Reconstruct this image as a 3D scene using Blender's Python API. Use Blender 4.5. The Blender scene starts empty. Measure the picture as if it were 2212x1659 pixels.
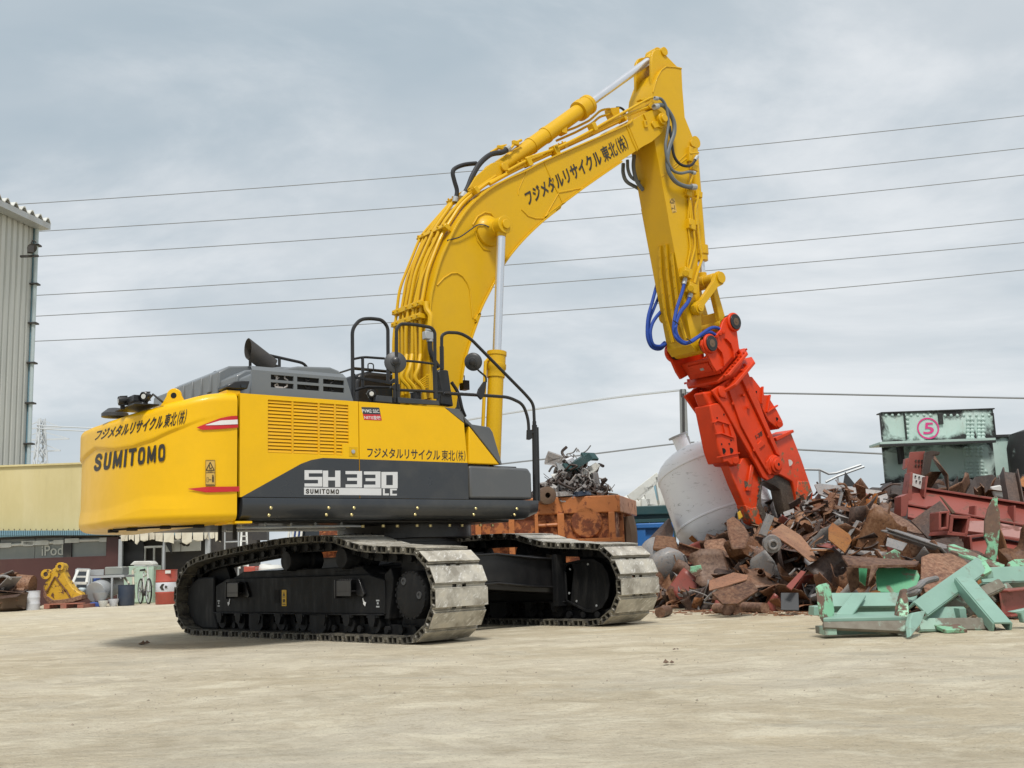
import bpy, bmesh, math, random
from mathutils import Vector, Matrix
from math import sin, cos, pi, radians, sqrt, atan2
SC = bpy.context.scene
COL = SC.collection
random.seed(7)
R = random.Random

# ------------------------------------------------------------------ camera
W, H, F = 2212.0, 1659.0, 2365.0
CAM = Vector((10.48, -8.17, 0.711))
YAW, PIT, ROL, TH = -0.802, 0.163, -0.036, 1.47
fw = Vector((sin(YAW)*cos(PIT), cos(YAW)*cos(PIT), sin(PIT)))
_r = Vector((cos(YAW), -sin(YAW), 0)); _u = _r.cross(fw)
r2 = _r*cos(ROL) + _u*sin(ROL); u2 = -_r*sin(ROL) + _u*cos(ROL)
cd = bpy.data.cameras.new("camera"); cam = bpy.data.objects.new("camera", cd); COL.objects.link(cam)
cam.matrix_world = Matrix(((r2.x, u2.x, -fw.x, CAM.x), (r2.y, u2.y, -fw.y, CAM.y), (r2.z, u2.z, -fw.z, CAM.z), (0, 0, 0, 1)))
cd.sensor_width = 36; cd.sensor_fit = 'HORIZONTAL'; cd.lens = F*36/W
cd.clip_start = 0.1; cd.clip_end = 5000
SC.camera = cam

# ------------------------------------------------------------------ sky and sun
SUN_EL, SUN_AZ = radians(58), radians(132)          # azimuth measured from +Y clockwise (compass style)
world = bpy.data.worlds.new("World"); SC.world = world; world.use_nodes = True
def _world():
    nt = world.node_tree; N = nt.nodes; L = nt.links
    bg = N['Background']; bg.inputs['Strength'].default_value = 0.1
    sky = N.new('ShaderNodeTexSky'); sky.sky_type = 'NISHITA'; sky.sun_disc = False
    sky.sun_elevation = SUN_EL; sky.sun_rotation = SUN_AZ; sky.dust_density = 2.0
    tc = N.new('ShaderNodeTexCoord'); sp = N.new('ShaderNodeSeparateXYZ'); L.new(tc.outputs['Generated'], sp.inputs[0])
    def math_(op, a, b):
        m = N.new('ShaderNodeMath'); m.operation = op
        for i, q in enumerate((a, b)):
            if hasattr(q, 'type'): L.new(q, m.inputs[i])
            else: m.inputs[i].default_value = q
        return m.outputs[0]
    zz = math_('MAXIMUM', sp.outputs['Z'], 0.0); zz = math_('ADD', zz, 0.22)
    cx = N.new('ShaderNodeCombineXYZ')
    L.new(math_('DIVIDE', sp.outputs['X'], zz), cx.inputs[0]); L.new(math_('DIVIDE', sp.outputs['Y'], zz), cx.inputs[1])
    def noise(scale, det, rough, dist, lo, hi, off):
        mp = N.new('ShaderNodeMapping'); mp.inputs['Location'].default_value = off
        mp.vector_type = 'TEXTURE'; mp.inputs['Rotation'].default_value = (0, 0, 0.80); mp.inputs['Scale'].default_value = (1.25, .95, 1)
        L.new(cx.outputs[0], mp.inputs[0])
        n = N.new('ShaderNodeTexNoise'); n.inputs['Scale'].default_value = scale; n.inputs['Detail'].default_value = det
        n.inputs['Roughness'].default_value = rough; n.inputs['Distortion'].default_value = dist
        L.new(mp.outputs[0], n.inputs['Vector'])
        r = N.new('ShaderNodeMapRange'); r.interpolation_type = 'SMOOTHSTEP'
        r.inputs[1].default_value = lo; r.inputs[2].default_value = hi; L.new(n.outputs['Fac'], r.inputs[0])
        return r.outputs[0]
    def mix(f, a, b):
        m = N.new('ShaderNodeMix'); m.data_type = 'RGBA'
        if hasattr(f, 'type'): L.new(f, m.inputs[0])
        else: m.inputs[0].default_value = f
        for i, q in ((6, a), (7, b)):
            if hasattr(q, 'type'): L.new(q, m.inputs[i])
            else: m.inputs[i].default_value = (*q, 1)
        return m.outputs[2]
    a = noise(0.55, 6, 0.55, 0.3, 0.38, 0.62, (11.2, 3.3, 0))
    b = noise(1.25, 8, 0.6, 0.4, 0.44, 0.70, (5.5, 15.6, 0))
    base = mix(a, (3.45, 4.15, 4.65), (5.6, 5.9, 6.12))
    base = mix(math_('MULTIPLY', b, 0.62), base, (7.9, 7.95, 8.0))
    hz = N.new('ShaderNodeMapRange'); hz.inputs[1].default_value = 0.0; hz.inputs[2].default_value = 0.3
    hz.inputs[3].default_value = 0.45; hz.inputs[4].default_value = 0.0; L.new(sp.outputs['Z'], hz.inputs[0])
    base = mix(hz.outputs[0], base, (5.9, 6.2, 6.4))
    out = mix(0.92, sky.outputs[0], base)
    L.new(out, bg.inputs['Color'])
_world()
sl = bpy.data.lights.new("sun", 'SUN'); sun = bpy.data.objects.new("sun", sl); COL.objects.link(sun)
sl.energy = 2.4; sl.angle = radians(11); sl.color = (1.0, 0.96, 0.9)
_sd = Vector((sin(SUN_AZ)*cos(SUN_EL), cos(SUN_AZ)*cos(SUN_EL), sin(SUN_EL)))
sun.rotation_euler = _sd.to_track_quat('Z', 'Y').to_euler(); sun.location = (0, 0, 40)
vs = SC.view_settings; vs.view_transform = 'Standard'; vs.look = 'None'; vs.exposure = 0.35; vs.gamma = 1.0; vs.use_curve_mapping = False
SC.cycles.use_denoising = True
SC.cycles.max_bounces = 6; SC.cycles.diffuse_bounces = 3; SC.cycles.glossy_bounces = 3

# ------------------------------------------------------------------ survey helpers: a sight line of the photograph cut with a real plane
KS = {1:(300,1200,.6028),2:(1200,1200,.6028),3:(600,2000,.3918),4:(1300,2000,.3918),5:(1800,2000,.4069),6:(1500,500,.4822),7:(2100,100,.4822),
      8:(2500,800,.4823),9:(2500,1200,.6028),12:(0,700,.7833),13:(0,1800,.4822),14:(1800,1700,.4521),15:(2500,1600,.5424),16:(3200,1600,.603),17:(1500,1200,.4219)}
def KV(n, x, y):
    if n == 0: return (x, y)
    a, b, s = KS[n]; return ((a+x*s)/1.85172, (b+y*s)/1.85172)
def ray(u, v): return fw*F + r2*(u-W/2) - u2*(v-H/2)
def bp(u, v, n, d):
    D = ray(u, v); n = Vector(n); return CAM + D*((d - n.dot(CAM))/n.dot(D))
def w2u(p): c, s = cos(TH), sin(TH); return Vector((p.x*c+p.y*s, -p.x*s+p.y*c, p.z))
def u2w(p): c, s = cos(TH), sin(TH); return Vector((p[0]*c-p[1]*s, p[0]*s+p[1]*c, p[2]))
CU = w2u(CAM)
def rayu(u, v): return w2u(ray(u, v))
def US(n, x, y, yy):                                # point of the slewing house's frame on its plane y = yy
    D = rayu(*KV(n, x, y)); return CU + D*((yy-CU.y)/D.y)
def UX(n, x, y, xx): D = rayu(*KV(n, x, y)); return CU + D*((xx-CU.x)/D.x)
def UP(n, pts, yy): return [(q.x, q.z) for q in (US(n, a, b, yy) for a, b in pts)]
BV, RV = Vector((sin(YAW), cos(YAW), 0)), _r
def VD(u, v, d):                                    # world point on the vertical plane standing d metres ahead
    D = ray(u, v); return CAM + D*(d/D.dot(BV))
def GD(u, d, z=0.0):                                # ground point in column u, d metres ahead
    p = VD(u, 1200, d); return Vector((p.x, p.y, z))
def zat(u, v, d): return VD(u, v, d).z

# ------------------------------------------------------------------ mesh builder
class MB:
    def __init__(s): s.v = []; s.f = []
    def add(s, v, f):
        o = len(s.v); s.v += [Vector(q) for q in v]; s.f += [tuple(i+o for i in q) for q in f]; return s
    def box(s, c, d, M=None):
        c = Vector(c); hx, hy, hz = d[0]/2, d[1]/2, d[2]/2
        vs_ = [Vector((x, y, z)) for x in (-hx, hx) for y in (-hy, hy) for z in (-hz, hz)]
        if M is not None: vs_ = [M @ q for q in vs_]
        return s.add([c+q for q in vs_], [(0,1,3,2),(4,6,7,5),(0,4,5,1),(2,3,7,6),(0,2,6,4),(1,5,7,3)])
    def bx(s, x0, x1, y0, y1, z0, z1): return s.box(((x0+x1)/2, (y0+y1)/2, (z0+z1)/2), (x1-x0, y1-y0, z1-z0))
    def ext(s, poly, vec):
        vec = Vector(vec); n = len(poly); P = [Vector(q) for q in poly]
        return s.add(P + [q+vec for q in P], [tuple(range(n)), tuple(range(2*n-1, n-1, -1))] + [(i, (i+1) % n, n+(i+1) % n, n+i) for i in range(n)])
    def prism(s, poly, y0, y1): return s.ext([(a, y0, b) for a, b in poly], (0, y1-y0, 0))
    def bar(s, p0, p1, w, h, up=(0, 0, 1)):
        p0, p1 = Vector(p0), Vector(p1); t = (p1-p0); l = t.length; t.normalize(); up = Vector(up)
        a = t.cross(up)
        if a.length < 1e-4: a = t.cross(Vector((1, 0, 0)))
        a.normalize(); b = a.cross(t)
        return s.box((p0+p1)/2, (l, w, h), Matrix((t, a, b)).transposed())
    def tube(s, pts, r, n=8, cap=True):
        P = [Vector(q) for q in pts]; m = len(P); rs = r if isinstance(r, (list, tuple)) else [r]*m
        T = [(P[min(i+1, m-1)]-P[max(i-1, 0)]).normalized() for i in range(m)]
        a = T[0].cross(Vector((0, 0, 1)))
        if a.length < 1e-3: a = T[0].cross(Vector((1, 0, 0)))
        a.normalize(); vs_ = []; fs = []
        for i in range(m):
            a = (a - T[i]*a.dot(T[i])).normalized(); b = T[i].cross(a)
            vs_ += [P[i] + (a*cos(2*pi*k/n) + b*sin(2*pi*k/n))*rs[i] for k in range(n)]
        for i in range(m-1):
            for k in range(n): fs.append((i*n+k, i*n+(k+1) % n, (i+1)*n+(k+1) % n, (i+1)*n+k))
        if cap: fs += [tuple(range(n-1, -1, -1)), tuple(range((m-1)*n, m*n))]
        return s.add(vs_, fs)
    def cyl(s, p0, p1, r, r1=None, n=24): return s.tube([p0, p1], [r, r if r1 is None else r1], n)
    def lathe(s, prof, o, ax, n=28):                # profile of (radius, height) along axis ax
        o = Vector(o); ax = Vector(ax).normalized(); a = ax.cross(Vector((0, 0, 1)))
        if a.length < 1e-3: a = Vector((1, 0, 0))
        a.normalize(); b = ax.cross(a); vs_ = []; fs = []; m = len(prof)
        for r, h in prof: vs_ += [o + ax*h + (a*cos(2*pi*k/n)+b*sin(2*pi*k/n))*max(r, 1e-4) for k in range(n)]
        for i in range(m-1):
            for k in range(n): fs.append((i*n+k, i*n+(k+1) % n, (i+1)*n+(k+1) % n, (i+1)*n+k))
        fs += [tuple(range(n-1, -1, -1)), tuple(range((m-1)*n, m*n))]
        return s.add(vs_, fs)
    def grid(s, fn, nu, nv, closed=False):
        vs_ = [fn(i/nu, j/nv) for i in range(nu+1) for j in range(nv+1)]
        return s.add(vs_, [(i*(nv+1)+j, (i+1)*(nv+1)+j, (i+1)*(nv+1)+j+1, i*(nv+1)+j+1) for i in range(nu) for j in range(nv)])
    def mesh(s, name, mat, ang=35, weld=False):
        me = bpy.data.meshes.new(name); me.from_pydata([tuple(q) for q in s.v], [], s.f)
        bm = bmesh.new(); bm.from_mesh(me)
        if weld: bmesh.ops.remove_doubles(bm, verts=bm.verts, dist=1e-4)
        bmesh.ops.recalc_face_normals(bm, faces=bm.faces); bm.to_mesh(me); bm.free()
        for p in me.polygons: p.use_smooth = True
        me.set_sharp_from_angle(angle=radians(ang))
        me.materials.append(MAT[mat] if isinstance(mat, str) else mat)
        return me
    def build(s, name, mat, parent=None, rot=0.0, bev=0.0, ang=35, weld=False, seg=2, loc=None):
        o = bpy.data.objects.new(name, s.mesh(name, mat, ang, weld)); COL.objects.link(o)
        if rot: o.rotation_euler.z = rot
        if loc is not None: o.location = loc
        if parent: o.parent = parent
        if bev:
            m = o.modifiers.new('bevel', 'BEVEL'); m.width = bev; m.segments = seg; m.limit_method = 'ANGLE'; m.angle_limit = radians(40)
        return o
def fillet(pts, rad, seg=5):
    P = [Vector(q) for q in pts]; out = [P[0]]
    for i in range(1, len(P)-1):
        a, b, c = P[i-1], P[i], P[i+1]; d0, d1 = (a-b), (c-b)
        k = min(rad, d0.length*.45, d1.length*.45); p0, p1 = b+d0.normalized()*k, b+d1.normalized()*k
        for j in range(seg+1):
            t = j/seg; out.append(p0*(1-t)**2 + b*2*t*(1-t) + p1*t*t)
    out.append(P[-1]); return out
def spline(pts, k=6):
    P = [Vector(q) for q in pts]; P = [P[0]*2-P[1]] + P + [P[-1]*2-P[-2]]; out = []
    for i in range(1, len(P)-2):
        for j in range(k):
            t = j/k; a, b, c, d = P[i-1], P[i], P[i+1], P[i+2]
            out.append(((b*2) + (c-a)*t + (a*2-b*5+c*4-d)*t*t + (b*3-a-c*3+d)*t**3)*.5)
    out.append(P[-2]); return out
def tag(o, label=None, cat=None, group=None, kind=None):
    if label: o['label'] = label
    if cat: o['category'] = cat
    if group: o['group'] = group
    if kind: o['kind'] = kind
    return o
def thing(name, label, cat, loc=(0, 0, 0), rz=0.0, group=None):
    o = bpy.data.objects.new(name, None); COL.objects.link(o); o.location = loc; o.rotation_euler = (0, 0, rz); o.empty_display_size = .2
    return tag(o, label, cat, group)
def dup(root):
    r = root.copy(); COL.objects.link(r)
    for ch in root.children:
        c = ch.copy(); COL.objects.link(c); c.parent = r
        for g in ch.children:
            d = g.copy(); COL.objects.link(d); d.parent = c
    return r
_tc = {}
def text2d(s, off=0.0):                             # unit-box outline of a piece of writing
    if (s, off) in _tc: return _tc[(s, off)]
    cu = bpy.data.curves.new('t', 'FONT'); cu.body = s; cu.offset = off; cu.resolution_u = 4
    o = bpy.data.objects.new('t', cu); COL.objects.link(o); dg = bpy.context.evaluated_depsgraph_get(); dg.update()
    ev = o.evaluated_get(dg); me = ev.to_mesh()
    v = [(q.co.x, q.co.y) for q in me.vertices]; f = [tuple(p.vertices) for p in me.polygons]; ev.to_mesh_clear()
    bpy.data.objects.remove(o); bpy.data.curves.remove(cu)
    x0, x1, y0, y1 = min(q[0] for q in v), max(q[0] for q in v), min(q[1] for q in v), max(q[1] for q in v)
    v = [((a-x0)/(x1-x0), (b-y0)/(y1-y0)) for a, b in v]; _tc[(s, off)] = (v, f); return v, f
def quadmap(c):                                     # bl, br, tr, tl corners -> bilinear
    return lambda s, t: ((c[0][0]*(1-s)+c[1][0]*s)*(1-t)+(c[3][0]*(1-s)+c[2][0]*s)*t, (c[0][1]*(1-s)+c[1][1]*s)*(1-t)+(c[3][1]*(1-s)+c[2][1]*s)*t)
def decal(s, n, corners, fn, off=0.0):              # writing laid on a surface; fn(n, x, y) -> point on it
    v, f = text2d(s, off); q = quadmap(corners); mb = MB(); mb.add([fn(n, *q(a, b)) for a, b in v], f); return mb
def jp_sign(n, c, fn, off):                         # the owner's name, its last sign set narrow in brackets
    q = quadmap(c); mb = MB()
    for s, a, b, o in (("フジメタルリサイクル", 0, .742, off), ("東北", .757, .893, off*.55), ("(", .906, .922, off*.6), ("株", .926, .980, off*.25), (")", .984, 1.0, off*.6)):
        v, f = text2d(s, o); mb.add([fn(n, *q(a+(b-a)*x, y)) for x, y in v], f)
    return mb
def dpoly(n, pts, fn): mb = MB(); P = [fn(n, a, b) for a, b in pts]; mb.add(P, [tuple(range(len(P)))]); return mb

_GL = {'S': [[(.92,.80),(.80,.93),(.5,.99),(.2,.93),(.09,.76),(.2,.60),(.5,.51),(.8,.42),(.91,.25),(.8,.07),(.5,.01),(.2,.07),(.08,.20)]], 'U': [[(.1,1),(.1,.28),(.22,.06),(.5,0),(.78,.06),(.9,.28),(.9,1)]],
       'M': [[(.08,0),(.08,1)],[(.92,0),(.92,1)],[(.10,1),(.5,.12)],[(.90,1),(.5,.12)]], 'I': [[(.5,0),(.5,1)]], 'T': [[(0,1),(1,1)],[(.5,0),(.5,1)]],
       'O': [[(.5,1),(.22,.95),(.09,.75),(.09,.25),(.22,.05),(.5,0),(.78,.05),(.91,.25),(.91,.75),(.78,.95),(.5,1)]]}
_AD = {'I': .42, 'M': 1.22}
def raster_word(word, wt=.195, rows=44):            # bold lettering as rows of narrow strips in a unit box
    ad = [_AD.get(c, 1.0) for c in word]; gap = .17; tot = sum(ad)+gap*(len(word)-1); x0 = 0; v = []; f = []; asp = .80
    for c, a in zip(word, ad):
        segs = [(p, q) for pl in _GL[c] for p, q in zip(pl, pl[1:])]; n = int(34*a)
        for r in range(rows):
            y = (r+.5)/rows; run = None
            for k in range(n+1):
                ins = False
                if k < n:
                    x = (k+.5)/n
                    if c == 'I': ins = abs(x-.5)*a*asp < wt*.62
                    else:
                        for (ax, ay), (bx_, by) in segs:
                            A = (wt*.5/(a*asp), 1-wt)   # keep strokes inside the box
                            ax_, ay_ = A[0]+ax*(1-2*A[0]), wt/2+ay*A[1]; bx2, by2 = A[0]+bx_*(1-2*A[0]), wt/2+by*A[1]
                            dx, dy = (bx2-ax_)*a*asp, by2-ay_; px_, py_ = (x-ax_)*a*asp, y-ay_; L = dx*dx+dy*dy; t = max(0, min(1, (px_*dx+py_*dy)/L)) if L else 0
                            if abs(px_-dx*t)**2+(py_-dy*t)**2 < (wt*.58)**2: ins = True; break
                if ins and run is None: run = k
                if not ins and run is not None:
                    xa, xb = (x0+run/n*a)/tot, (x0+k/n*a)/tot; o = len(v); v += [(xa, r/rows), (xb, r/rows), (xb, (r+1)/rows), (xa, (r+1)/rows)]; f.append((o, o+1, o+2, o+3)); run = None
        x0 += a+gap
    return v, f
_tc[('SUMITOMO', 'bold')] = raster_word('SUMITOMO')
# ------------------------------------------------------------------ materials
MAT = {}
class NT:
    def __init__(s, name):
        m = bpy.data.materials.new(name); m.use_nodes = True; s.m = m; s.N = m.node_tree.nodes; s.L = m.node_tree.links
        s.b = s.N['Principled BSDF']; s.tc = s.N.new('ShaderNodeTexCoord'); MAT[name] = m
    def put(s, q, sock):
        if hasattr(q, 'is_output'): s.L.new(q, sock)
        elif isinstance(q, (tuple, list)) and len(q) == 3 and sock.type == 'RGBA': sock.default_value = (*q, 1)
        else: sock.default_value = q
    def noise(s, scale, det=5, rough=.6, stretch=(1, 1, 1), rot=(0, 0, 0), dist=0.0, co='Object', rnd=False):
        mp = s.N.new('ShaderNodeMapping'); mp.inputs['Rotation'].default_value = rot
        if any(rot): mp.vector_type = 'TEXTURE'; mp.inputs['Scale'].default_value = tuple(1/q for q in stretch)
        else: mp.inputs['Scale'].default_value = stretch
        s.L.new(s.tc.outputs[co], mp.inputs[0])
        if rnd:
            oi = s.N.new('ShaderNodeObjectInfo'); mu = s.N.new('ShaderNodeVectorMath'); mu.operation = 'SCALE'
            mu.inputs[0].default_value = (37, 61, 23); s.L.new(oi.outputs['Random'], mu.inputs['Scale']); s.L.new(mu.outputs[0], mp.inputs['Location'])
        n = s.N.new('ShaderNodeTexNoise'); n.inputs['Scale'].default_value = scale; n.inputs['Detail'].default_value = det
        n.inputs['Roughness'].default_value = rough; n.inputs['Distortion'].default_value = dist; s.L.new(mp.outputs[0], n.inputs['Vector']); return n.outputs['Fac']
    def ramp(s, x, lo, hi, a=0.0, b=1.0):
        r = s.N.new('ShaderNodeMapRange'); s.L.new(x, r.inputs[0])
        for i, q in enumerate((lo, hi, a, b)): r.inputs[i+1].default_value = q
        return r.outputs[0]
    def mix(s, f, a, b):
        m = s.N.new('ShaderNodeMix'); m.data_type = 'RGBA'; s.put(f, m.inputs[0]); s.put(a, m.inputs[6]); s.put(b, m.inputs[7]); return m.outputs[2]
    def math(s, op, a, b=0.0):
        m = s.N.new('ShaderNodeMath'); m.operation = op; s.put(a, m.inputs[0]); s.put(b, m.inputs[1]); return m.outputs[0]
    def rand(s): return s.N.new('ShaderNodeObjectInfo').outputs['Random']
    def bump(s, h, st=.3, dist=.02):
        b = s.N.new('ShaderNodeBump'); b.inputs['Strength'].default_value = st; b.inputs['Distance'].default_value = dist
        s.L.new(h, b.inputs['Height']); s.L.new(b.outputs[0], s.b.inputs['Normal'])
    def fin(s, col, rough=.5, metal=0.0, coat=0.0, **k):
        s.put(col, s.b.inputs['Base Color']); s.put(rough, s.b.inputs['Roughness']); s.put(metal, s.b.inputs['Metallic'])
        s.b.inputs['Coat Weight'].default_value = coat; s.b.inputs['Coat Roughness'].default_value = .08
        return s.m
def paint(name, c, rough=.35, coat=.0, dirt=(.35, .3, .22), amt=.12, metal=0.0, bump=.0, sc=2.5, spec=.5):
    t = NT(name); n = t.noise(sc, 6, .62); d = t.ramp(n, .45, .75, 0, amt); n2 = t.noise(18, 4, .6)
    col = t.mix(d, c, dirt); col = t.mix(t.ramp(n2, .35, .7, 0, .1), col, tuple(q*.8 for q in c))
    if bump: t.bump(t.noise(60, 3, .5), bump, .004)
    t.b.inputs['Specular IOR Level'].default_value = spec
    return t.fin(col, t.ramp(n, .3, .8, rough*.85, min(1, rough*1.35)), metal, coat)
def flat(name, c, rough=.6, metal=0.0): t = NT(name); n = t.noise(6, 4); return t.fin(t.mix(t.ramp(n, .3, .7, 0, .25), c, tuple(q*.7 for q in c)), rough, metal)
def worn(name, c, r1, r2_, lo, hi, sc=4.0, rough=.55, bump=.4, rnd=True, stretch=(1, 1, 1)):   # paint c flaking to rust r1/r2
    t = NT(name); n = t.noise(sc, 9, .68, stretch, rnd=rnd, dist=.3); f = t.ramp(n, lo, hi)
    rn = t.noise(sc*2.7, 6, .7, rnd=rnd); rust = t.mix(t.ramp(rn, .35, .65), r1, r2_)
    cn = t.noise(sc*.6, 4, .6, rnd=rnd); cc = t.mix(t.ramp(cn, .4, .7, 0, .45), c, tuple(q*.62 for q in c))
    t.bump(t.mix(f, n, rn), bump, .01)
    return t.fin(t.mix(f, cc, rust), t.ramp(f, 0, 1, rough*.75, .9))
def rusty(name, cols, sc=3.0, rough=.75, spread=.5):          # bare steel gone brown; each piece its own tone
    t = NT(name); n = t.noise(sc, 8, .68, rnd=True, dist=.4); n2 = t.noise(sc*.45, 4, .55, rnd=True); n3 = t.noise(sc*9, 5, .7, rnd=True)
    a = t.mix(t.ramp(n, .35, .65), cols[0], cols[1]); a = t.mix(t.ramp(n2, .42, .7, 0, .8), a, cols[2]); a = t.mix(t.ramp(n3, .48, .68, 0, .6), a, cols[3]); a = t.mix(t.ramp(n3, .46, .34, 0, .7), a, tuple(q*.3 for q in cols[1]))
    hs = t.N.new('ShaderNodeHueSaturation'); r = t.rand()
    t.put(t.ramp(r, 0, 1, 1-spread*.7, 1+spread), hs.inputs['Value']); t.put(t.ramp(t.math('FRACT', t.math('MULTIPLY', r, 7.3)), 0, 1, .85, 1.2), hs.inputs['Saturation'])
    t.L.new(a, hs.inputs['Color']); t.bump(n3, .35, .01)
    return t.fin(hs.outputs[0], t.ramp(n, .3, .7, rough*.6, rough*.95), .0)
paint('yellow', (.80, .46, .002), .36, .12, (.62, .36, .01), .3, spec=.28)
paint('boom_yellow', (.63, .37, .004), .42, .05, (.50, .30, .03), .3, spec=.3)
paint('louvre_yellow', (.72, .38, .003), .4, .05, spec=.3)
paint('charcoal', (.027, .031, .037), .32, .3, (.12, .115, .1), .3)
paint('hood_grey', (.145, .160, .172), .36, .2, (.2, .2, .19), .15)
paint('tank_grey', (.085, .09, .095), .38, .3, (.2, .19, .17), .25)
paint('black', (.008, .008, .009), .38, .15, (.06, .055, .05), .2)
paint('orange', (.66, .046, .006), .45, .0, (.34, .04, .014), .55, spec=.3)
paint('red_mark', (.52, .012, .018), .4)
paint('white_mark', (.72, .72, .72), .4)
paint('writing', (.022, .018, .012), .5)
paint('grey_letter', (.62, .63, .64), .4)
paint('label_yellow', (.66, .40, .01), .5)
paint('label_pale', (.58, .37, .08), .5)
paint('brass', (.62, .52, .25), .35, 0, metal=.8)
flat('rubber', (.014, .014, .016), .5)
flat('gap', (.006, .006, .006), .9)
flat('grey_hose', (.12, .14, .155), .5)
flat('blue_hose', (.010, .055, .33), .7)
flat('dark_mirror', (.045, .047, .05), .45)
flat('glass', (.02, .025, .03), .06)
flat('lens', (.6, .62, .62), .15)
flat('purple', (.12, .05, .25), .6)
t = NT('under_black'); n = t.noise(7, 6, .65, (1.6, 1.6, .35)); n2 = t.noise(2, 4)
t.bump(t.noise(70, 3), .2, .003)
t.fin(t.mix(t.math('MULTIPLY', t.ramp(n, .48, .72), t.ramp(n2, .3, .7, .08, .45)), (.006, .0065, .0075), (.055, .052, .047)), t.ramp(n, .3, .7, .45, .8)); t.b.inputs['Specular IOR Level'].default_value = .25
t = NT('shoe_steel'); n = t.noise(5, 7, .65, rnd=True); n2 = t.noise(3, 5, .7, (1, 9, 9), (.5, .4, .9), rnd=True); n3 = t.noise(90, 3, rnd=True)
c = t.mix(t.ramp(n, .36, .62), (.27, .245, .20), (.56, .53, .46)); c = t.mix(t.ramp(n2, .55, .62, 0, .55), c, (.78, .77, .73)); c = t.mix(t.ramp(n, .56, .7, 0, .5), c, (.40, .34, .23))
t.bump(t.mix(.5, n2, n3), .25, .004); t.fin(c, t.ramp(n, .3, .7, .38, .62), .25)
t = NT('chrome'); n = t.noise(3, 3, .5, (1, 1, .1)); t.fin((.72, .74, .78), t.ramp(n, .3, .7, .22, .34), .85)
t = NT('silver_tank'); n = t.noise(1.3, 6, .6); n2 = t.noise(5, 6, .75, (1, 1, 3), dist=1.2); n3 = t.noise(2, 4, .5)
c = t.mix(t.ramp(n, .3, .7), (.80, .82, .85), (.90, .915, .93)); c = t.mix(t.ramp(n2, .585, .65, 0, .6), c, (.25, .25, .24)); t.bump(n3, .12, .03); t.fin(c, t.ramp(n, .3, .7, .4, .62), .0)
worn('claw', (.68, .052, .007), (.16, .10, .055), (.26, .15, .07), .575, .64, 6, .42, .3, False)
worn('claw_tip', (.70, .07, .012), (.13, .09, .055), (.23, .15, .08), .47, .54, 6, .5, .3, False)
rusty('claw_steel', ((.06, .045, .035), (.11, .08, .06), (.04, .035, .03), (.16, .13, .1)), 4, .6, .1)
rusty('rust', ((.165, .072, .036), (.080, .038, .024), (.20, .105, .055), (.28, .175, .11)), 2.6, .8, .5)
rusty('rust_orange', ((.29, .11, .038), (.16, .066, .03), (.30, .15, .06), (.11, .055, .03)), 2.6, .8, .35)
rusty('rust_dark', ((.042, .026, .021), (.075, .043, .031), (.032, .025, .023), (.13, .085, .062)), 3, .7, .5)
rusty('steel_grey', ((.20, .20, .205), (.29, .28, .27), (.14, .135, .135), (.24, .17, .12)), 3, .55, .35)
worn('red_lead', (.26, .066, .050), (.10, .055, .04), (.15, .085, .06), .56, .66, 3.2, .6, .25)
worn('orange_rust', (.42, .145, .042), (.10, .032, .018), (.21, .062, .025), .45, .53, 6.5, .65, .5, False)
worn('orange_rib', (.46, .16, .045), (.13, .042, .022), (.24, .07, .028), .55, .62, 6.5, .65, .4, False)
worn('mint', (.225, .375, .305), (.16, .17, .13), (.2, .18, .15), .58, .70, 3.2, .55, .25)
worn('mint_peel', (.22, .48, .30), (.17, .10, .07), (.11, .075, .06), .47, .52, 5, .55, .4)
worn('green', (.09, .35, .18), (.17, .12, .09), (.25, .19, .14), .54, .60, 4, .5, .3)
worn('girder_mint', (.42, .55, .50), (.33, .40, .36), (.24, .26, .22), .58, .75, 1.6, .6, .15, False)
worn('burnt', (.022, .022, .022), (.42, .55, .50), (.1, .09, .08), .60, .70, 4, .8, .3, False)
worn('bucket_yellow', (.58, .34, .02), (.09, .045, .025), (.15, .07, .035), .53, .57, 6, .6, .4, False)
worn('pallet_red', (.33, .12, .08), (.2, .12, .08), (.3, .2, .14), .55, .7, 5)
worn('barrel_red', (.40, .075, .05), (.3, .1, .07), (.22, .08, .06), .58, .7, 4, .5, .1, False)
worn('cabinet_green', (.42, .55, .44), (.2, .13, .08), (.3, .25, .18), .55, .62, 4, .6, .2, False)
worn('brown_wall', (.075, .028, .025), (.10, .05, .04), (.05, .025, .02), .5, .75, 1.2, .6, .1, False)
paint('teal_bin', (.012, .055, .058), .5, 0, (.04, .06, .05), .4)
paint('blue_bin', (.02, .14, .42), .45, 0, (.05, .12, .25), .4)
paint('galvanised', (.40, .42, .43), .5, 0, (.25, .24, .22), .4, .3)
paint('white_drum', (.58, .60, .64), .5, 0, (.35, .33, .3), .3)
paint('off_white', (.62, .63, .60), .6, 0, (.3, .27, .22), .5)
paint('navy', (.03, .045, .075), .5)
paint('tarp', (.55, .51, .40), .8, 0, (.25, .2, .14), .6)
paint('blue_plastic', (.02, .07, .30), .5)
paint('gutter_blue', (.16, .30, .38), .5, 0, (.2, .2, .18), .4)
paint('dark_frame', (.035, .033, .033), .6)
paint('shop_glass', (.20, .22, .21), .3, 0, (.32, .32, .28), .6, sc=1)
paint('sign_letter', (.50, .51, .46), .6)
paint('magenta', (.60, .03, .20), .6)
paint('concrete_pole', (.26, .27, .27), .8)
paint('wire_grey', (.20, .215, .23), .6)
paint('wire_pale', (.50, .54, .58), .6)
paint('downpipe', (.42, .50, .53), .5)
paint('wood_brown', (.12, .075, .05), .8, 0, (.2, .15, .1), .6)
paint('scrap_white', (.55, .55, .53), .6, 0, (.2, .17, .14), .6)
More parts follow.
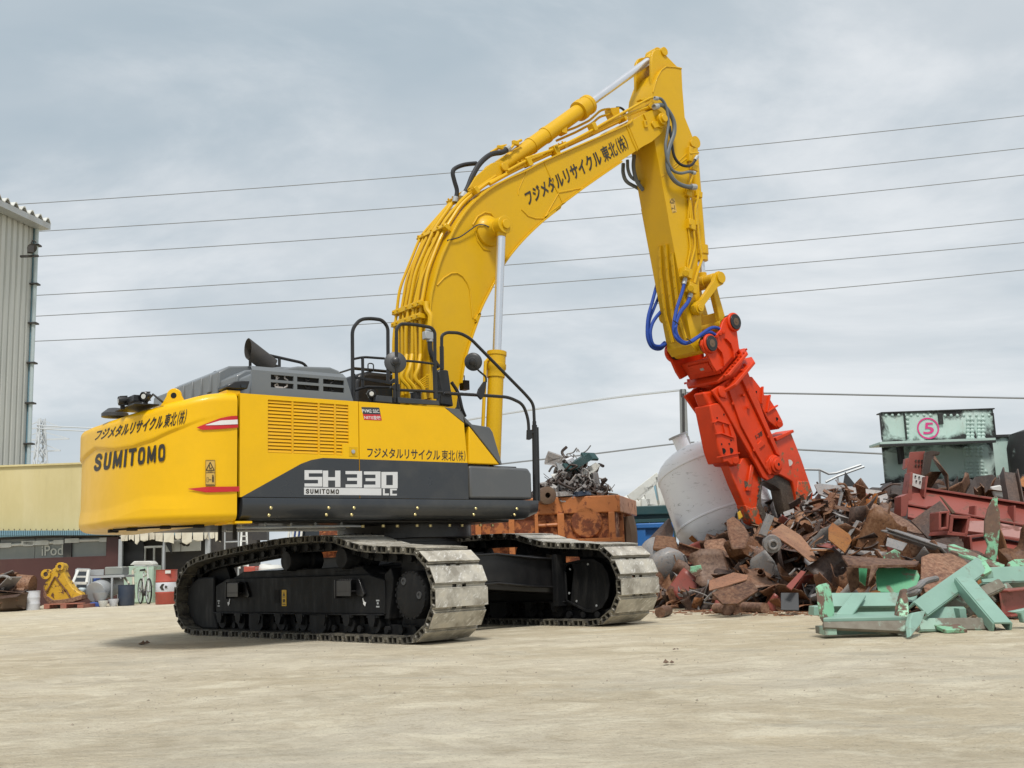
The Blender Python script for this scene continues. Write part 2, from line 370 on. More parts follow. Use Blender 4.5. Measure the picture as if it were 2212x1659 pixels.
t = NT('siding'); n = t.noise(1.2, 5, .6, (1, 1, .15)); t.fin(t.mix(t.ramp(n, .3, .7), (.44, .46, .45), (.54, .555, .53)), .55, .1)
t = NT('khaki'); n = t.noise(.9, 6, .6, (1, 1, .5)); n2 = t.noise(2.4, 6, .65, (1, 1, .12)); n3 = t.noise(60, 3)
c = t.mix(t.ramp(n, .3, .7), (.52, .445, .22), (.61, .53, .285)); c = t.mix(t.ramp(n2, .5, .75, 0, .4), c, (.66, .59, .37)); c = t.mix(t.ramp(n2, .3, .42, .35, 0), c, (.42, .35, .19)); t.bump(n3, .15, .01); t.fin(c, .85)
# packed dirt of the yard
t = NT('packed_dirt'); RZ = (0, 0, -YAW)
SR = (0, 0, .802)
a = t.noise(.10, 4, .55); b = t.noise(.5, 6, .62, (.85, 1.2, 1), SR, .4); c_ = t.noise(2.2, 10, .74, (.8, 1.15, 1), SR, .5); d = t.noise(11, 7, .72, (.6, 1.4, 1), SR); e = t.noise(60, 5, .72); g = t.noise(1.1, 7, .66, (.45, 1.3, 1), (0, 0, .55), .4); h = t.noise(5.5, 9, .76, (.8, 1.1, 1), (0, 0, 1.1), .5)
col = t.mix(t.ramp(a, .38, .60), (.60, .51, .345), (.60, .545, .43))
col = t.mix(t.ramp(b, .40, .62, 0, .8), col, (.50, .425, .29))
col = t.mix(t.ramp(c_, .50, .60, 0, .75), col, (.72, .66, .51))
col = t.mix(t.ramp(c_, .44, .36, 0, .75), col, (.42, .355, .245))
col = t.mix(t.ramp(h, .54, .66, 0, .6), col, (.70, .645, .50))
col = t.mix(t.ramp(h, .42, .32, 0, .55), col, (.40, .34, .24))
col = t.mix(t.ramp(g, .55, .64, 0, .5), col, (.44, .41, .33))
col = t.mix(t.ramp(d, .53, .66, 0, .6), col, (.42, .36, .26))
col = t.mix(t.ramp(e, .56, .70, 0, .8), col, (.30, .25, .18)); col = t.mix(t.ramp(e, .42, .30, 0, .6), col, (.74, .69, .56))
sp_ = t.N.new('ShaderNodeSeparateXYZ'); t.L.new(t.tc.outputs['Object'], sp_.inputs[0]); X_, Y_ = sp_.outputs['X'], sp_.outputs['Y']      # old wheel marks pressed into the dirt
wv = t.math('SUBTRACT', t.math('MULTIPLY', t.math('SUBTRACT', t.math('SUBTRACT', Y_, t.math('MULTIPLY', X_, .06)), t.math('MULTIPLY', t.math('SINE', t.math('MULTIPLY', X_, .5)), .25)), .9), t.math('MULTIPLY', t.math('SUBTRACT', X_, 6.0), .62))
brk = t.ramp(t.noise(1.3, 6, .7), .40, .62)
for c0, w_, a_ in ((-3.96, .26, .5), (-2.43, .26, .5), (-5.6, .32, .38), (-7.4, .3, .4), (-.9, .28, .4), (.9, .3, .35)):
    dv_ = t.math('ABSOLUTE', t.math('SUBTRACT', wv, c0)); band = t.ramp(dv_, w_, w_*.8)
    tread = t.ramp(t.math('SINE', t.math('ADD', t.math('MULTIPLY', X_, 30), t.math('MULTIPLY', dv_, 34))), -.2, .5, .25, 1)
    col = t.mix(t.math('MULTIPLY', t.math('MULTIPLY', t.math('MULTIPLY', band, tread), brk), a_), col, (.37, .315, .22))
t.bump(t.math('ADD', t.math('ADD', t.math('MULTIPLY', c_, 1.3), t.math('MULTIPLY', d, .5)), t.math('MULTIPLY', e, .14)), .8, .09)
t.fin(col, .92)

worn('mint_dirt_shade', (.30, .46, .37), (.20, .185, .15), (.15, .13, .10), .40, .48, 3.5, .6, .3)  # grimy mint; also serves as painted shade on some truss beams
t = NT('girder_web'); sp_ = t.N.new('ShaderNodeSeparateXYZ'); t.L.new(t.tc.outputs['Generated'], sp_.inputs[0])
def _ed(o_): return t.math('MINIMUM', o_, t.math('SUBTRACT', 1.0, o_))
ed = t.math('MINIMUM', t.math('MULTIPLY', _ed(sp_.outputs['X']), 3.2), _ed(sp_.outputs['Z'])); n = t.noise(2.2, 8, .7, dist=.6); n2 = t.noise(.9, 5, .6); n3 = t.noise(6, 6, .7, (1, 1, .3))
f = t.ramp(t.math('SUBTRACT', ed, t.math('MULTIPLY', t.ramp(n, .35, .7), .42)), .02, -.16)
c = t.mix(t.ramp(n2, .35, .65), (.36, .50, .45), (.50, .61, .565)); c = t.mix(t.ramp(n3, .58, .74, 0, .5), c, (.27, .24, .17)); c = t.mix(f, c, (.016, .016, .015)); t.bump(n, .1, .02); t.fin(c, .62)

t = NT('shoe_end'); n = t.noise(9, 6, .7, rnd=True); t.fin(t.mix(t.ramp(n, .4, .65), (.030, .028, .025), (.16, .145, .11)), .7, .1)

paint('gravel', (.30, .26, .20), .9, 0, (.5, .45, .36), .9, sc=8)
# ------------------------------------------------------------------ the excavator (one thing; the slewing house is turned by TH over the tracks)
EX = thing('excavator', 'large yellow and charcoal crawler excavator with an orange demolition shear on its arm', 'excavator', (0, 0, 0))
def lo(mb, name, mat, parent=EX, **k): return mb.build(name, mat, parent, **k)
def up(mb, name, mat, parent=None, **k):
    return mb.build(name, mat, parent or EX, rot=(TH if parent is None else 0), **k)
def islands(mb):                                    # the separate pieces of a builder
    p = list(range(len(mb.v)))
    def find(i):
        while p[i] != i: p[i] = p[p[i]]; i = p[i]
        return i
    for f in mb.f:
        for i in f[1:]: p[find(i)] = find(f[0])
    g = {}
    for f in mb.f: g.setdefault(find(f[0]), []).append(f)
    for fs in g.values():
        ids = sorted({i for f in fs for i in f}); mp = {i: k for k, i in enumerate(ids)}; q = MB(); q.v = [mb.v[i] for i in ids]; q.f = [tuple(mp[i] for i in f) for f in fs]; yield q
def los(mb, name, mat, parent=EX, **k):
    for q in islands(mb): o = lo(q, name, mat, parent, **k)
    return o
def ups(mb, name, mat, parent=None, **k):           # the same, each separate piece a part of its own
    for q in islands(mb): o = up(q, name, mat, parent, **k)
    return o
# ---- crawler tracks
TP = [(-2.02,0),(2.18,0),(2.44,.10),(2.585,.28),(2.62,.50),(2.54,.72),(2.42,.85),(2.28,.905),(1.53,.95),(1.19,1.01),(.95,1.07),(.5,1.085),(-.08,1.08),(-.7,1.04),(-1.14,1.01),(-1.69,.965),(-2.08,.905),(-2.30,.80),(-2.46,.60),(-2.50,.42),(-2.42,.20),(-2.25,.055)]
def _perim():
    P = [Vector((a, 0, b)) for a, b in TP]; n = len(P); dense = []
    for i in range(n):
        a, b, c, d = P[i-1], P[i], P[(i+1) % n], P[(i+2) % n]
        k = 24 if (c-b).length > .8 else 8
        for j in range(k):
            t = j/k
            if k == 24: dense.append(b.lerp(c, t))
            else:
                m0, m1 = (c-a)*.5, (d-b)*.5
                if (b-a).length > .8: m0 = (b-a).normalized()*(c-b).length
                if (d-c).length > .8: m1 = (d-c).normalized()*(c-b).length
                dense.append(b*(2*t**3-3*t*t+1)+m0*(t**3-2*t*t+t)+c*(-2*t**3+3*t*t)+m1*(t**3-t*t))
    return dense
DEN = _perim(); _cum = [0.0]
for i in range(len(DEN)): _cum.append(_cum[-1] + (DEN[(i+1) % len(DEN)]-DEN[i]).length)
def at_s(s):
    s %= _cum[-1]
    for i in range(len(DEN)):
        if _cum[i+1] >= s: return DEN[i].lerp(DEN[(i+1) % len(DEN)], (s-_cum[i])/(_cum[i+1]-_cum[i]))
NS = 50; PIT_S = _cum[-1]/NS
def shoe_mesh():
    mb = MB(); p = PIT_S*.985; w = .325
    a0, a1 = -p*.5, p*.24                           # the plated box of the shoe, then the lower lip with its two slots
    mb.bx(a0, a1, -w, w, -.010, 0); mb.bx(a0, a1, -w, w, -.072, -.060)
    for x in (a0, a0+(a1-a0)*.47, a1-.016): mb.bx(x, x+.018, -w+.002, w-.002, -.06, -.010)
    mb.bx(a1+.001, a1+.012, -w, w, -.058, -.018)
    for y0, y1 in ((-w, -.085), (-.035, .035), (.085, w)): mb.bx(a1+.012, p*.5, y0, y1, -.070, -.040)
    mb.bx(p*.5-.013, p*.5+.001, -w+.004, w-.004, -.040, -.016)
    me = mb.mesh('track_shoe', 'shoe_steel', 30); me.materials.append(MAT['shoe_end'])
    for p in me.polygons:
        if max(me.vertices[i].co.z for i in p.vertices) < -.0405 or (abs(p.normal.y) > .9 and p.center.z > -.075) or (p.center.z < -.009 and p.center.x < a1): p.material_index = 1
    return me
SHOE = shoe_mesh()
def link_bm(mb, o, t, n, yc):
    b = Vector((0, 1, 0)); M = Matrix((t, b, n)).transposed()
    for sy in (-.105, .105): mb.box(o + b*(yc+sy) - n*.115, (PIT_S*.94, .055, .10), M)
    for sy in (-.15, .15): mb.cyl(o + b*(yc+sy) - n*.12 - t*PIT_S*.32, o + b*(yc+sy*1.25) - n*.12 - t*PIT_S*.32, .036, n=10)
    mb.cyl(o+b*(yc-.1)-n*.12, o+b*(yc+.1)-n*.12, .03, n=8)
def ngon_pipe(mb, x, z, y0, y1, r, n=24): mb.cyl((x, y0, z), (x, y1, z), r, n=n)
def crawler(yc, near):
    ch = MB(); fr = []
    for i in range(NS):
        a, b = at_s((i+.18)*PIT_S), at_s((i+1.18)*PIT_S); t = (b-a).normalized(); n = Vector((t.z, 0, -t.x)); fr.append(((a+b)/2, t, n)); link_bm(ch, (a+b)/2, t, n, yc)
    trk = lo(ch, 'track_chain', 'under_black')
    for o, t, n in fr:
        s = bpy.data.objects.new('track_shoe', SHOE); COL.objects.link(s); s.parent = trk
        s.matrix_local = Matrix(((t.x, 0, n.x, o.x), (0, 1, 0, yc), (t.z, 0, n.z, o.z), (0, 0, 0, 1)))
    # side frame
    s = -1 if near else 1; y0, y1 = yc-.19, yc+.19
    m = MB(); m.prism([(-1.68,.27),(1.66,.27),(1.66,.60),(1.40,.66),(-1.40,.66),(-1.68,.58)], y0, y1)
    m.prism([(-1.40,.655),(1.35,.655),(1.2,.745),(-1.15,.735)], yc-.13, yc+.13)
    m.bx(-1.69, 1.64, y0-.035, y1+.035, .255, .272)
    m.prism([(1.62,.22),(1.70,.22),(1.78,.62),(1.74,.72),(1.64,.66)], y0+.02, y1-.02)
    fr_ = lo(m, 'track_frame', 'under_black', bev=.02)
    for x in ((-1.12, 1.10) if near else (-1.12, 1.1)):
        q = MB(); yo = yc+s*.19
        q.bx(x-.13, x+.13, yo, yo+s*.10, .49, .505); q.bx(x-.145, x-.13, yo, yo+s*.11, .43, .62); q.prism([(x+.13,.62),(x+.17,.62),(x+.26,.47),(x+.24,.44),(x+.13,.46)], yo, yo+s*.03)
        q.bx(x-.13, x+.13, yo+s*.09, yo+s*.10, .45, .61)
        for k in range(9): q.bx(x-.125+k*.03, x-.11+k*.03, yo+s*.02, yo+s*.09, .605, .622)
        lo(q, 'step', 'black', fr_, bev=.004)
    if near:
        q = MB(); q.bx(-.36, -.26, y0-.004, y0+.02, .38, .52); lo(q, 'frame_slot', 'gap', fr_)
        for cx_ in (-.16, .95):
            q = MB(); q.ext([(cx_-.2, y0+.058, .700), (cx_+.12, y0+.058, .700), (cx_+.26, y0+.11, .7415), (cx_-.02, y0+.11, .7415)], (0, -.003, .003)); lo(q, 'top_slot', 'gap', fr_)
        q = MB(); q.bx(-.205, -.115, y0-.004, y0+.001, .345, .52); lb = lo(q, 'warning_label', 'label_yellow', fr_)
        q = MB(); q.ext([(-.16,y0-.005,.50),(-.18,y0-.005,.455),(-.14,y0-.005,.455)], (0,-.001,0)); q.bx(-.185,-.135,y0-.006,y0-.005,.44,.446)
        q.bx(-.18,-.163,y0-.006,y0-.005,.385,.42); q.bx(-.157,-.14,y0-.006,y0-.005,.385,.42); q.bx(-.19,-.13,y0-.006,y0-.005,.36,.368); lo(q, 'label_pictogram', 'writing', lb)
        for x, d in ((-1.36, 1), (1.33, -1)):
            q = MB(); q.ext([(x-.012*d,y0-.004,.345),(x-.03*d,y0-.004,.385),(x+.0*d,y0-.004,.39),(x+.02*d,y0-.004,.43),(x+.032*d,y0-.004,.42),(x+.015*d,y0-.004,.38),(x+.02*d,y0-.004,.37)], (0,-.002,0)); lo(q, 'direction_arrow', 'white_mark', fr_)
        for x in (-1.60, 1.55):
            q = MB(); q.bx(x-.025, x+.025, y0-.004, y0, .335, .35); q.bx(x-.025, x+.025, y0-.004, y0, .395, .41); q.bx(x-.012, x+.012, y0-.004, y0, .365, .385); lo(q, 'lashing_mark', 'galvanised', fr_)
    # rollers
    for k in range(8):
        x = -1.5+k*.43; q = MB()
        q.lathe([(.07,-.2),(.09,-.2),(.09,-.13),(.15,-.12),(.12,-.07),(.12,.07),(.15,.12),(.09,.13),(.09,.2),(.07,.2)], (x, yc, .175), (0, 1, 0), 20)
        q.prism([(x-.06,.262),(x+.06,.262),(x+.055,.20),(x+.03,.15),(x-.03,.15),(x-.055,.20)], yc-.245, yc-.20); q.prism([(x-.06,.262),(x+.06,.262),(x+.03,.15),(x-.03,.15)], yc+.20, yc+.245)
        q.bx(x-.085, x-.065, yc-.24, yc-.2, .235, .26); q.bx(x+.065, x+.085, yc-.24, yc-.2, .235, .26)
        lo(q, 'track_roller', 'under_black')
    for x in (-.72, .52):
        q = MB(); yq = yc-.21; q.prism([(x-.13,.256),(x+.17,.256),(x+.17,.11),(x+.10,.06),(x-.08,.06),(x-.13,.11)], yq-.02, yq); lo(q, 'chain_guide', 'under_black', bev=.008)
    for x in (-.05, 1.0):
        q = MB(); q.lathe([(.05,-.22),(.10,-.22),(.115,-.18),(.115,-.06),(.085,-.05),(.085,.06),(.115,.08),(.115,.2),(.05,.2)], (x, yc-.02, .835), (0, 1, 0), 20); q.bx(x-.06, x+.06, yc+.02, yc+.1, .73, .83); lo(q, 'carrier_roller', 'under_black')
    # idler end guard, idler wheel
    q = MB(); q.lathe([(.40,-.05),(.43,-.05),(.43,-.02),(.36,-.02),(.36,.02),(.43,.02),(.43,.05),(.40,.05)], (-1.98, yc, .485), (0, 1, 0), 32); lo(q, 'idler_wheel', 'under_black')
    q = MB(); P = [(-1.70,.69),(-2.10,.685),(-2.30,.60),(-2.36,.46),(-2.32,.26),(-2.18,.12),(-1.98,.07),(-1.60,.07),(-1.70,.30)]
    q.prism(P, yc-.205, yc-.16); q.prism(P, yc+.16, yc+.205); lo(q, 'idler_guard', 'under_black', bev=.03, seg=3)
    # travel motor / sprocket
    q = MB(); N_ = 21
    for k in range(N_):
        a0 = 2*pi*k/N_; am = a0+pi/N_
        P = [(2.02+.34*cos(a0), yc-.05, .47+.34*sin(a0)), (2.02+.40*cos(a0+.09), yc-.05, .47+.40*sin(a0+.09)), (2.02+.40*cos(a0+.2), yc-.05, .47+.40*sin(a0+.2)), (2.02+.34*cos(a0+2*pi/N_), yc-.05, .47+.34*sin(a0+2*pi/N_)), (2.02, yc-.05, .47)]
        q.ext(P, (0, .1, 0))
    q.cyl((2.02, yc-.06, .47), (2.02, yc+.06, .47), .34, n=42); lo(q, 'sprocket', 'under_black')
    ys = yc+s*.0
    q = MB()
    if near:
        q.lathe([(.31,.0),(.31,.05),(.228,.06),(.228,.25),(.218,.268),(.210,.272),(.05,.274),(.01,.274)], (2.17, yc, .455), (0, -1, 0), 48)
        dm = lo(q, 'travel_motor', 'under_black', ang=30)
        for k in range(24):
            a = 2*pi*k/24; b = MB(); c = Vector((2.17+.220*cos(a), yc-.266, .455+.220*sin(a))); b.box(c, (.012, .02, .03), Matrix.Rotation(-a, 3, 'Y')); lo(b, 'cover_bolt', 'under_black', dm)
        b = MB()
        for (dx, dz) in ((-.09, .13), (.14, .0)): b.lathe([(.035,0),(.035,.012),(.02,.012),(.02,.004),(.001,.004)], (2.17+dx, yc-.270, .455+dz), (0, -1, 0), 16)
        lo(b, 'drain_plug', 'dark_mirror', dm)
    else:
        D = [(1.62,.70),(1.95,.74),(2.10,.735),(2.22,.68),(2.30,.58),(2.325,.45),(2.29,.31),(2.20,.20),(2.05,.145),(1.95,.15),(1.62,.28)]
        q.prism(D, yc-.17, yc-.02); q2 = MB(); n = len(D)
        I = [(1.66+(a-1.66)*.93, .455+(b-.455)*.90) for a, b in D]
        vs_ = [(a, yc-.19, b) for a, b in D]+[(a, yc-.19, b) for a, b in I]+[(a, yc-.12, b) for a, b in D]+[(a, yc-.165, b) for a, b in I]
        q.add(vs_, [(i, (i+1) % n, n+(i+1) % n, n+i) for i in range(n)]+[(i, (i+1) % n, 2*n+(i+1) % n, 2*n+i) for i in range(n)]+[(n+i, n+(i+1) % n, 3*n+(i+1) % n, 3*n+i) for i in range(n)])
        q.prism([(1.55,.22),(1.63,.22),(1.63,.80),(1.57,.81),(1.55,.78)], yc-.30, yc-.14)
        lo(q, 'motor_guard', 'under_black', bev=.006)
        q = MB()
        for x_, z_ in ((1.72,.63),(2.0,.68),(1.69,.36),(1.8,.27),(2.1,.22)): q.cyl((x_, yc-.178, z_), (x_, yc-.172, z_), .013, n=8)
        los(q, 'guard_bolt', 'galvanised')
crawler(-1.3, True); crawler(1.3, False)
# ---- car body between the tracks
q = MB(); q.prism([(-.75,.40),(.75,.40),(.62,.86),(-.62,.86)], -.9, .9); q.cyl((0,0,.84),(0,0,1.0),.72,n=40)
for sx in (-1, 1):
    for sy in (-1, 1):
        x = sx*.95
        q.add([(sx*.45,0,.83),(sx*.8,0,.83),(sx*1.5,sy*1.12,.74),(sx*.9,sy*1.12,.74),(sx*.45,0,.48),(sx*.8,0,.48),(sx*1.5,sy*1.12,.36),(sx*.9,sy*1.12,.36)], [(0,1,2,3),(7,6,5,4),(0,4,5,1),(1,5,6,2),(2,6,7,3),(3,7,4,0)])
q.add([(1.42,-.98,.80),(1.42,.25,.84),(1.50,.75,.80),(1.50,1.12,.76),(1.42,-.98,.50),(1.42,.25,.53),(1.50,.75,.44),(1.50,1.12,.43)], [(0,1,5,4),(1,2,6,5),(2,3,7,6)])
for za in (.82, .50):
    q.add([(1.33,-.98,za),(1.45,-.98,za),(1.33,.25,za+.02),(1.45,.25,za+.02),(1.4,.75,za-.04),(1.56,.75,za-.04),(1.4,1.12,za-.06),(1.56,1.12,za-.06)]+[(1.33,-.98,za-.02),(1.45,-.98,za-.02),(1.33,.25,za),(1.45,.25,za),(1.4,.75,za-.06),(1.56,.75,za-.06),(1.4,1.12,za-.08),(1.56,1.12,za-.08)],
      [(0,1,3,2),(2,3,5,4),(4,5,7,6),(8,9,11,10),(10,11,13,12),(12,13,15,14),(1,9,11,3),(3,11,13,5),(5,13,15,7),(0,8,9,1),(6,14,15,7)])
lo(q, 'car_body', 'black', bev=.008)
q = MB(); q.lathe([(.70,0),(.74,0),(.74,.05),(.70,.055),(.70,.09),(.76,.095),(.76,.15),(.6,.15)], (0,0,.95), (0,0,1), 48); sr = lo(q, 'swing_ring', 'black')
q = MB()
for k in range(40): a = 2*pi*k/40; q.cyl((.725*cos(a),.725*sin(a),1.098),(.725*cos(a),.725*sin(a),1.12),.014,n=6)
los(q, 'ring_bolt', 'under_black', sr)
# ---- slewing house
HX0, HX1 = -2.69, 0.0
q = MB(); q.bx(-2.66, .78, -1.15, .9, 1.195, 1.225);  q.bx(-2.6, .7, -1.36, 1.36, 1.235, 1.36); q.cyl((.08,0,1.04),(.08,0,1.24),.80,n=48)
q.bx(-2.66, -.02, -1.40, 1.40, 1.36, 2.415); q.bx(-.02, .82, -1.38, -.62, 1.36, 1.77); q.bx(-.02, .36, -1.36, -.6, 1.7, 2.2)
q.bx(-.02, 1.2, .5, 1.4, 1.3, 1.5)
house = up(q, 'house_frame', 'black', bev=.01)
q = MB()
for k in range(15):
    x = -2.4+k*.215; q.cyl((x,-1.05-.06*(k % 2),1.15),(x,-1.05-.06*(k % 2),1.176),.018,n=6)
ups(q, 'frame_bolt', 'brass', house)
q = MB()
for x in (-2.55,-2.3,-2.02,-1.75,-1.45): q.tube([(x,-1.2,1.19),(x+.02,-1.15,1.165),(x+.25,-1.16,1.16)],.012,6)
q.tube([(-2.62,-1.25,1.15),(-1.3,-1.22,1.16)],.012,6); q.tube([(-2.62,-1.0,1.13),(-1.3,-1.0,1.14)],.012,6)
ups(q, 'belly_pipe', 'galvanised', house)
S3 = lambda n, x, y, yy=-1.45: US(n, x, y, yy)
# charcoal skirt along the right flank
prof = [(-1.47,1.425),(-1.478,1.38),(-1.476,1.33),(-1.455,1.27),(-1.42,1.235),(-1.34,1.215),(-1.30,1.215),(-1.30,1.425)]
def skirt(x0, x1, m, k=1.0): m.ext([(x0, a, b) for a, b in prof], (x1-x0, 0, 0)); return m
m = MB(); skirt(-2.665, .84, m); 
m.add([(.84,a,b) for a, b in prof]+[(1.0+.02*(b-1.2)/.22, max(a,-1.44)+.03, 1.27+(b-1.215)*.74) for a, b in prof], [(i,(i+1) % 8,8+(i+1) % 8,8+i) for i in range(8)]+[tuple(range(8,16))])
sk = up(m, 'side_skirt', 'charcoal', ang=50)
for n_, x_, y_ in ((1,1300,1380),(1,1293,1428),(2,190,1380),(2,181,1425),(2,358,1380),(2,349,1425),(2,779,1381),(2,770,1424),(2,1166,1384),(2,1159,1424),(2,1438,1386),(2,1430,1425)):
    p = US(n_, x_, y_, -1.474); b = MB(); b.lathe([(.016,0),(.016,.006),(.010,.012),(.001,.012)], (p.x, -1.475 if p.z > 1.3 else -1.455, p.z), (0,-1,0), 12); up(b, 'skirt_bolt', 'brass', sk)
# right flank panels
def panel(name, mat, xz, parent=None, y0=-1.455, y1=-1.40, bev=.012, **k): m = MB(); m.prism(xz, y0, y1); return up(m, name, mat, parent, bev=bev, **k)
gx0, gx1, gz0, gz1 = -2.395, -1.50, 1.865, 2.385
XA, XB = -2.685, -1.385
m = MB()
m.bx(XA, gx0, -1.455, -1.40, 1.432, 2.43); m.bx(gx1, XB, -1.455, -1.40, 1.432, 2.43)
m.bx(gx0, gx1, -1.455, -1.40, gz1, 2.43); m.bx(gx0, gx1, -1.455, -1.40, 1.432, gz0); m.bx(-1.575, gx1, -1.455, -1.40, gz0, 1.985)
door = up(m, 'radiator_door', 'yellow')
m = MB(); m.bx(gx0, gx1, -1.409, -1.402, gz0, gz1)
nsl = 15
for k in range(nsl):
    z = gz0 + (k+.5)*(gz1-gz0)/nsl; x1_ = gx1 if z > 1.985 else -1.575
    m.ext([(gx0,-1.4415,z+.0135),(gx0,-1.420,z+.0135),(gx0,-1.434,z-.0135),(gx0,-1.4505,z-.0135)], (x1_-gx0,0,0))
for x in (-2.13,-1.84,-1.655): m.bx(x-.011, x+.011, -1.453, -1.409, gz0, gz1)
up(m, 'louvre_grille', 'louvre_yellow', door)
lt = MB(); lt.bx(-1.50,-1.40,-1.459,-1.455,1.855,1.955); la = up(lt, 'door_latch', 'boom_yellow', door, bev=.004); lt = MB(); lt.lathe([(.02,0),(.02,.012),(.001,.014)],(-1.455,-1.459,1.905),(0,-1,0),14); up(lt, 'latch_knob', 'galvanised', la)
m = MB(); m.bx(-1.375, -.012, -1.455, -1.40, 1.432, 1.83); m.prism([(-1.375,1.83),(-.012,1.83),(-.045,2.27),(-.30,2.43),(-1.375,2.43)], -1.455, -1.40)
pump = up(m, 'pump_door', 'yellow')
panel('door_corner', 'tank_grey', [(-.30,2.434),(-.10,2.425),(-.055,2.36),(-.037,2.275)], pump, -1.455, -1.38, .004)
# charcoal sweep across both doors
sw = [(-2.665,1.432),(-2.04,1.765),(-1.93,1.805),(-1.80,1.83),(XB,1.83),(XB,1.432)]
panel('lower_band', 'charcoal', sw, door, -1.4585, -1.4552, 0)
panel('lower_band', 'charcoal', [(-1.375,1.432),(-.012,1.432),(-.012,1.83),(-1.375,1.83)], pump, -1.4585, -1.4552, 0)
m = MB(); m.prism([(.005,1.825),(.44,1.825),(.03,2.245)], -1.45, -1.36); ty = up(m, 'tank_panel', 'yellow', bev=.012)
m = MB(); m.prism([(-.085,2.43),(-.03,2.345),(.07,2.265),(.31,2.245),(.355,2.19),(.475,1.825),(.447,1.825),(.035,2.252),(-.02,2.28)], -1.452, -.62); up(m, 'tank_cover', 'tank_grey', bev=.03, seg=3)
m = MB(); m.prism([(.012,1.435),(.90,1.435),(.90,1.73),(.855,1.795),(.012,1.805)], -1.452, -.66); up(m, 'tool_box', 'tank_grey', bev=.03, seg=3)
m = MB(); m.bx(.10,.80,-1.30,-.72,1.80,1.825); up(m, 'tool_box_step', 'black', bev=.008)
m = MB(); m.bx(-2.66,-.10,-1.385,1.40,2.412,2.437); up(m, 'deck_plate', 'charcoal', bev=.006)
# ---- counterweight
CN, CD, HW = 2.3, .86, 1.462
def cwx(y): return -2.715 - CD*max(0.0, 1-abs(y/HW)**CN)**(1/CN)
def lerp_tab(tab, x):
    if x <= tab[0][0]: return tab[0][1]
    for (a, b), (c, d) in zip(tab, tab[1:]):
        if x <= c: return b+(d-b)*(x-a)/(c-a)
    return tab[-1][1]
BROW = [(0,2.03),(.5,1.965),(.8,1.962),(1.05,2.005),(1.30,2.11),(1.42,2.19),(1.462,2.235)]
CRE = [(0,1.37),(.55,1.40),(.95,1.465),(1.25,1.45),(1.4,1.455),(1.462,1.46)]
TOP = [(0,2.26),(.5,2.27),(1.0,2.31),(1.3,2.37),(1.462,2.435)]
def cw_off(y, z):                                   # how far the casting stands out of its base outline
    a = abs(y); b, c, t = lerp_tab(BROW, a), lerp_tab(CRE, a), lerp_tab(TOP, a); o = 0.0; k = min(1.0, max(.0, (1.455-a)/.22))
    if z >= b: o = .020*k
    elif z > b-.03: o = .020*k*(z-b+.03)/.03
    if z < c: o += .014*min(1.0, (c-z)/.12)*k
    if z > t-.09: q_ = (z-(t-.09))/.09; o -= .09*(1-sqrt(max(0, 1-q_*q_)))
    if z < 1.28: q_ = (1.28-z)/.085; o -= .10*(1-sqrt(max(0, 1-min(1, q_)**2)))
    return o
def cw_pt(th_, z, extra=0.0):
    s_ = 1 if sin(th_) >= 0 else -1
    y = HW*s_*abs(sin(th_))**(2/CN); x = -2.715-CD*max(0, cos(th_))**(2/CN)
    nx, ny = -abs(cos(th_))**(2-2/CN)/CD, s_*abs(sin(th_))**(2-2/CN)/HW; l = sqrt(nx*nx+ny*ny) or 1; o = cw_off(y, z)+extra
    return Vector((x+nx/l*o, y+ny/l*o, z))
m = MB(); nu, rows = 160, 100
def cwf(a, b):
    th_ = (a-.5)*pi; s_ = 1 if th_ >= 0 else -1; y = HW*abs(sin(th_))**(2/CN)
    t, br, c = lerp_tab(TOP, y), lerp_tab(BROW, y), lerp_tab(CRE, y)
    ks = [(0,1.195),(.16,1.275),(.36,c-.10),(.45,c),(.66,br-.04),(.69,br-.03),(.74,br+.002),(.84,t-.088),(1,t)]
    return cw_pt(th_, lerp_tab(ks, b))
m.grid(cwf, nu, rows)
top = [cwf(i/nu, 1) for i in range(nu+1)]; bot = [cwf(i/nu, 0) for i in range(nu+1)]
m.add(top, [tuple(range(nu+1))]); m.add(bot, [tuple(range(nu+1))]); m.add([top[0], top[-1], bot[-1], bot[0]], [(0,1,2,3)])
cwt = up(m, 'counterweight', 'yellow', weld=True, ang=28)
def CW(n, x, y, lift=.012):                         # sight line cut with the casting
    D = rayu(*KV(n, x, y)); D = D.normalized(); lo_, hi = None, None
    t = 8.5; prev = t
    while t < 15:
        p = CU+D*t
        if abs(p.y) < HW-.002 and p.x > cwx(p.y)-cw_off(p.y, p.z)*.9: lo_, hi = prev, t; break
        prev = t; t += .04
    if lo_ is None: p = CU+D*11; return Vector((cwx(max(-HW, min(HW, p.y))), p.y, p.z))
    for _ in range(14):
        mid = (lo_+hi)/2; p = CU+D*mid
        if abs(p.y) < HW-.002 and p.x > cwx(p.y)-cw_off(p.y, p.z)*.9: hi = mid
        else: lo_ = mid
    return CU+D*lo_ - D*lift
def lift_strip(n, pts, k=10):                       # outline laid on the curved casting, subdivided
    P = []
    for i in range(len(pts)):
        a, b = pts[i], pts[(i+1) % len(pts)]
        P += [(a[0]+(b[0]-a[0])*j/k, a[1]+(b[1]-a[1])*j/k) for j in range(k)]
    return P
JP = "フジメタルリサイクル東北㈱"
up(decal("SUMITOMO", 1, [(118,1140),(600,1068),(602,952),(135,1022)], CW, 'bold'), 'maker_lettering', 'writing', cwt)
up(jp_sign(1, [(124,935),(728,822),(748,722),(152,862)], CW, .03), 'owner_lettering', 'writing', cwt)
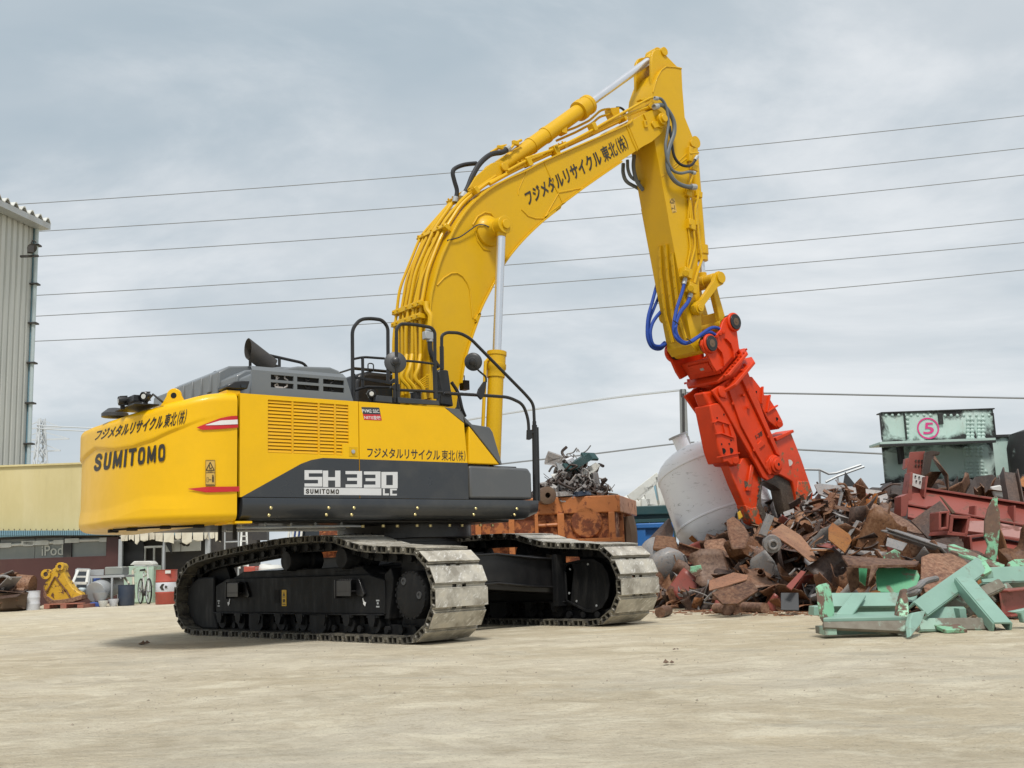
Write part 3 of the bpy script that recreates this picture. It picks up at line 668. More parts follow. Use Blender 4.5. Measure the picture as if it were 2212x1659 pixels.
def cw_poly(pts, mat, name, lift=.006, nx=14):      # a marking: quads between an upper and a lower edge
    (up_, lo__) = pts; m = MB(); vv = []; 
    for i in range(nx+1):
        for e in (up_, lo__):
            x = e[0][0]+(e[-1][0]-e[0][0])*i/nx; vv.append(CW(1, x, lerp_tab(e, x), lift))
    m.add(vv, [(2*i, 2*i+2, 2*i+3, 2*i+1) for i in range(nx)]); return up(m, name, mat, cwt)
cw_poly(([(808,845),(960,785),(1030,770),(1078,768)], [(808,847),(845,862),(960,856),(1083,846)]), 'red_mark', 'reflective_marking', .014)
cw_poly(([(868,828),(965,799),(1079,793)], [(868,831),(965,829),(1080,824)]), 'white_mark', 'reflective_marking', .018)
cw_poly(([(752,1252),(870,1240),(1091,1237)], [(752,1255),(870,1277),(1091,1270)]), 'red_mark', 'reflective_marking', .014)
for a, b in (((95,985),(103,960)), ((62,1370),(76,1335))):
    pass
lb = cw_poly(([(866,1064),(928,1062)], [(866,1232),(930,1230)]), 'label_pale', 'warning_label', .013, 4)
m = MB()
def cwb(x0, y0, x1, y1): m.add([CW(1,x0,y0,.018),CW(1,x1,y0,.018),CW(1,x1,y1,.018),CW(1,x0,y1,.018)], [(0,1,2,3)])
for a in ((866,1062,868,1232),(928,1062,930,1232),(866,1062,930,1065),(866,1143,930,1146),(866,1229,930,1232)): cwb(*a)
def cwl(x0, y0, x1, y1, w=2.5):
    dx, dy = x1-x0, y1-y0; l = sqrt(dx*dx+dy*dy); nx_, ny_ = -dy/l*w, dx/l*w
    m.add([CW(1,x0+nx_,y0+ny_,.018),CW(1,x1+nx_,y1+ny_,.018),CW(1,x1-nx_,y1-ny_,.018),CW(1,x0-nx_,y0-ny_,.018)], [(0,1,2,3)])
for a in ((870,1130,897,1076),(897,1076,924,1130),(870,1130,924,1130),(893,1095,893,1118),(893,1118,905,1118),(905,1110,905,1120)): cwl(*a)
for k in range(8): cwb(882+k*4,1138,884.5+k*4,1142); 
for k in range(11): cwb(870+k*5,1221,873+k*5,1227)
cwb(874,1176,876,1208); cwb(884,1176,886,1208); cwb(874,1176,886,1178); cwb(874,1206,886,1208); cwl(888,1192,905,1192,2); cwb(910,1170,921,1208); cwb(911,1160,919,1168)
up(m, 'label_pictogram', 'writing', lb)
m = MB()                                            # lifting eye
c = CW(1, 665, 640, 0); c = Vector((-3.22, -1.16, 2.325)); M_ = Matrix.Rotation(radians(-40), 3, 'Z')
ring = [];
for k in range(13): a = pi*k/12; ring.append((.07*cos(a), .085+.07*sin(a)))
outl = [(.14,-.02),(.10,.03)]+ring+[(-.10,.03),(-.14,-.02)]
m.ext([c+M_ @ Vector((a, -.02, b)) for a, b in outl], M_ @ Vector((0, .04, 0)))
ey = up(m, 'lifting_eye', 'yellow', cwt, bev=.006); m = MB(); m.cyl(c+M_ @ Vector((0,-.023,.085)), c+M_ @ Vector((0,.023,.085)), .028, n=16); up(m, 'eye_hole', 'gap', ey)
m = MB(); m.bx(-2.78,-2.72,-1.40,-1.1,1.18,1.20); m.bx(-2.72,-2.55,-1.44,-1.2,1.185,1.205); up(m, 'mount_strip', 'yellow', cwt)
m = MB(); m.tube([(-3.5,-.35,1.18),(-3.3,-.8,1.18),(-2.9,-1.1,1.18)],.012,6)
for p in ((-3.45,-.6),(-3.25,-.95),(-3.0,-1.15),(-3.5,-.2)): m.box((p[0]+.08,p[1]+.1,1.178),(.09,.06,.03))
for y_ in (-1.2,-.85): m.box((-2.62,y_,1.12),(.03,.03,.16))
ups(m, 'bottom_clamp', 'gap', cwt)
# ---- engine hood
m = MB(); yR = -1.30
hp = [(-2.50,2.437),(-2.475,2.66),(-2.43,2.69),(-2.2,2.735),(-1.97,2.785),(-1.60,2.805),(-1.50,2.775),(-1.44,2.70),(-1.345,2.437)]
m.prism(hp, yR+.03, 1.05)
m.prism([(-2.52,2.437),(-2.50,2.70),(-2.40,2.76),(-2.0,2.83),(-1.7,2.84),(-1.5,2.80),(-1.35,2.437)], -.95, 1.1)
m.prism([(-2.54,2.437),(-2.52,2.80),(-2.40,2.87),(-2.05,2.90),(-1.9,2.88),(-1.8,2.437)], -.55, .85)
m.prism([(-2.53,2.437),(-2.50,2.80),(-2.3,2.84),(-2.0,2.82),(-1.8,2.437)], .80, 1.38)
cols = [(-2.29,-2.04),(-2.0,-1.75),(-1.705,-1.46)]; rws = [(2.538,2.590),(2.617,2.668)]
xs = [-2.492]+[q_ for c_ in cols for q_ in c_]+[-1.40]; zs = [2.44,2.538,2.590,2.617,2.668,2.70]
hood = up(m, 'engine_hood', 'hood_grey', bev=.02, seg=3)
m = MB(); xr = lambda x, z: x if x < -1.41 else -1.345-(z-2.437)*.34
yo = lambda z: yR
for d_ in (0, .028): m.add([(xr(x, z), yo(z)+d_, z) for x in xs for z in zs], [(i*6+j, i*6+j+1, i*6+j+7, i*6+j+6) for i in range(7) for j in range(5) if not (i in (1,3,5) and j in (1,3))])
for i in (1,3,5):
    for j in (1,3):
        q_ = [(xs[i],zs[j]),(xs[i+1],zs[j]),(xs[i+1],zs[j+1]),(xs[i],zs[j+1])]; m.add([(a, yR, b) for a, b in q_]+[(a, yR+.028, b) for a, b in q_], [(k, (k+1) % 4, 4+(k+1) % 4, 4+k) for k in range(4)])
m.add([(xs[0],yo(z)+d_,z) for z in zs for d_ in (0,.028)], [(2*j,2*j+2,2*j+3,2*j+1) for j in range(5)]); m.add([(xr(x,2.70),yR,2.70) for x in xs]+[(xr(x,2.70)-(.02 if x > -1.41 else 0),yR+.035,2.745) for x in xs], [(i,i+1,9+i,8+i) for i in range(7)])
up(m, 'grille_panel', 'hood_grey', hood, weld=True, ang=12)
for c_ in cols:
    for r_ in rws:
        m = MB(); m.bx(c_[0],c_[1],yR+.024,yR+.0285,r_[0],r_[1]); op = up(m, 'grille_opening', 'gap', hood)
        m = MB(); rr = R(int(c_[0]*100+r_[0]*1000))
        for k in range(3): x = c_[0]+.03+rr.random()*.18; m.tube([(x,yR+.02,r_[0]+.005),(x+rr.uniform(-.04,.04),yR+.018,(r_[0]+r_[1])/2),(x+rr.uniform(-.05,.05),yR+.02,r_[1]-.005)],rr.uniform(.004,.012),6)
        if r_ is rws[0] and c_ is cols[0]: m.cyl((c_[0]+.05,yR+.02,2.535),(c_[0]+.14,yR+.02,2.535),.02)
        up(m, 'engine_pipe', 'steel_grey' if c_ is cols[0] else 'under_black', op)
for y_, z_ in ((-1.02,2.60),(-.86,2.585),(-1.0,2.535),(.75,2.62),(-.6,2.60),(-.55,2.52)):
    m = MB(); m.bx(-2.535,-2.49,y_-.035,y_+.035,z_-.02,z_+.02); up(m, 'hood_clip', 'black', hood, bev=.006)
for y_ in (-.35,-.1,.15,.4,.62):
    m = MB(); m.ext([(-2.55,y_-.05,2.60),(-2.55,y_+.05,2.60),(-2.532,y_+.02,2.80),(-2.532,y_-.02,2.80)],(.03,0,0)); up(m, 'hood_rib', 'hood_grey', hood, bev=.01)
m = MB(); m.tube(fillet([(-2.2,.35,2.88),(-2.2,.35,2.96),(-2.2,.25,2.96),(-2.2,.25,2.88)],.03),.008,6); up(m, 'lifting_loop', 'black', hood)
p0, p1 = US(1,1275,420,-.62), US(1,1148,322,-.62); dv = (p1-p0).normalized()
m = MB(); a = p0-dv*.06; n_ = 24; sd = dv.cross(Vector((0,1,0))).normalized(); rr_ = .095
def ex_ring(t, r, slant):
    o = a+dv*t; return [o + Vector((0,1,0))*r*cos(2*pi*k/n_) + sd*r*sin(2*pi*k/n_) + dv*slant*sin(2*pi*k/n_) for k in range(n_)]
L_ = (p1-a).length
vv = ex_ring(0,rr_,0)+ex_ring(L_,rr_,-.06)+ex_ring(L_,rr_-.008,-.06)+ex_ring(.15,rr_-.008,0)
m.add(vv, [(b_*n_+k, b_*n_+(k+1) % n_, (b_+1)*n_+(k+1) % n_, (b_+1)*n_+k) for b_ in range(3) for k in range(n_)]+[tuple(range(3*n_,4*n_))])
m.cyl((p0.x+.03,-.62,2.80),(p0.x+.03,-.62,p0.z-.02),.088); up(m, 'exhaust_pipe', 'dark_frame', ang=60)
m = MB(); m.tube(fillet([(-2.03,-.45,2.86),(-2.03,-.45,3.06),(-1.45,-.45,2.99),(-1.42,-.45,2.80)],.09),.017,8); m.tube([(-1.78,-.45,3.02),(-1.78,-.45,2.82)],.017,8); m.tube(fillet([(-2.03,-.25,2.86),(-2.03,-.25,3.06),(-2.03,-.45,3.06)],.05),.017,8); up(m, 'hood_rail', 'black')
# cameras and lamps
def lamp(p, d, r=.045, name='work_lamp', l=.09):
    p = Vector(p); d = Vector(d).normalized(); m = MB(); m.lathe([(r*.7,-l),(r,-l*.6),(r,0),(r*.86,.006),(r*.86,-.004)], p, d, 18)
    for k in range(6): a_ = 2*pi*k/6; b_ = d.cross(Vector((0,0,1))).normalized(); c_ = b_.cross(d); e_ = b_*cos(a_)*r+c_*sin(a_)*r; m.bar(p+e_*.98-d*l*.9, p+e_*1.0-d*.01, .008, .012)
    m.bar(p-d*l*.4, p-d*l*.4-Vector((0,0,r*1.9)), .02, .04); o = up(m, name, 'black'); q_ = MB(); q_.lathe([(r*.55,.002),(r*.5,.006),(.001,.006)], p, d, 14); up(q_, 'lens', 'lens', o); return o
lamp(US(1,455,640,-1.0), (-.75,-.6,-.15)); lamp(US(1,290,670,-.7), (-.95,.2,-.1)); lamp(US(2,475,622,-1.36), (-.35,-.9,-.15), .045)
m = MB(); p = US(1,360,690,-.8); m.bx(p.x-.02,p.x+.22,-1.0,-.45,p.z-.03,p.z-.015); m.box(p+Vector((.05,0,.04)),(.12,.3,.06)); m.tube([p+Vector((.1,-.2,0)),p+Vector((.12,-.3,.06)),p+Vector((.2,-.35,-.02))],.012,6); up(m, 'lamp_bracket', 'black', bev=.01)
m = MB(); p = US(1,225,752,-.25); m.lathe([(.03,-.04),(.13,-.035),(.13,0),(.07,.05),(.01,.06)], (p.x+.06,-.25,p.z), (0,0,1)); up(m, 'rear_camera', 'dark_mirror')
m = MB(); P = [US(1,a_,b_,-1.42) for a_, b_ in ((1008,580),(1015,563),(1060,540),(1110,535),(1162,537),(1145,590),(1060,588))]; m.ext(P, (0,.22,0)); sc = up(m, 'side_camera', 'black', bev=.01); m = MB(); m.box(US(1,1118,572,-1.424),(.05,.01,.03)); up(m, 'lens', 'glass', sc); m = MB(); m.bx(-2.80,-2.66,-1.40,-1.22,2.41,2.46); up(m, 'camera_bracket', 'yellow', sc)
# ---- cab roof beyond the hood
m = MB(); cb = [(-.30,2.2),(-.30,3.02),(-.24,3.13),(-.10,3.165),(1.1,3.15),(1.25,3.08),(1.45,2.2)]
m.prism(cb, .48, 1.38); cab = up(m, 'cab', 'black', bev=.05, seg=3)
m = MB(); m.bx(-.312,-.296,.56,1.30,2.45,2.98); up(m, 'rear_window', 'glass', cab, bev=.02)
m = MB(); m.prism([(-.05,2.5),(-.05,2.98),(1.2,2.96),(1.3,2.5)], .466, .478); up(m, 'side_window', 'glass', cab)
m = MB()
for y_ in (.52,1.34): m.tube([(-.32,y_,3.19),(1.2,y_,3.19)],.02,6)
for x_ in (-.3,0,.3,.6,.9): m.tube([(x_,.52,3.19),(x_,1.34,3.19)],.012,6)
for x_ in (-.3,1.1):
    for y_ in (.52,1.34): m.tube([(x_,y_,3.10),(x_,y_,3.19)],.015,6)
m.tube(fillet([(-.1,.5,3.17),(-.1,.5,3.27),(-.02,.5,3.27),(-.02,.5,3.17)],.03),.008,6); up(m, 'roof_guard', 'black', cab)
# ---- handrails
def rail(name, pts, yy, r=.019, rad=.1, extra=()):
    m = MB(); m.tube(fillet([US(n_, a_, b_, yy) for n_, a_, b_ in pts], rad, 6), r, 10)
    for e in extra: m.tube(fillet([US(n_, a_, b_, yy) for n_, a_, b_ in e[0]], .08), e[1], 10)
    return up(m, name, 'black')
T2 = lambda L: [(2, a, b) for a, b in L]
rail('handrail', T2([(350,590),(347,190),(400,128),(470,122),(545,132),(583,180),(585,560)]), -.72, .021, .1, ((T2([(350,393),(420,378),(560,388)]),.014),(T2([(365,600),(430,576),(640,580)]),.016),(T2([(415,380),(418,575)]),.018),(T2([(352,490),(352,680)]),.026)))
m = MB(); P = [US(2,a_,b_,-.74) for a_, b_ in ((362,505),(520,525),(600,540),(625,520),(640,545),(600,560),(380,520))]; m.ext(P,(0,.03,0)); up(m, 'mirror_bracket', 'black')
rail('handrail', T2([(640,600),(640,190),(668,158),(760,163),(870,182),(895,212),(895,460)]), -1.36, .019, .06, ((T2([(640,400),(760,408),(890,424)]),.013),(T2([(600,578),(640,597),(800,603),(945,612)]),.016),(T2([(893,445),(900,655)]),.026),(T2([(648,560),(650,690)]),.026),(T2([(628,560),(628,680)]),.02)))
rail('handrail', T2([(940,460),(940,235),(975,215),(1060,218),(1130,255),(1495,625),(1550,690),(1556,840)]), -1.36, .019, .1, ((T2([(940,310),(942,460)]),.025),(T2([(955,618),(1200,632),(1385,645),(1480,690),(1515,790),(1520,925)]),.019),(T2([(1555,805),(1556,860)]),.024),(T2([(1556,830),(1563,1335)]),.032),(T2([(1574,845),(1585,1335)]),.018),(T2([(1515,880),(1560,880)]),.02)))
m = MB(); P = [US(2,a_,b_,-1.40) for a_, b_ in ((650,645),(920,668),(928,697),(652,682))]; m.ext(P,(0,.04,0)); P = [US(2,a_,b_,-1.40) for a_, b_ in ((510,632),(612,640),(614,682),(500,672))]; m.ext(P,(0,.04,0)); up(m, 'toe_board', 'charcoal', bev=.004)
m = MB(); P = [US(2,a_,b_,-1.30) for a_, b_ in ((915,475),(930,458),(985,465),(1020,705),(930,692),(940,600))]; m.ext(P,(0,.10,0)); up(m, 'valve_box', 'black', bev=.015)
m = MB(); m.tube(spline([US(2,1005,545,-1.1),US(2,1050,620,-1.1),US(2,1075,720,-1.1),US(2,1095,770,-1.05)]),.02,8); up(m, 'hose', 'rubber')
m = MB(); P = [US(2,a_,b_,-1.38) for a_, b_ in ((1510,862),(1540,860),(1545,915),(1525,928),(1508,925))]; m.ext(P,(0,.02,0)); up(m, 'rail_clamp', 'black')
def mirror(n, x, y, r, yy, nrm, arm):
    p = US(n, x, y, yy); nv = Vector(nrm).normalized(); m = MB()
    m.lathe([(.03,.03),(.05,.028),(.055,.012),(r*.75,.006),(r*.97,-.006),(r,-.02),(r*.95,-.03),(.01,-.03)], p, nv, 32); o = up(m, 'mirror', 'dark_mirror', ang=50)
    m = MB(); m.lathe([(.035,.02),(.04,.05),(.02,.06),(.001,.06)], p, nv, 14); pts = [p+nv*.05]+[US(a_, b_, c_, yy-.02) for a_, b_, c_ in arm]; m.tube(fillet(pts,.06),.011,8); up(m, 'mirror_arm', 'black', o)
mirror(2, 634, 411, .121, -1.36, (-.45,-.88,.12), T2([(634,440),(648,520),(648,600)]))
mirror(2, 1147, 411, .105, -1.36, (-.75,-.62,-.25), T2([(1180,465),(1235,510),(1235,545)]))
m = MB(); P = [US(2,a_,b_,-1.40) for a_, b_ in ((1225,540),(1238,545),(1225,630),(1205,660),(1178,630),(1190,590))]; m.ext(P,(0,.03,0)); up(m, 'mirror_mount', 'black')
m = MB(); p = US(2,768,630,-1.2); m.cyl(p-Vector((0,0,.10)), p+Vector((0,0,.02)), .06); fc = up(m, 'filler_neck', 'black'); m = MB(); m.cyl(p+Vector((0,0,.021)), p+Vector((0,0,.045)), .068); up(m, 'filler_cap', 'off_white', fc)
# ---- writing on the flank
FL = lambda n, x, y: US(n, x, y, -1.4590)
FY = lambda n, x, y: US(n, x, y, -1.4556)
up(jp_sign(2, [(446,1044),(1098,1072),(1098,1000),(446,978)], FY, .024), 'owner_lettering', 'writing', pump)
def strokes(ox, w, h, top, bars, fn, n=2):
    mb = MB()
    for (a, b, c, d) in bars:
        P = [fn(n, ox+x_*w, top+y_*h) for x_, y_ in ((a,b),(c,b),(c,d),(a,d))]; mb.add(P, [(0,1,2,3)])
    return mb
t_ = .19; hw_ = .30
GL = {'S': [(0,0,1,t_),(0,0,hw_*.8,.59),(0,.41,1,.59),(1-hw_*.8,.41,1,1),(0,1-t_,1,1)], 'H': [(0,0,hw_,1),(1-hw_,0,1,1),(0,.40,1,.60)],
      '3': [(0,0,1,t_),(.1,.41,1,.59),(0,1-t_,1,1),(1-hw_,0,1,1)], '0': [(0,0,1,t_),(0,1-t_,1,1),(0,0,hw_,1),(1-hw_,0,1,1)], 'L': [(0,0,.32,1),(0,.72,1,1)], 'C': [(0,0,1,.24),(0,.76,1,1),(0,0,.32,1)]}
GL = {k: v for k, v in GL.items()}
def dedup(bars):                                    # cut a glyph's boxes into cells so that no two faces overlap
    xs_ = sorted({q for b in bars for q in (b[0], b[2])}); ys_ = sorted({q for b in bars for q in (b[1], b[3])}); out = []
    for i in range(len(xs_)-1):
        for j in range(len(ys_)-1):
            cx_, cy_ = (xs_[i]+xs_[i+1])/2, (ys_[j]+ys_[j+1])/2
            if any(b[0] < cx_ < b[2] and b[1] < cy_ < b[3] for b in bars): out.append((xs_[i], ys_[j], xs_[i+1], ys_[j+1]))
    return out
mod = MB()
for g_, ox, w_, tp, h_ in (('S',30,118,1129,109),('H',152,116,1132,109),('3',302,110,1135,109),('3',424,110,1138,108),('0',540,108,1141,108),('L',550,40,1252,44),('C',598,45,1252,45)):
    s_ = strokes(ox, w_, h_, tp, dedup(GL[g_]), FL); mod.add(s_.v, s_.f)
up(mod, 'model_lettering', 'grey_letter', door)
m = dpoly(2, [(27,1244),(540,1250),(540,1296),(27,1292)], FL); pl = up(m, 'maker_plate', 'grey_letter', door)
up(decal("SUMITOMO", 2, [(38,1285),(260,1288),(260,1256),(38,1253)], lambda n, x, y: US(n, x, y, -1.4605), 'bold'), 'maker_lettering', 'writing', pl)
st = up(dpoly(2, [(407,710),(526,714),(543,800),(426,795)], FY), 'sticker', 'charcoal', pump)
F2 = lambda n, x, y: US(n, x, y, -1.4570)
up(dpoly(2, [(417,757),(536,760),(543,800),(426,795)], F2), 'sticker_band', 'red_mark', st)
F3 = lambda n, x, y: US(n, x, y, -1.4582)
m = decal("PVM2 SSC", 2, [(414,747),(528,750),(524,728),(411,724)], F3, .01); s2 = decal("NETIS登録", 2, [(428,790),(536,795),(533,770),(424,765)], F3, .01); m.add(s2.v, s2.f); up(m, 'sticker_lettering', 'white_mark', st)
# ------------------------------------------------------------------ boom
BY = .34
bo_top = [(17,535,930),(17,530,700),(17,520,300),(6,462,1540),(6,480,1380),(6,545,1140),(6,610,985),(6,690,825),(6,800,672),(6,945,545),(6,1095,458),(6,1250,388),(7,160,1135),(7,500,985),(7,835,838),(7,900,790),(7,985,735),(7,1050,705)]
bo_end = [(7,1105,695),(7,1150,725),(7,1172,780),(7,1168,840),(7,1140,895)]
bo_bot = [(7,1060,965),(7,930,1040),(7,480,1348),(7,165,1590),(6,1560,660),(6,1400,783),(6,1255,918),(6,1150,1035),(6,1065,1150),(6,1015,1245),(6,940,1390),(6,880,1510),(6,832,1635),(17,990,130),(17,930,300),(17,880,450),(17,840,600),(17,800,870),(17,780,1010)]
def smooth2(pts, k=3): return [(q.x, q.z) for q in spline([Vector((a, 0, b)) for a, b in pts], k)]
topc = UP(0, [KV(*q) for q in []], 0) if False else [(q.x, q.z) for q in (US(n, a, b, -BY) for n, a, b in bo_top)]
endc = [(q.x, q.z) for q in (US(n, a, b, -BY) for n, a, b in bo_end)]
botc = [(q.x, q.z) for q in (US(n, a, b, -BY) for n, a, b in bo_bot)]
topc = smooth2(topc); botc = smooth2(botc)
foot = [(.10, 2.0), (-.05, 1.7), (-.30, 1.75), (-.38, 2.0)]
outline = topc + endc + botc
m = MB()
body = [foot[3]] + outline + [foot[0], foot[1], foot[2]]
m.prism(body, -BY+.02, BY-.02)
n = len(topc)
def plate(curve, off, th_, y0, y1, mb):             # flange following an edge of the boom
    nn = len(curve); vs_ = []
    for i in range(nn):
        a, b = Vector(curve[max(0, i-1)]), Vector(curve[min(nn-1, i+1)]); t = (b-a).normalized(); nv = Vector((-t.y, t.x)); p = Vector(curve[i])
        for o_ in (off, off+th_):
            q = p+nv*o_; vs_ += [Vector((q.x, y0, q.y)), Vector((q.x, y1, q.y))]
    fs = []
    for i in range(nn-1):
        a, b = 4*i, 4*(i+1); fs += [(a, a+1, b+1, b), (a+2, b+2, b+3, a+3), (a, b, b+2, a+2), (a+1, a+3, b+3, b+1)]
    fs += [(0,2,3,1), (4*nn-4, 4*nn-3, 4*nn-1, 4*nn-2)]; mb.add(vs_, fs)
plate(topc[:-6], 0.001, .022, -BY-.012, BY+.012, m)
plate(botc[4:-4], 0.001, .022, -BY-.012, BY+.012, m)
boom = up(m, 'boom', 'boom_yellow', bev=.008)
tipc = US(7,1130,785,-BY)
m = MB(); m.cyl((tipc.x,-BY-.05,tipc.z),(tipc.x,BY+.05,tipc.z),.095,n=32); m.cyl((tipc.x,-BY-.085,tipc.z),(tipc.x,BY+.085,tipc.z),.06,n=24); up(m, 'boom_pin', 'boom_yellow', boom, bev=.006)
m = MB(); P = UP(7, [(985,740),(1008,790),(985,790),(995,850),(1025,845),(1020,835),(1003,836),(1000,805),(1018,795),(998,735)], -BY-.0); m.prism(P, -BY-.006, -BY+.02)
P = UP(7, [(1060,795),(1050,815),(1075,855),(1105,845),(1130,855),(1155,845),(1160,800)], -BY); m.prism(P, -BY-.004, -BY+.02); up(m, 'pin_keeper', 'boom_yellow', boom, bev=.003)
m = MB()                                            # tip casting seam, stiffener outlines, weld beads
def bead(n_, pts, r=.009): m.tube([US(n_, a, b, -BY+.018) for a, b in pts], r, 6)
bead(7,[(840,830),(885,950),(930,1045)],.014); bead(7,[(858,825),(900,930),(945,1035)],.008)
bead(6,[(1405,315),(1450,420),(1520,570),(1560,655)]); bead(6,[(1520,570),(1480,640),(1415,755),(1400,775),(1330,775),(1270,755),(1215,700)]); bead(6,[(1520,562),(1640,540)]); bead(7,[(280,1385),(490,1350)],.008)
bead(6,[(515,1330),(570,1270),(630,1232),(680,1228),(725,1255),(765,1310),(788,1370),(795,1450),(810,1600)],.012)
bead(6,[(1255,390),(1220,470),(1190,540),(1190,580)],.007); bead(6,[(810,830),(850,760),(910,725),(960,735),(1005,790),(1020,860)],.013); bead(6,[(830,880),(850,960),(900,1030),(955,1045)],.012)
ups(m, 'weld_bead', 'boom_yellow', boom)
cpin = US(6,1050,838,-.56)
m = MB(); m.lathe([(.21,0),(.20,.03),(.15,.06),(.115,.11),(.10,.20)], (cpin.x-.03,-BY+.015,cpin.z-.01), (0,-1,0), 36); up(m, 'cylinder_boss', 'boom_yellow', boom); m = MB(); m.lathe([(.21,0),(.20,.03),(.15,.06),(.115,.11),(.10,.20)], (cpin.x-.03,BY-.015,cpin.z-.01), (0,1,0), 36); up(m, 'cylinder_boss', 'boom_yellow', boom)
m = MB(); m.tube(spline([US(6,600,957,-BY-.005),US(6,700,930,-BY-.01),US(6,790,870,-BY-.02),US(6,850,830,-BY-.03),US(6,900,828,-BY-.07),US(6,945,845,-BY-.14)]), .009, 6); up(m, 'grease_line', 'rubber', boom)
# boom cylinders
cbot = US(17,1060,1240,-.56); cbot = Vector((cpin.x-.27, -.56, 1.95)); cmid = US(17,1100,495,-.56)
dirc = (cbot-cpin).normalized()
for s in (-1, 1):
    T = lambda p: Vector((p.x, s*.56, p.z))
    a, b = T(cpin), T(cbot); d = (b-a).normalized(); L_ = ((T(cmid)-a).dot(d))
    m = MB(); m.cyl(a+d*L_, b, .098, n=28); m.lathe([(.098,0),(.125,0),(.125,.05),(.115,.055),(.115,.16),(.125,.165),(.125,.22),(.112,.24),(.112,.33),(.098,.33)], a+d*(L_-.02), d, 32)
    cy = up(m, 'boom_cylinder', 'boom_yellow', ang=40)
    m = MB(); m.cyl(a+d*.13, a+d*(L_+.02), .056, n=24); rd = up(m, 'cylinder_rod', 'chrome', cy)
    m = MB(); m.cyl(a+d*.05, a+d*.15, .07, .06, n=20); m.cyl(a-Vector((0,.085,0)), a+Vector((0,.085,0)), .115, n=32); m.cyl(a-Vector((0,.11,0)), a+Vector((0,.11,0)), .06, n=24); m.box(a+Vector((.13,0,.04)),(.05,.03,.03)); up(m, 'rod_eye', 'boom_yellow', cy, bev=.005)
    m = MB(); o_ = Vector((-.13,0,0)); m.tube([a+d*(L_+.06)+o_*.8, a+d*(L_+.12)+o_*1.3, a+d*(L_+1.2)+o_*1.3], .022, 8); up(m, 'cylinder_pipe', 'boom_yellow', cy)
# pipes along the back of the boom
NR = [];
def off_curve(o_, i0, i1, step):
    out = []
    idx = list(range(i0, i1, step))
    for i in idx:
        a, b = Vector(topc[max(0, i-1)]), Vector(topc[min(n-1, i+1)]); t = (b-a).normalized(); nv = Vector((-t.y, t.x)); q = Vector(topc[i])+nv*o_; out.append((q.x, q.y))
    return out
rp = R(5)
def pipe(y0, y1, o_, i0, i1, r, name='hydraulic_pipe', mat='boom_yellow', extra=None, kinks=(0,9,17,24,31,38)):
    ks = [k for k in kinks if i0 < k < i1]; ks = [i0]+ks+[i1]; C_ = off_curve(o_, 0, n, 1); P = []
    for j, k in enumerate(ks):
        f = j/(len(ks)-1); P.append(Vector((C_[k][0], y0+(y1-y0)*min(1, f*1.4), C_[k][1])))
    if extra: P += extra
    m = MB(); m.tube(fillet(P, .14, 5), r, 8); return up(m, name, mat, boom)
for y0, y1, o_, i0, i1, r, ks in ((-.25,-.19,.085,4,n-8,.024,(9,14,19,24,28,33,40)),(-.17,-.11,.10,1,n-8,.019,(8,13,20,23,29,34,40)),(-.09,-.17,.115,1,30,.024,(9,15,21,25)),(.02,-.03,.13,1,24,.024,(7,14,20)),
                              (.12,.12,.115,1,27,.022,(8,15,19,24)),(.22,.2,.11,1,n-12,.020,(7,14,20,25,33)),(.30,.27,.13,1,n-12,.020,(6,13,20,27,34))):
    pipe(y0, y1, o_, i0, i1, r, kinks=ks)
C12 = off_curve(.07, 0, n, 1)
for k in (8, 10, 20, 26, 34, 38, 44):
    if k >= n: continue
    a = topc[k-1]; b = topc[min(n-1, k+1)]; t = Vector((b[0]-a[0], 0, b[1]-a[1])).normalized(); nv = Vector((-t.z, 0, t.x)); Mx = Matrix((t, Vector((0,1,0)), nv)).transposed()
    m = MB(); p = Vector((topc[k][0], 0, topc[k][1]))
    if k < 22: m.box(p+nv*.135,(.07,.62,.012),Mx); 
    for y in ((-.27,-.15,.0,.2,.3) if k < 30 else (-.25,-.17)):
        m.box(p+nv*.10+Vector((0,y,0)),(.06,.085,.09),Mx); m.cyl(p+nv*.14+Vector((0,y,0)), p+nv*.165+Vector((0,y,0)), .014, n=6)
    if k < 22:
        for y in (-.3,.3): m.box(p+nv*.07+Vector((0,y,0)),(.05,.02,.14),Mx)
    up(m, 'pipe_clamp', 'boom_yellow', boom, bev=.004)
# second bank of pipes that leaves the boom head towards the arm
m = MB(); 
for pts, y, r in (([(6,1100,380),(6,1250,300),(6,1400,240),(7,0,1110),(7,240,1030),(7,480,915),(7,700,790),(7,900,680),(7,1030,610),(7,1080,607)],-.30,.020),([(6,950,490),(6,1100,405),(6,1270,320),(6,1480,220),(7,0,1160),(7,250,1040),(7,480,930),(7,700,815),(7,900,725),(7,1000,690),(7,1060,680)],-.26,.027)):
    m = MB(); m.tube(spline([US(n_, a, b, y) for n_, a, b in pts], 4), r, 8); up(m, 'hydraulic_pipe', 'boom_yellow', boom)
m = MB()
for n_, a, b in ((6,1490,215),(7,245,1035),(7,560,850),(7,20,1140)): p = US(n_, a, b, -.28); m.box(p,(.08,.12,.12),Matrix.Rotation(radians(-28),3,'Y'))
up(m, 'pipe_clamp', 'boom_yellow', boom, bev=.006)
for pts in ([(7,240,915),(7,420,850),(7,540,790),(7,630,705),(7,700,695)],[(7,260,960),(7,420,890),(7,560,815),(7,620,760),(7,700,740)]):
    m = MB(); m.tube(fillet([US(n_, a, b, .1) for n_, a, b in pts], .08), .018, 8); up(m, 'hydraulic_pipe', 'boom_yellow', boom)
m = MB(); P = UP(7, [(695,695),(765,690),(770,770),(730,790),(700,730)], .1); m.prism(P, .05, .2); up(m, 'pipe_bracket', 'boom_yellow', boom, bev=.006)
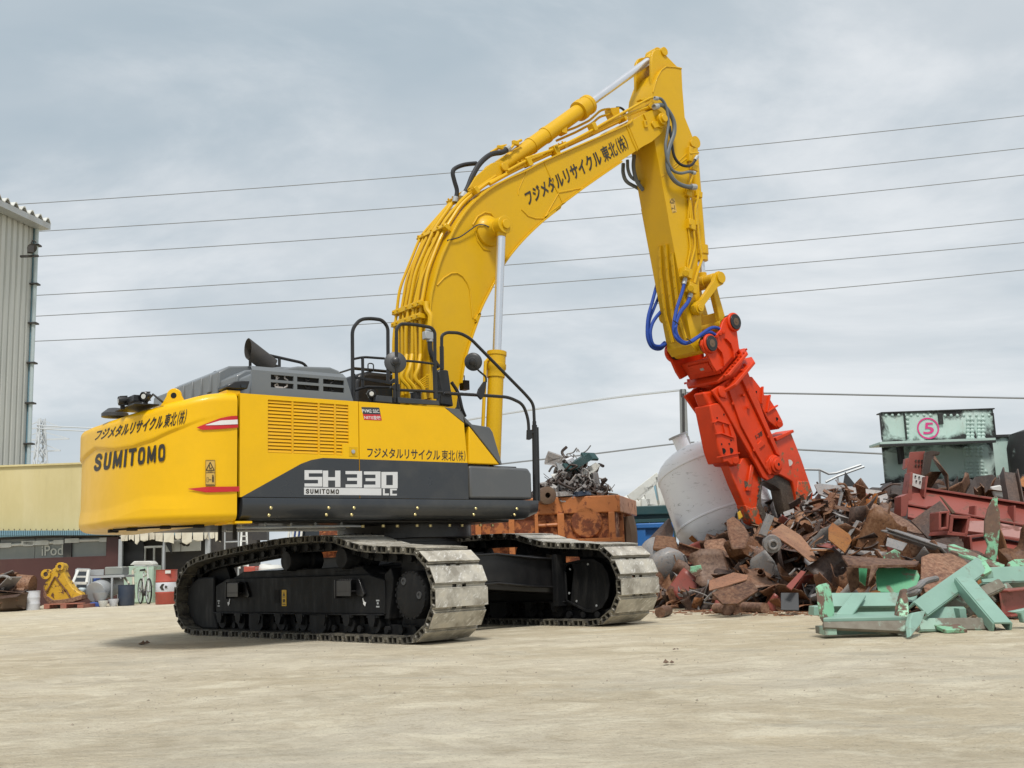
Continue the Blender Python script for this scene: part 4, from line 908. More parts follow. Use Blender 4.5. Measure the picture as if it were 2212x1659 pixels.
m = MB(); P = [US(7,a,b,-.31) for a, b in ((960,612),(1010,598),(1045,600),(1040,625),(965,622))]; m.ext(P,(0,.1,0)); P = [US(7,a,b,-.30) for a, b in ((1025,665),(1050,640),(1075,655),(1075,695),(1040,690))]; m.ext(P,(0,.12,0)); up(m, 'hose_block', 'boom_yellow', boom, bev=.004)
def hose(n_, pts, yy, r, mat, name='hydraulic_hose', par=None, sl=None):
    P = [US(n_, a, b, yy if not isinstance(yy, (list, tuple)) else yy[i]) for i, (a, b) in enumerate(pts)]
    m = MB(); m.tube(spline(P, 6), r, 10); o = up(m, name, mat, par or boom)
    if sl:
        m = MB()
        for i, j in sl: m.cyl(P[i], P[i].lerp(P[j], .45), r*1.35, n=10)
        ups(m, 'hose_fitting', 'galvanised', o)
    return o
hose(6, [(1110,190),(1060,225),(960,245),(870,320),(810,420),(770,520),(725,605)], -.12, .036, 'rubber', sl=((0,1),(6,5)))
hose(6, [(840,318),(740,330),(665,360),(645,400),(660,470),(680,550),(665,640)], .08, .030, 'rubber', sl=((6,5),))
hose(17, [(520,370),(520,430),(530,500),(560,570),(605,640)], -BY-.05, .030, 'rubber', sl=((0,1),))
m = MB(); p = US(17,515,340,-BY-.05); m.box(p,(.16,.08,.10)); m.cyl(p+Vector((0,0,.05)), p+Vector((0,0,.09)), .05, n=12); up(m, 'hose_coupler', 'galvanised', boom, bev=.01)
m = MB(); m.tube(spline([US(17,480,20,-BY+.02),US(17,490,90,-BY),US(17,525,150,-BY-.04),US(17,520,250,-BY-.05),US(17,515,320,-BY-.05)]), .035, 8); up(m, 'hydraulic_pipe', 'boom_yellow', boom)
m = MB()
for k in range(6): m.cyl(US(17,500,715+k*22,-BY-.03), US(17,490,715+k*22,-BY-.06), .012, n=6); m.tube([US(17,495,715+k*22,-BY-.04),US(17,430,760+k*18,-BY-.02),US(17,390,800+k*12,-BY)], .007, 5)
m.bar(US(17,500,700,-BY-.01), US(17,500,850,-BY-.01), .02, .05); up(m, 'test_ports', 'boom_yellow', boom)
for dx, r, yy in ((250,.026,-.3),(300,.03,-.32),(380,.026,-.34)):
    m = MB(); m.tube(spline([US(17,dx-10+60,520,yy+.05),US(17,dx+30,640,yy),US(17,dx,740,yy),US(17,dx+70,830,yy-.03),US(17,dx+95,940,yy-.03)]), r, 8); up(m, 'hydraulic_pipe', 'boom_yellow', boom)
up(jp_sign(7, [(30,1500),(868,1025),(820,905),(-10,1385)], lambda n_, x, y: US(n_, x, y, -BY+.014), .03), 'owner_lettering', 'writing', boom)
m = MB(); p = US(17,848,810,-.2); m.box(p,(.09,.1,.12)); m.cyl(p+Vector((0,0,.06)), p+Vector((0,0,.13)), .008, n=6); up(m, 'work_lamp', 'black', boom, bev=.015)
# arm cylinder on top of the boom
ca, cb_ = US(6,1000,385,0), US(7,1075,262,0)
bt = US(6,1040,320,0); d = (cb_-ca).normalized()
def along(n_, a, b): return (US(n_, a, b, 0)-ca).dot(d)
l0, l1 = .10, along(7,470,690)
m = MB(); m.cyl(ca+d*l0, ca+d*l1, .112, n=32); m.lathe([(.112,0),(.150,0),(.155,.03),(.155,.10),(.140,.11),(.140,.20),(.150,.21),(.150,.27),(.11,.28)], ca+d*(l1-.1), d, 36)
m.lathe([(.112,0),(.122,.005),(.122,.05),(.112,.055)], ca+d*(l1-.95), d, 32); m.lathe([(.112,0),(.122,.005),(.122,.03),(.112,.035)], ca+d*.8, d, 32); m.cyl(ca-Vector((0,.12,0)), ca+Vector((0,.12,0)), .12, n=28); m.box(ca+d*1.6+Vector((-.05,-.02,-.14)),(.10,.14,.10))
acy = up(m, 'arm_cylinder', 'boom_yellow', ang=40)
m = MB(); m.cyl(ca+d*(l1+.1), cb_-d*.1, .062, n=28); up(m, 'cylinder_rod', 'chrome', acy)
m = MB(); m.cyl(cb_-d*.20, cb_-d*.06, .075, .09, n=24); m.cyl(cb_-Vector((0,.10,0)), cb_+Vector((0,.10,0)), .115, n=28); up(m, 'rod_eye', 'boom_yellow', acy, bev=.006)
m = MB()
for s in (-1, 1): P = UP(6, [(770,530),(830,430),(960,320),(1010,310),(1050,330),(1070,390),(1000,450),(880,520)], s*.16); m.prism(P, s*.16-.02, s*.16+.02)
P = [(ca.x+.03,ca.z)]; m.cyl(ca-Vector((0,.22,0)), ca+Vector((0,.22,0)), .06, n=20); up(m, 'cylinder_bracket', 'boom_yellow', boom, bev=.006)
m = MB(); 
for yy in (-.13,-.05):
    m.tube(fillet([US(6,1120,200,yy),US(6,1150,165,yy),US(6,1180,140,yy),US(6,1215,125,yy)],.05), .02, 8); m.box(US(6,1165,150,yy),(.1,.05,.06)); m.box(US(6,1050,190,yy+.1),(.14,.04,.05))
m.tube([US(6,960,230,.08),US(6,1040,180,.08),US(6,1090,170,.08)],.022,8); up(m, 'port_block', 'boom_yellow', acy, bev=.006)
# ---- arm
AY = .255
ar = [(7,1055,545),(7,1085,455),(7,1115,390),(7,1160,350),(7,1245,350),(7,1298,360),(7,1305,520),(7,1325,765),(7,1403,960),(7,1408,1005),(7,1385,1035),(7,1352,1045),(7,1366,1300),(7,1378,1659),(8,598,420),(8,615,720),(8,640,1090),(8,640,1150),(8,600,1230),(8,565,1200),(8,548,1150),(8,330,0),(7,1200,1659),(7,1075,965),(7,1050,800),(7,1045,650)]
m = MB(); A_ = UP(0, [], 0) or [(q.x, q.z) for q in (US(n_, a, b, -AY) for n_, a, b in ar)]
m.prism(A_, -AY, AY); arm = up(m, 'arm', 'boom_yellow', bev=.012)
lug = [(7,1040,560),(7,1035,330),(7,1040,250),(7,1060,216),(7,1088,207),(7,1118,220),(7,1245,350),(7,1290,362),(7,1200,480),(7,1100,600)]
m = MB(); Lg = [(q.x, q.z) for q in (US(n_, a, b, -.16) for n_, a, b in lug)]
m.prism(Lg, -.20, -.145); m.prism(Lg, .145, .20); m.prism([Lg[0],Lg[1],Lg[6],Lg[8],Lg[9]], -.145, -.10) if False else None
up(m, 'cylinder_lug', 'boom_yellow', arm, bev=.008)
m = MB(); m.cyl((cb_.x,-.225,cb_.z),(cb_.x,.225,cb_.z),.07,n=28); up(m, 'lug_pin', 'boom_yellow', arm, bev=.005)
m = MB()
def abead(n_, pts, r=.008): m.tube([US(n_, a, b, -AY-.001) for a, b in pts], r, 6)
abead(7,[(1060,560),(1095,440),(1130,375),(1170,345),(1240,350),(1298,362)],.012); abead(7,[(1340,1070),(1220,1180)]); abead(7,[(1345,1105),(1235,1190)]); abead(7,[(1130,1260),(1180,1230)],.006)
ups(m, 'weld_bead', 'boom_yellow', arm)
m = MB(); p = US(7,1385,985,-AY); m.cyl((p.x,-AY-.03,p.z),(p.x,AY+.03,p.z),.055,n=24); up(m, 'cylinder_pin', 'boom_yellow', arm, bev=.004)
# wear bars on the inner face of the arm
def inner(n_, x, y):                                # sight line cut with the arm's inner face
    D = rayu(*KV(n_, x, y)); a, b = Vector((A_[23][0], 0, A_[23][1])), Vector((A_[21][0], 0, A_[21][1])); t = (b-a).normalized(); nv = Vector((t.z, 0, -t.x))
    if nv.x > 0: nv = -nv
    k = (nv.dot(a)-nv.dot(CU))/nv.dot(D); return CU+D*k, nv
for pts in (((290,380),(300,620),(340,960),(400,1180)),((340,370),(360,640),(400,960),(460,1170)),((390,440),(420,700),(450,960),(510,1160))):
    m = MB(); Q = [inner(8, *q) for q in pts]; nv = Q[0][1]
    for a, b in zip(Q, Q[1:]): m.bar(a[0]+nv*.012, b[0]+nv*.012, .045, .024, up=nv)
    m.bar(Q[0][0]+nv*.005, inner(8, pts[0][0]-1, pts[0][1]+60)[0]+nv*.005, .06, .02, up=nv)
    for j in range(8):
        f = j/8*2.9; i_ = int(f); q = Q[i_][0].lerp(Q[i_+1][0], f-i_); m.cyl(q+nv*.024, q+nv*.032, .012, n=6)
    up(m, 'wear_bar', 'boom_yellow', arm)
lb = up(dpoly(8, [(370,-10),(412,-14),(430,100),(392,108)], lambda n_, x, y: US(n_, x, y, -AY-.003)), 'warning_label', 'label_pale', arm)
m = MB(); F4 = lambda x, y: US(8, x, y, -AY-.005)
def al(x0, y0, x1, y1, w=2): 
    dx, dy = x1-x0, y1-y0; l = sqrt(dx*dx+dy*dy); a, b = -dy/l*w, dx/l*w; m.add([F4(x0+a,y0+b),F4(x1+a,y1+b),F4(x1-a,y1-b),F4(x0-a,y0-b)],[(0,1,2,3)])
for q in ((372,20,390,-12),(390,-12,412,16),(372,20,412,16),(388,6,398,5),(380,28,410,26),(390,72,406,68),(410,45,414,82),(390,60,390,80),(398,100,420,97)): al(*q)
up(m, 'label_pictogram', 'writing', lb)
# pipes and hoses of the arm
for pts, yy, r in ((((540,0),(560,180),(585,380),(530,580)),-AY-.04,.017),(((590,0),(600,200),(625,420),(640,490),(600,600),(575,690)),-AY-.04,.022),(((530,0),(520,200),(545,400),(520,520),(520,570)),-AY-.02,.014)):
    m = MB(); m.tube(fillet([US(8, a, b, yy) for a, b in pts], .12), r, 8); up(m, 'hydraulic_pipe', 'boom_yellow', arm)
for pts, yy, r in ((((1395,1235),(1370,1310),(1360,1420),(1375,1659)),-AY-.04,.017),(((1440,1375),(1435,1430),(1410,1530),(1420,1659)),-AY-.06,.022)):
    m = MB(); m.tube(fillet([US(7, a, b, yy) for a, b in pts], .1), r, 8); up(m, 'hydraulic_pipe', 'boom_yellow', arm)
m = MB()
for n_, a, b, sx, sz in ((8,548,205,.15,.16),(7,1355,1390,.12,.14),(7,1435,1405,.14,.10),(7,1365,1075,.07,.25),(7,1400,1185,.14,.10)): m.box(US(n_, a, b, -AY-.03),(sx,.07,sz),Matrix.Rotation(radians(8),3,'Y'))
m.cyl(US(8,545,200,-AY-.07), US(8,545,200,-AY-.10), .02, n=8); m.bar(US(7,1365,1065,-AY-.06),US(7,1440,1060,-AY-.06),.03,.03); up(m, 'pipe_clamp', 'boom_yellow', arm, bev=.008)
m = MB()
for a, b in ((505,610),(545,735)): m.box(US(8, a, b, -AY-.06),(.17,.12,.15),Matrix.Rotation(radians(12),3,'Y')); m.cyl(US(8, a, b-5, -AY-.11), US(8, a, b-5, -AY-.14), .05, n=16)
up(m, 'hose_block', 'boom_yellow', arm, bev=.006)
hose(7, [(1075,607),(1130,615),(1170,680),(1190,800),(1180,900),(1165,1010),(1185,1130),(1225,1205),(1290,1230),(1360,1218),(1410,1228)], -BY-.06, .022, 'grey_hose', sl=((0,1),(10,9)))
hose(7, [(1070,680),(1140,665),(1200,730),(1235,810),(1235,900),(1195,1020),(1180,1120),(1195,1220),(1250,1300),(1330,1338),(1415,1345)], -BY-.03, .034, 'grey_hose', sl=((0,1),(10,9)))
hose(7, [(1200,840),(1215,960),(1235,1080),(1275,1145),(1330,1170),(1385,1158),(1430,1090)], -BY-.02, .022, 'rubber', sl=((6,5),))
hose(7, [(815,1150),(815,1230),(845,1300),(930,1350),(1000,1395)], .30, .030, 'grey_hose'); hose(7, [(850,1120),(855,1200),(885,1265),(960,1310)], .20, .026, 'grey_hose'); hose(7, [(905,1080),(900,1180),(925,1290),(980,1370)], .15, .03, 'grey_hose')
hose(7, [(760,685),(800,690),(830,725),(800,745),(780,735)], .08, .018, 'rubber')
hose(8, [(500,650),(475,760),(435,880),(410,990),(405,1080),(430,1150),(490,1190),(560,1170),(650,1100),(720,1060),(775,1065),(810,1105)], [-AY-.06]*5+[-AY-.1]*7, .025, 'blue_hose', par=arm, sl=((0,1),))
hose(8, [(545,780),(520,850),(460,930),(425,1010),(420,1090),(455,1160),(520,1185),(600,1140),(690,1095),(755,1125)], [-AY-.06]*4+[-AY-.09]*6, .029, 'blue_hose', par=arm, sl=((0,1),))
for pts, yy, r in (([(285,640),(260,720),(225,850),(195,960),(185,1060),(190,1150),(225,1220),(290,1235),(340,1190),(385,1145)],.30,.027),([(305,720),(280,800),(240,900),(205,990),(195,1090),(215,1180),(270,1225),(330,1180)],.34,.024),([(335,850),(310,910),(260,970),(225,1030),(210,1110),(235,1200),(310,1210),(380,1160)],.27,.027)):
    hose(8, pts, yy, r, 'blue_hose', par=arm)
m = MB()
for a, b in ((425,1015),(535,1165)):
    for e in ((-18,-12),(16,14),(-8,16)): m.tube([US(8, a, b, -AY-.14), US(8, a+e[0]*1.3, b+e[1]*1.3, -AY-.15)], .008, 5)
up(m, 'hose_tie', 'rubber', arm)
# linkage and bucket cylinder
pa, pb, pc, pd = US(8,590,905,-AY-.06), US(8,772,650,-AY-.06), US(8,655,680,0), US(8,800,1040,0)
link0 = Vector((pb.x, 0, pb.z)); link1 = US(8,875,1020,-.33)
for s in (-1, 1):
    m = MB(); yy = s*(AY+.075); a, b = Vector((pa.x, yy, pa.z)), Vector((pb.x, yy, pb.z)); t = (b-a).normalized(); nn = Vector((-t.z,0,t.x)); Lk = (b-a).length
    prof_ = [(-.09,.02),(-.04,.095),(.05,.095),(.16,.05),(Lk-.16,.06),(Lk-.04,.105),(Lk+.06,.09),(Lk+.10,0),(Lk+.06,-.09),(Lk-.04,-.105),(Lk-.16,-.06),(.16,-.05),(.05,-.095),(-.04,-.095),(-.09,-.02)]
    m.ext([a+t*p_+nn*q_-Vector((0,.035,0)) for p_, q_ in prof_], (0,.07,0)); m.cyl(a-Vector((0,.06,0)), a+Vector((0,.06,0)), .085, n=24); m.cyl(b-Vector((0,.06,0)), b+Vector((0,.06,0)), .09, n=24)
    sgn = s; m.cyl(a+Vector((0,s*.06,0)), a+Vector((0,s*.085,0)), .055, n=20); m.cyl(a+Vector((0,s*.085,0)), a+Vector((0,s*.09,0)), .02, n=10)
    up(m, 'side_link', 'boom_yellow', bev=.008)
m = MB(); e1 = Vector((link1.x, 0, link1.z)); t = (e1-link0).normalized(); nn = Vector((-t.z,0,t.x)); Lk = (e1-link0).length
m.cyl(link0-Vector((0,.26,0)), link0+Vector((0,.26,0)), .10, n=28); m.cyl(e1-Vector((0,.20,0)), e1+Vector((0,.20,0)), .11, n=28)
for s in (-1, 1): m.ext([link0+t*p_+nn*q_+Vector((0,s*.16-.045,0)) for p_, q_ in ((0,.075),(Lk*.3,.06),(Lk*.8,.07),(Lk,.09),(Lk,-.09),(Lk*.8,-.07),(Lk*.3,-.06),(0,-.075))], (0,.09,0))
m.ext([link0+t*p_+nn*q_+Vector((0,-.15,0)) for p_, q_ in ((Lk*.70,.07),(Lk,.09),(Lk,-.09),(Lk*.70,-.07))], (0,.3,0))
up(m, 'bucket_link', 'boom_yellow', bev=.012)
k0, k1 = US(7,1385,985,0), Vector((link0.x, 0, link0.z)); k0 = Vector((k0.x+.0, 0, k0.z)); d = (k1-k0).normalized(); Lc = (k1-k0).length
kc = (US(8,655,460,0)-k0).dot(d)
m = MB(); m.cyl(k0, k0+d*kc, .088, n=28); m.lathe([(.088,0),(.125,0),(.125,.14),(.11,.15),(.11,.24),(.07,.25)], k0+d*(kc-.14), d, 28); m.cyl(k0-Vector((0,.09,0)), k0+Vector((0,.09,0)), .10, n=24); bc = up(m, 'bucket_cylinder', 'boom_yellow', ang=40)
m = MB(); m.cyl(k0+d*kc, k1-d*.1, .052, n=24); up(m, 'cylinder_rod', 'chrome', bc); m = MB(); m.cyl(k1-d*.16, k1-d*.08, .07, n=20); m.cyl(k1-Vector((0,.09,0)), k1+Vector((0,.09,0)), .115, n=24); up(m, 'rod_eye', 'boom_yellow', bc, bev=.006)
ap = US(8,590,1195,-AY); ap2 = US(8,690,1195,-.36)
pinA, pinB = Vector((ap2.x, 0, ap2.z)), e1
m = MB(); m.cyl((pinA.x,-AY-.03,pinA.z),(pinA.x,AY+.03,pinA.z),.125,n=36)
P = UP(8, [(548,1100),(640,1090),(660,1170),(640,1240),(590,1260),(550,1200)], -AY); m.prism(P, -AY+.004, AY-.004); up(m, 'arm_boss', 'boom_yellow', arm, bev=.01)
# ---- demolition shear
SY = .36
def sp(n_, x, y, yy=-SY): return US(n_, x, y, yy)
SH = []
m = MB(); br = [(500,300),(505,268),(545,245),(582,262),(600,232),(625,200),(640,150),(660,118),(692,104),(722,130),(733,180),(741,250),(752,330),(690,395),(640,455),(600,478),(570,430),(540,360),(515,335)]
P = [(q.x, q.z) for q in (sp(9, a, b) for a, b in br)]
brk = up(MB().prism(P, -SY-.025, -SY+.025), 'shear_bracket', 'orange', bev=.01); up(MB().prism(P, SY-.025, SY+.025), 'bracket_plate', 'orange', brk, bev=.01)
m = MB()
for s in (-1, 1):
    for c in (pinA, pinB): m.lathe([(.15,0),(.15,.03),(.135,.045),(.10,.045)], (c.x, s*(SY+.02), c.z), (0,s,0), 32)
ups(m, 'pin_collar', 'orange', brk, bev=.005)
for c in (pinA, pinB):
    m = MB(); m.cyl((c.x,-SY-.085,c.z),(c.x,SY+.085,c.z),.085,n=32); m.lathe([(.12,0),(.12,.02),(.085,.02)], (c.x,-SY-.063,c.z), (0,-1,0), 28); m.cyl((c.x,AY+.03,c.z),(c.x,SY-.03,c.z),.13,n=28); m.cyl((c.x,-SY+.03,c.z),(c.x,-AY-.03,c.z),.13,n=28); o = up(m, 'shear_pin', 'black', bev=.006)
    m = MB(); m.cyl((c.x,-SY-.087,c.z),(c.x,-SY-.085,c.z),.06,n=20); m.cyl((c.x,-SY-.092,c.z),(c.x,-SY-.087,c.z),.018,n=8); up(m, 'pin_cap', 'wood_brown', o)
m = MB()
for pts in (((605,310),(640,350),(650,390),(655,440)),((665,255),(700,290),(715,340),(720,385))):
    for (a, b), (c, d_) in zip(pts, pts[1:]): m.bar(sp(9,a,b,-SY-.04), sp(9,c,d_,-SY-.04), .02, .05, up=(0,1,0))
for a, b in ((635,225),(655,215),(610,240)): m.cyl(sp(9,a,b,-SY-.02), sp(9,a,b,-SY-.07), .025, n=10)
ups(m, 'bracket_rib', 'orange', brk, bev=.004)
m = MB(); P = [sp(9,a,b,.0) for a, b in ((404,405),(545,360),(570,440),(425,470))]
c0, c1 = sp(9,590,470,0), sp(9,640,600,0)
m = MB(); ax0 = sp(9,600,440,0); ax1 = sp(9,985,1100,0); ax = (ax1-ax0).normalized()
gx_ = Vector((ax.z,0,-ax.x));
if gx_.x < 0: gx_ = -gx_
yv = Vector((0,1,0)); FR = lambda l, w, y: ax0+ax*l+gx_*w+yv*y
m = MB(); w_ = .40                                  # bracket base, cross plate, slew ring, flanges
Mx = Matrix((gx_, yv, ax)).transposed()
oct_ = [(-.46,-.30),(-.30,-.44),(.30,-.44),(.46,-.30),(.46,.30),(.30,.44),(-.30,.44),(-.46,.30)]
m.ext([FR(.02,a,b) for a, b in oct_], ax*.05); m.box(FR(-.16,-.30,0),(.04,.62,.30),Mx); m.box(FR(-.12,.32,0),(.04,.62,.3),Mx); m.box(FR(-.05,0,0),(.5,.6,.12),Mx)
bb = up(m, 'bracket_base', 'orange', brk, bev=.01)
m = MB()
for k in range(9):
    for s in (-1, 1): q = FR(.015,-.36+k*.09,s*.40); m.cyl(q, q-ax*.025, .018, n=6)
ups(m, 'base_bolt', 'orange', bb)
m = MB(); m.box(FR(-.18,-.335,-.02),(.03,.42,.16),Mx); up(m, 'guard_plate', 'orange', bb, bev=.006); m = MB(); m.box(FR(-.17,-.352,-.06),(.004,.07,.04),Mx); up(m, 'name_plate', 'galvanised', bb)
m = MB(); m.lathe([(.40,.07),(.40,.13),(.34,.14),(.34,.20)], ax0, ax, 48); up(m, 'slew_ring', 'orange', brk)
m = MB(); m.ext([FR(.20,a*1.04,b*1.06) for a, b in oct_], ax*.055); fl = up(m, 'shear_flange', 'orange', bev=.012)
m = MB()
for k in range(12): a_ = 2*pi*k/12+.1; q = FR(.198,.40*cos(a_),.40*sin(a_)); m.cyl(q, q-ax*.03, .025, n=6)
ups(m, 'flange_bolt', 'orange', fl)
def oplate(name, pts, y0, y1, mat='orange', parent=None, bev=.01, n_=9, yy=None):
    m = MB(); P = [(q.x, q.z) for q in (sp(n_, a, b, y0 if yy is None else yy) for a, b in pts)]; m.prism(P, y0, y1); return up(m, name, mat, parent, bev=bev)
m = MB(); bd = [(578,602),(660,545),(770,470),(800,432),(850,560),(925,770),(1000,960),(1022,1050),(1010,1140),(985,1180),(945,1198),(915,1178),(870,1090),(760,900),(660,720)]
P = [(q.x, q.z) for q in (sp(9,a,b,-.30) for a, b in bd)]; m.prism(P, -.30, -.25); m.prism(P, .25, .30)
In = [(690,590),(790,480),(900,780),(990,1000),(900,1040),(780,850)]; P = [(q.x, q.z) for q in (sp(9,a,b,-.25) for a, b in In)]; m.prism(P, -.25, .25)
shb = up(m, 'shear_body', 'orange', bev=.012)
m = MB(); P = [(q.x, q.z) for q in (sp(9,a,b,-.30) for a, b in ((665,560),(690,545),(770,735),(880,985),(945,1150),(920,1120),(850,1000),(760,830)))]; m.prism(P, -.335, -.302)
P = [(q.x, q.z) for q in (sp(9,a,b,-.30) for a, b in ((740,480),(770,462),(860,660),(1000,985),(1015,1040),(990,1020),(900,820)))]; m.prism(P, -.345, -.302)
ups(m, 'body_rib', 'orange', shb, bev=.006)
m = MB(); p = sp(9,985,1095,-.3); m.lathe([(.16,0),(.16,.03),(.13,.04),(.13,.07),(.09,.075),(.09,.10),(.05,.105),(.001,.105)], (p.x,-.30,p.z), (0,-1,0), 36); hb = up(m, 'hinge_pin', 'orange', shb, bev=.005); m = MB(); m.cyl((p.x,-.407,p.z),(p.x,-.405,p.z),.025,n=12); up(m, 'grease_hole', 'gap', hb)
oplate('pin_lock', [(940,1075),(970,1040),(990,1045),(1010,1075),(1000,1085),(965,1070),(955,1120),(975,1150),(960,1160),(940,1130)], -.335, -.302, parent=shb, bev=.004)
oplate('name_badge', [(835,895),(905,838),(915,862),(850,912)], -.306, -.302, parent=shb, bev=0)
up(decal("I-38", 9, [(872,925),(914,897),(907,868),(865,898)], lambda n_, x, y: sp(n_, x, y, -.3065), .02), 'shear_lettering', 'writing', shb)
oplate('body_pad', [(870,965),(905,930),(935,955),(895,990)], -.325, -.302, parent=shb, bev=.01)
m = MB()
for a, b in ((815,595),(717,685),(955,905),(857,995),(790,630),(820,712)): m.cyl(sp(9,a,b,-.30), sp(9,a,b,-.35), .022, n=8)
ups(m, 'body_bolt', 'orange', shb)
lc = oplate('cylinder_guard', [(562,695),(610,682),(650,690),(700,790),(742,905),(752,1000),(765,1078),(745,1100),(700,1095),(680,1075),(655,1082),(625,1000)], -.27, .05, bev=.02)
m = MB()
for a, b, r_ in ((700,1000,.045),(650,1002,.045),(690,955,.016),(640,957,.016),(702,932,.016),(655,760,.016),(610,783,.016)): m.cyl(sp(9,a,b,-.271), sp(9,a,b,-.275), r_, n=14)
ups(m, 'guard_hole', 'gap', lc)
m = MB()
for pts in (((575,812),(590,812)),((590,815),(610,800),(700,828)),((598,890),(640,885),(722,915)),((590,820),(605,885)),((650,822),(662,885)),((690,830),(705,900))):
    for (a, b), (c, d_) in zip(pts, pts[1:]): m.bar(sp(9,a,b,-.28), sp(9,c,d_,-.28), .02, .03, up=(0,1,0))
m.bar(sp(9,610,1045,-.28), sp(9,760,1015,-.28), .02, .02, up=(0,1,0))
m.cyl(sp(9,735,1065,-.27), sp(9,735,1065,-.31), .05, n=20); up(m, 'guard_rib', 'orange', lc, bev=.004)
uc = oplate('cylinder_head', [(520,610),(600,600),(635,680),(555,705)], -.22, .0, bev=.03)
m = MB(); p = sp(9,640,610,-.30); m.lathe([(.09,0),(.09,.03),(.05,.04),(.001,.04)], p, (0,-1,0), 24); up(m, 'head_pin', 'orange', shb, bev=.004)
oplate('pin_lock', [(620,590),(650,580),(680,640),(670,655),(655,640),(625,620)], -.322, -.302, parent=shb, bev=.004)
rc = oplate('cylinder_guard', [(828,508),(845,508),(900,580),(920,575),(925,630),(960,630),(968,665),(1010,730),(1050,808),(1045,840),(1022,858),(990,835),(950,800),(900,700),(860,610)], -.25, .25, bev=.015)
m = MB()
for pts in (((912,575),(905,690)),((960,630),(940,745)),((940,745),(1010,700))):
    for (a, b), (c, d_) in zip(pts, pts[1:]): m.bar(sp(9,a,b,-.26), sp(9,c,d_,-.26), .025, .04, up=(0,1,0))
m.cyl(sp(9,1028,825,-.25), sp(9,1028,825,-.30), .05, n=20); up(m, 'guard_rib', 'orange', rc, bev=.004)
m = MB(); m.cyl(sp(9,870,610,-.252), sp(9,870,610,-.255), .018, n=10); m.cyl(sp(9,1005,790,-.252), sp(9,1005,790,-.255), .03, n=10); ups(m, 'guard_hole', 'gap', rc)
lj = oplate('shear_jaw', [(680,1090),(700,1100),(765,1080),(780,1050),(835,1040),(880,1120),(912,1200),(900,1290),(900,1355),(925,1400),(948,1490),(885,1497),(850,1475),(822,1430),(800,1375),(735,1230)], -.20, -.04, 'claw', bev=.015)
oplate('jaw_rib', [(838,1090),(858,1100),(835,1270),(810,1265)], -.24, -.202, 'claw', lj, .008)
oplate('cutting_blade', [(905,1200),(915,1210),(905,1290),(905,1350),(930,1400),(950,1485),(920,1492),(905,1440),(880,1370),(890,1290)], -.225, -.03, 'claw_steel', lj, .006)
oplate('jaw_tip', [(798,1360),(840,1380),(880,1372),(905,1440),(925,1493),(885,1498),(848,1475),(822,1430)], -.215, -.03, 'claw_tip', lj, .012)
m = MB(); m.cyl(sp(9,795,1222,-.201), sp(9,795,1222,-.204), .05, n=20)
for a, b in ((890,1240),(885,1300),(900,1415),(820,1402)): m.cyl(sp(9,a,b,-.236), sp(9,a,b,-.24), .022, n=12)
ups(m, 'jaw_bolt', 'claw_steel', lj)
rj = oplate('shear_jaw', [(985,930),(1000,915),(1098,868),(1170,1050),(1225,1210),(1247,1280),(1240,1350),(1205,1395),(1175,1412),(1150,1380),(1125,1260),(1110,1205),(1040,1165),(1000,1150),(1015,1060)], -.20, .0, 'claw', bev=.015)
m = MB(); P = [(q.x, q.z) for q in (sp(9,a,b,-.2) for a, b in ((980,915),(1098,862),(1104,880),(990,940)))]; m.prism(P, -.26, .10); up(m, 'jaw_lip', 'orange', rj, bev=.01)
oplate('cutting_blade', [(915,1200),(1000,1155),(1042,1160),(1112,1200),(1128,1260),(1152,1380),(1170,1420),(1060,1420),(1045,1330),(1030,1260),(985,1230)], -.15, .05, 'claw_steel', rj, .01)
oplate('jaw_tip', [(1150,1200),(1222,1205),(1248,1280),(1241,1350),(1205,1396),(1175,1413),(1150,1380),(1140,1300)], -.212, .0, 'claw_tip', rj, .012)
m = MB(); m.cyl(sp(9,1090,1080,-.201), sp(9,1090,1080,-.206), .052, n=24); up(m, 'jaw_hole', 'off_white', rj)
m = MB()
for a, b in ((1138,1280),(1153,1322)): m.cyl(sp(9,a,b,-.20), sp(9,a,b,-.21), .025, n=12)
ups(m, 'jaw_bolt', 'claw_steel', rj)
from mathutils import noise
# ------------------------------------------------------------------ the yard
FM = Matrix((RV, BV, Vector((0, 0, 1)))).transposed()
def gh(x, y):                                       # gentle unevenness of the packed dirt, flat under the machine
    r = sqrt(x*x+y*y); k = max(0, min(1, (r-3.6)/3))
    h = .012*sin(x*1.3+.7*sin(y*.9))+.010*sin(y*1.9+x*.6) - .008
    if -6 < x < 12 and -9.5 < y < 7:
        h += .010*noise.fractal(Vector((x*1.1, y*1.1, 3.3)), .9, 2.0, 5) + .006*noise.noise(Vector((x*7, y*7, .5)))
        for c0, c1, w_ in ((-4.4,.06,.28),(-2.7,.06,.28),(-6.6,-.05,.34),(-5.0,-.05,.34)):       # wheel ruts with tread marks
            v_ = (y - c0 - c1*x - .25*sin(x*.5))*.9 - (x-6)*.62
            if abs(v_) < w_: h -= .013*(1-(v_/w_)**2)*(.6+.4*sin(x*34+abs(v_)*30))
    return k*h
m = MB()
ticks = sorted(set([-1500,-700,-300,-140,-80,-55,-40]+[i*.5-30 for i in range(0,48)]+[i*.075-6 for i in range(0,240)]+[12+i*.5 for i in range(0,20)]+[22,28,40,60,120,300,700,1500]))
nx_ = len(ticks); m.add([(a, b, gh(a, b) if abs(a) < 40 and abs(b) < 40 else 0) for a in ticks for b in ticks], [(i*nx_+j, (i+1)*nx_+j, (i+1)*nx_+j+1, i*nx_+j+1) for i in range(nx_-1) for j in range(nx_-1)])
g = m.build('ground', 'packed_dirt', ang=180); tag(g, kind='structure')
rg = R(3); m = MB()
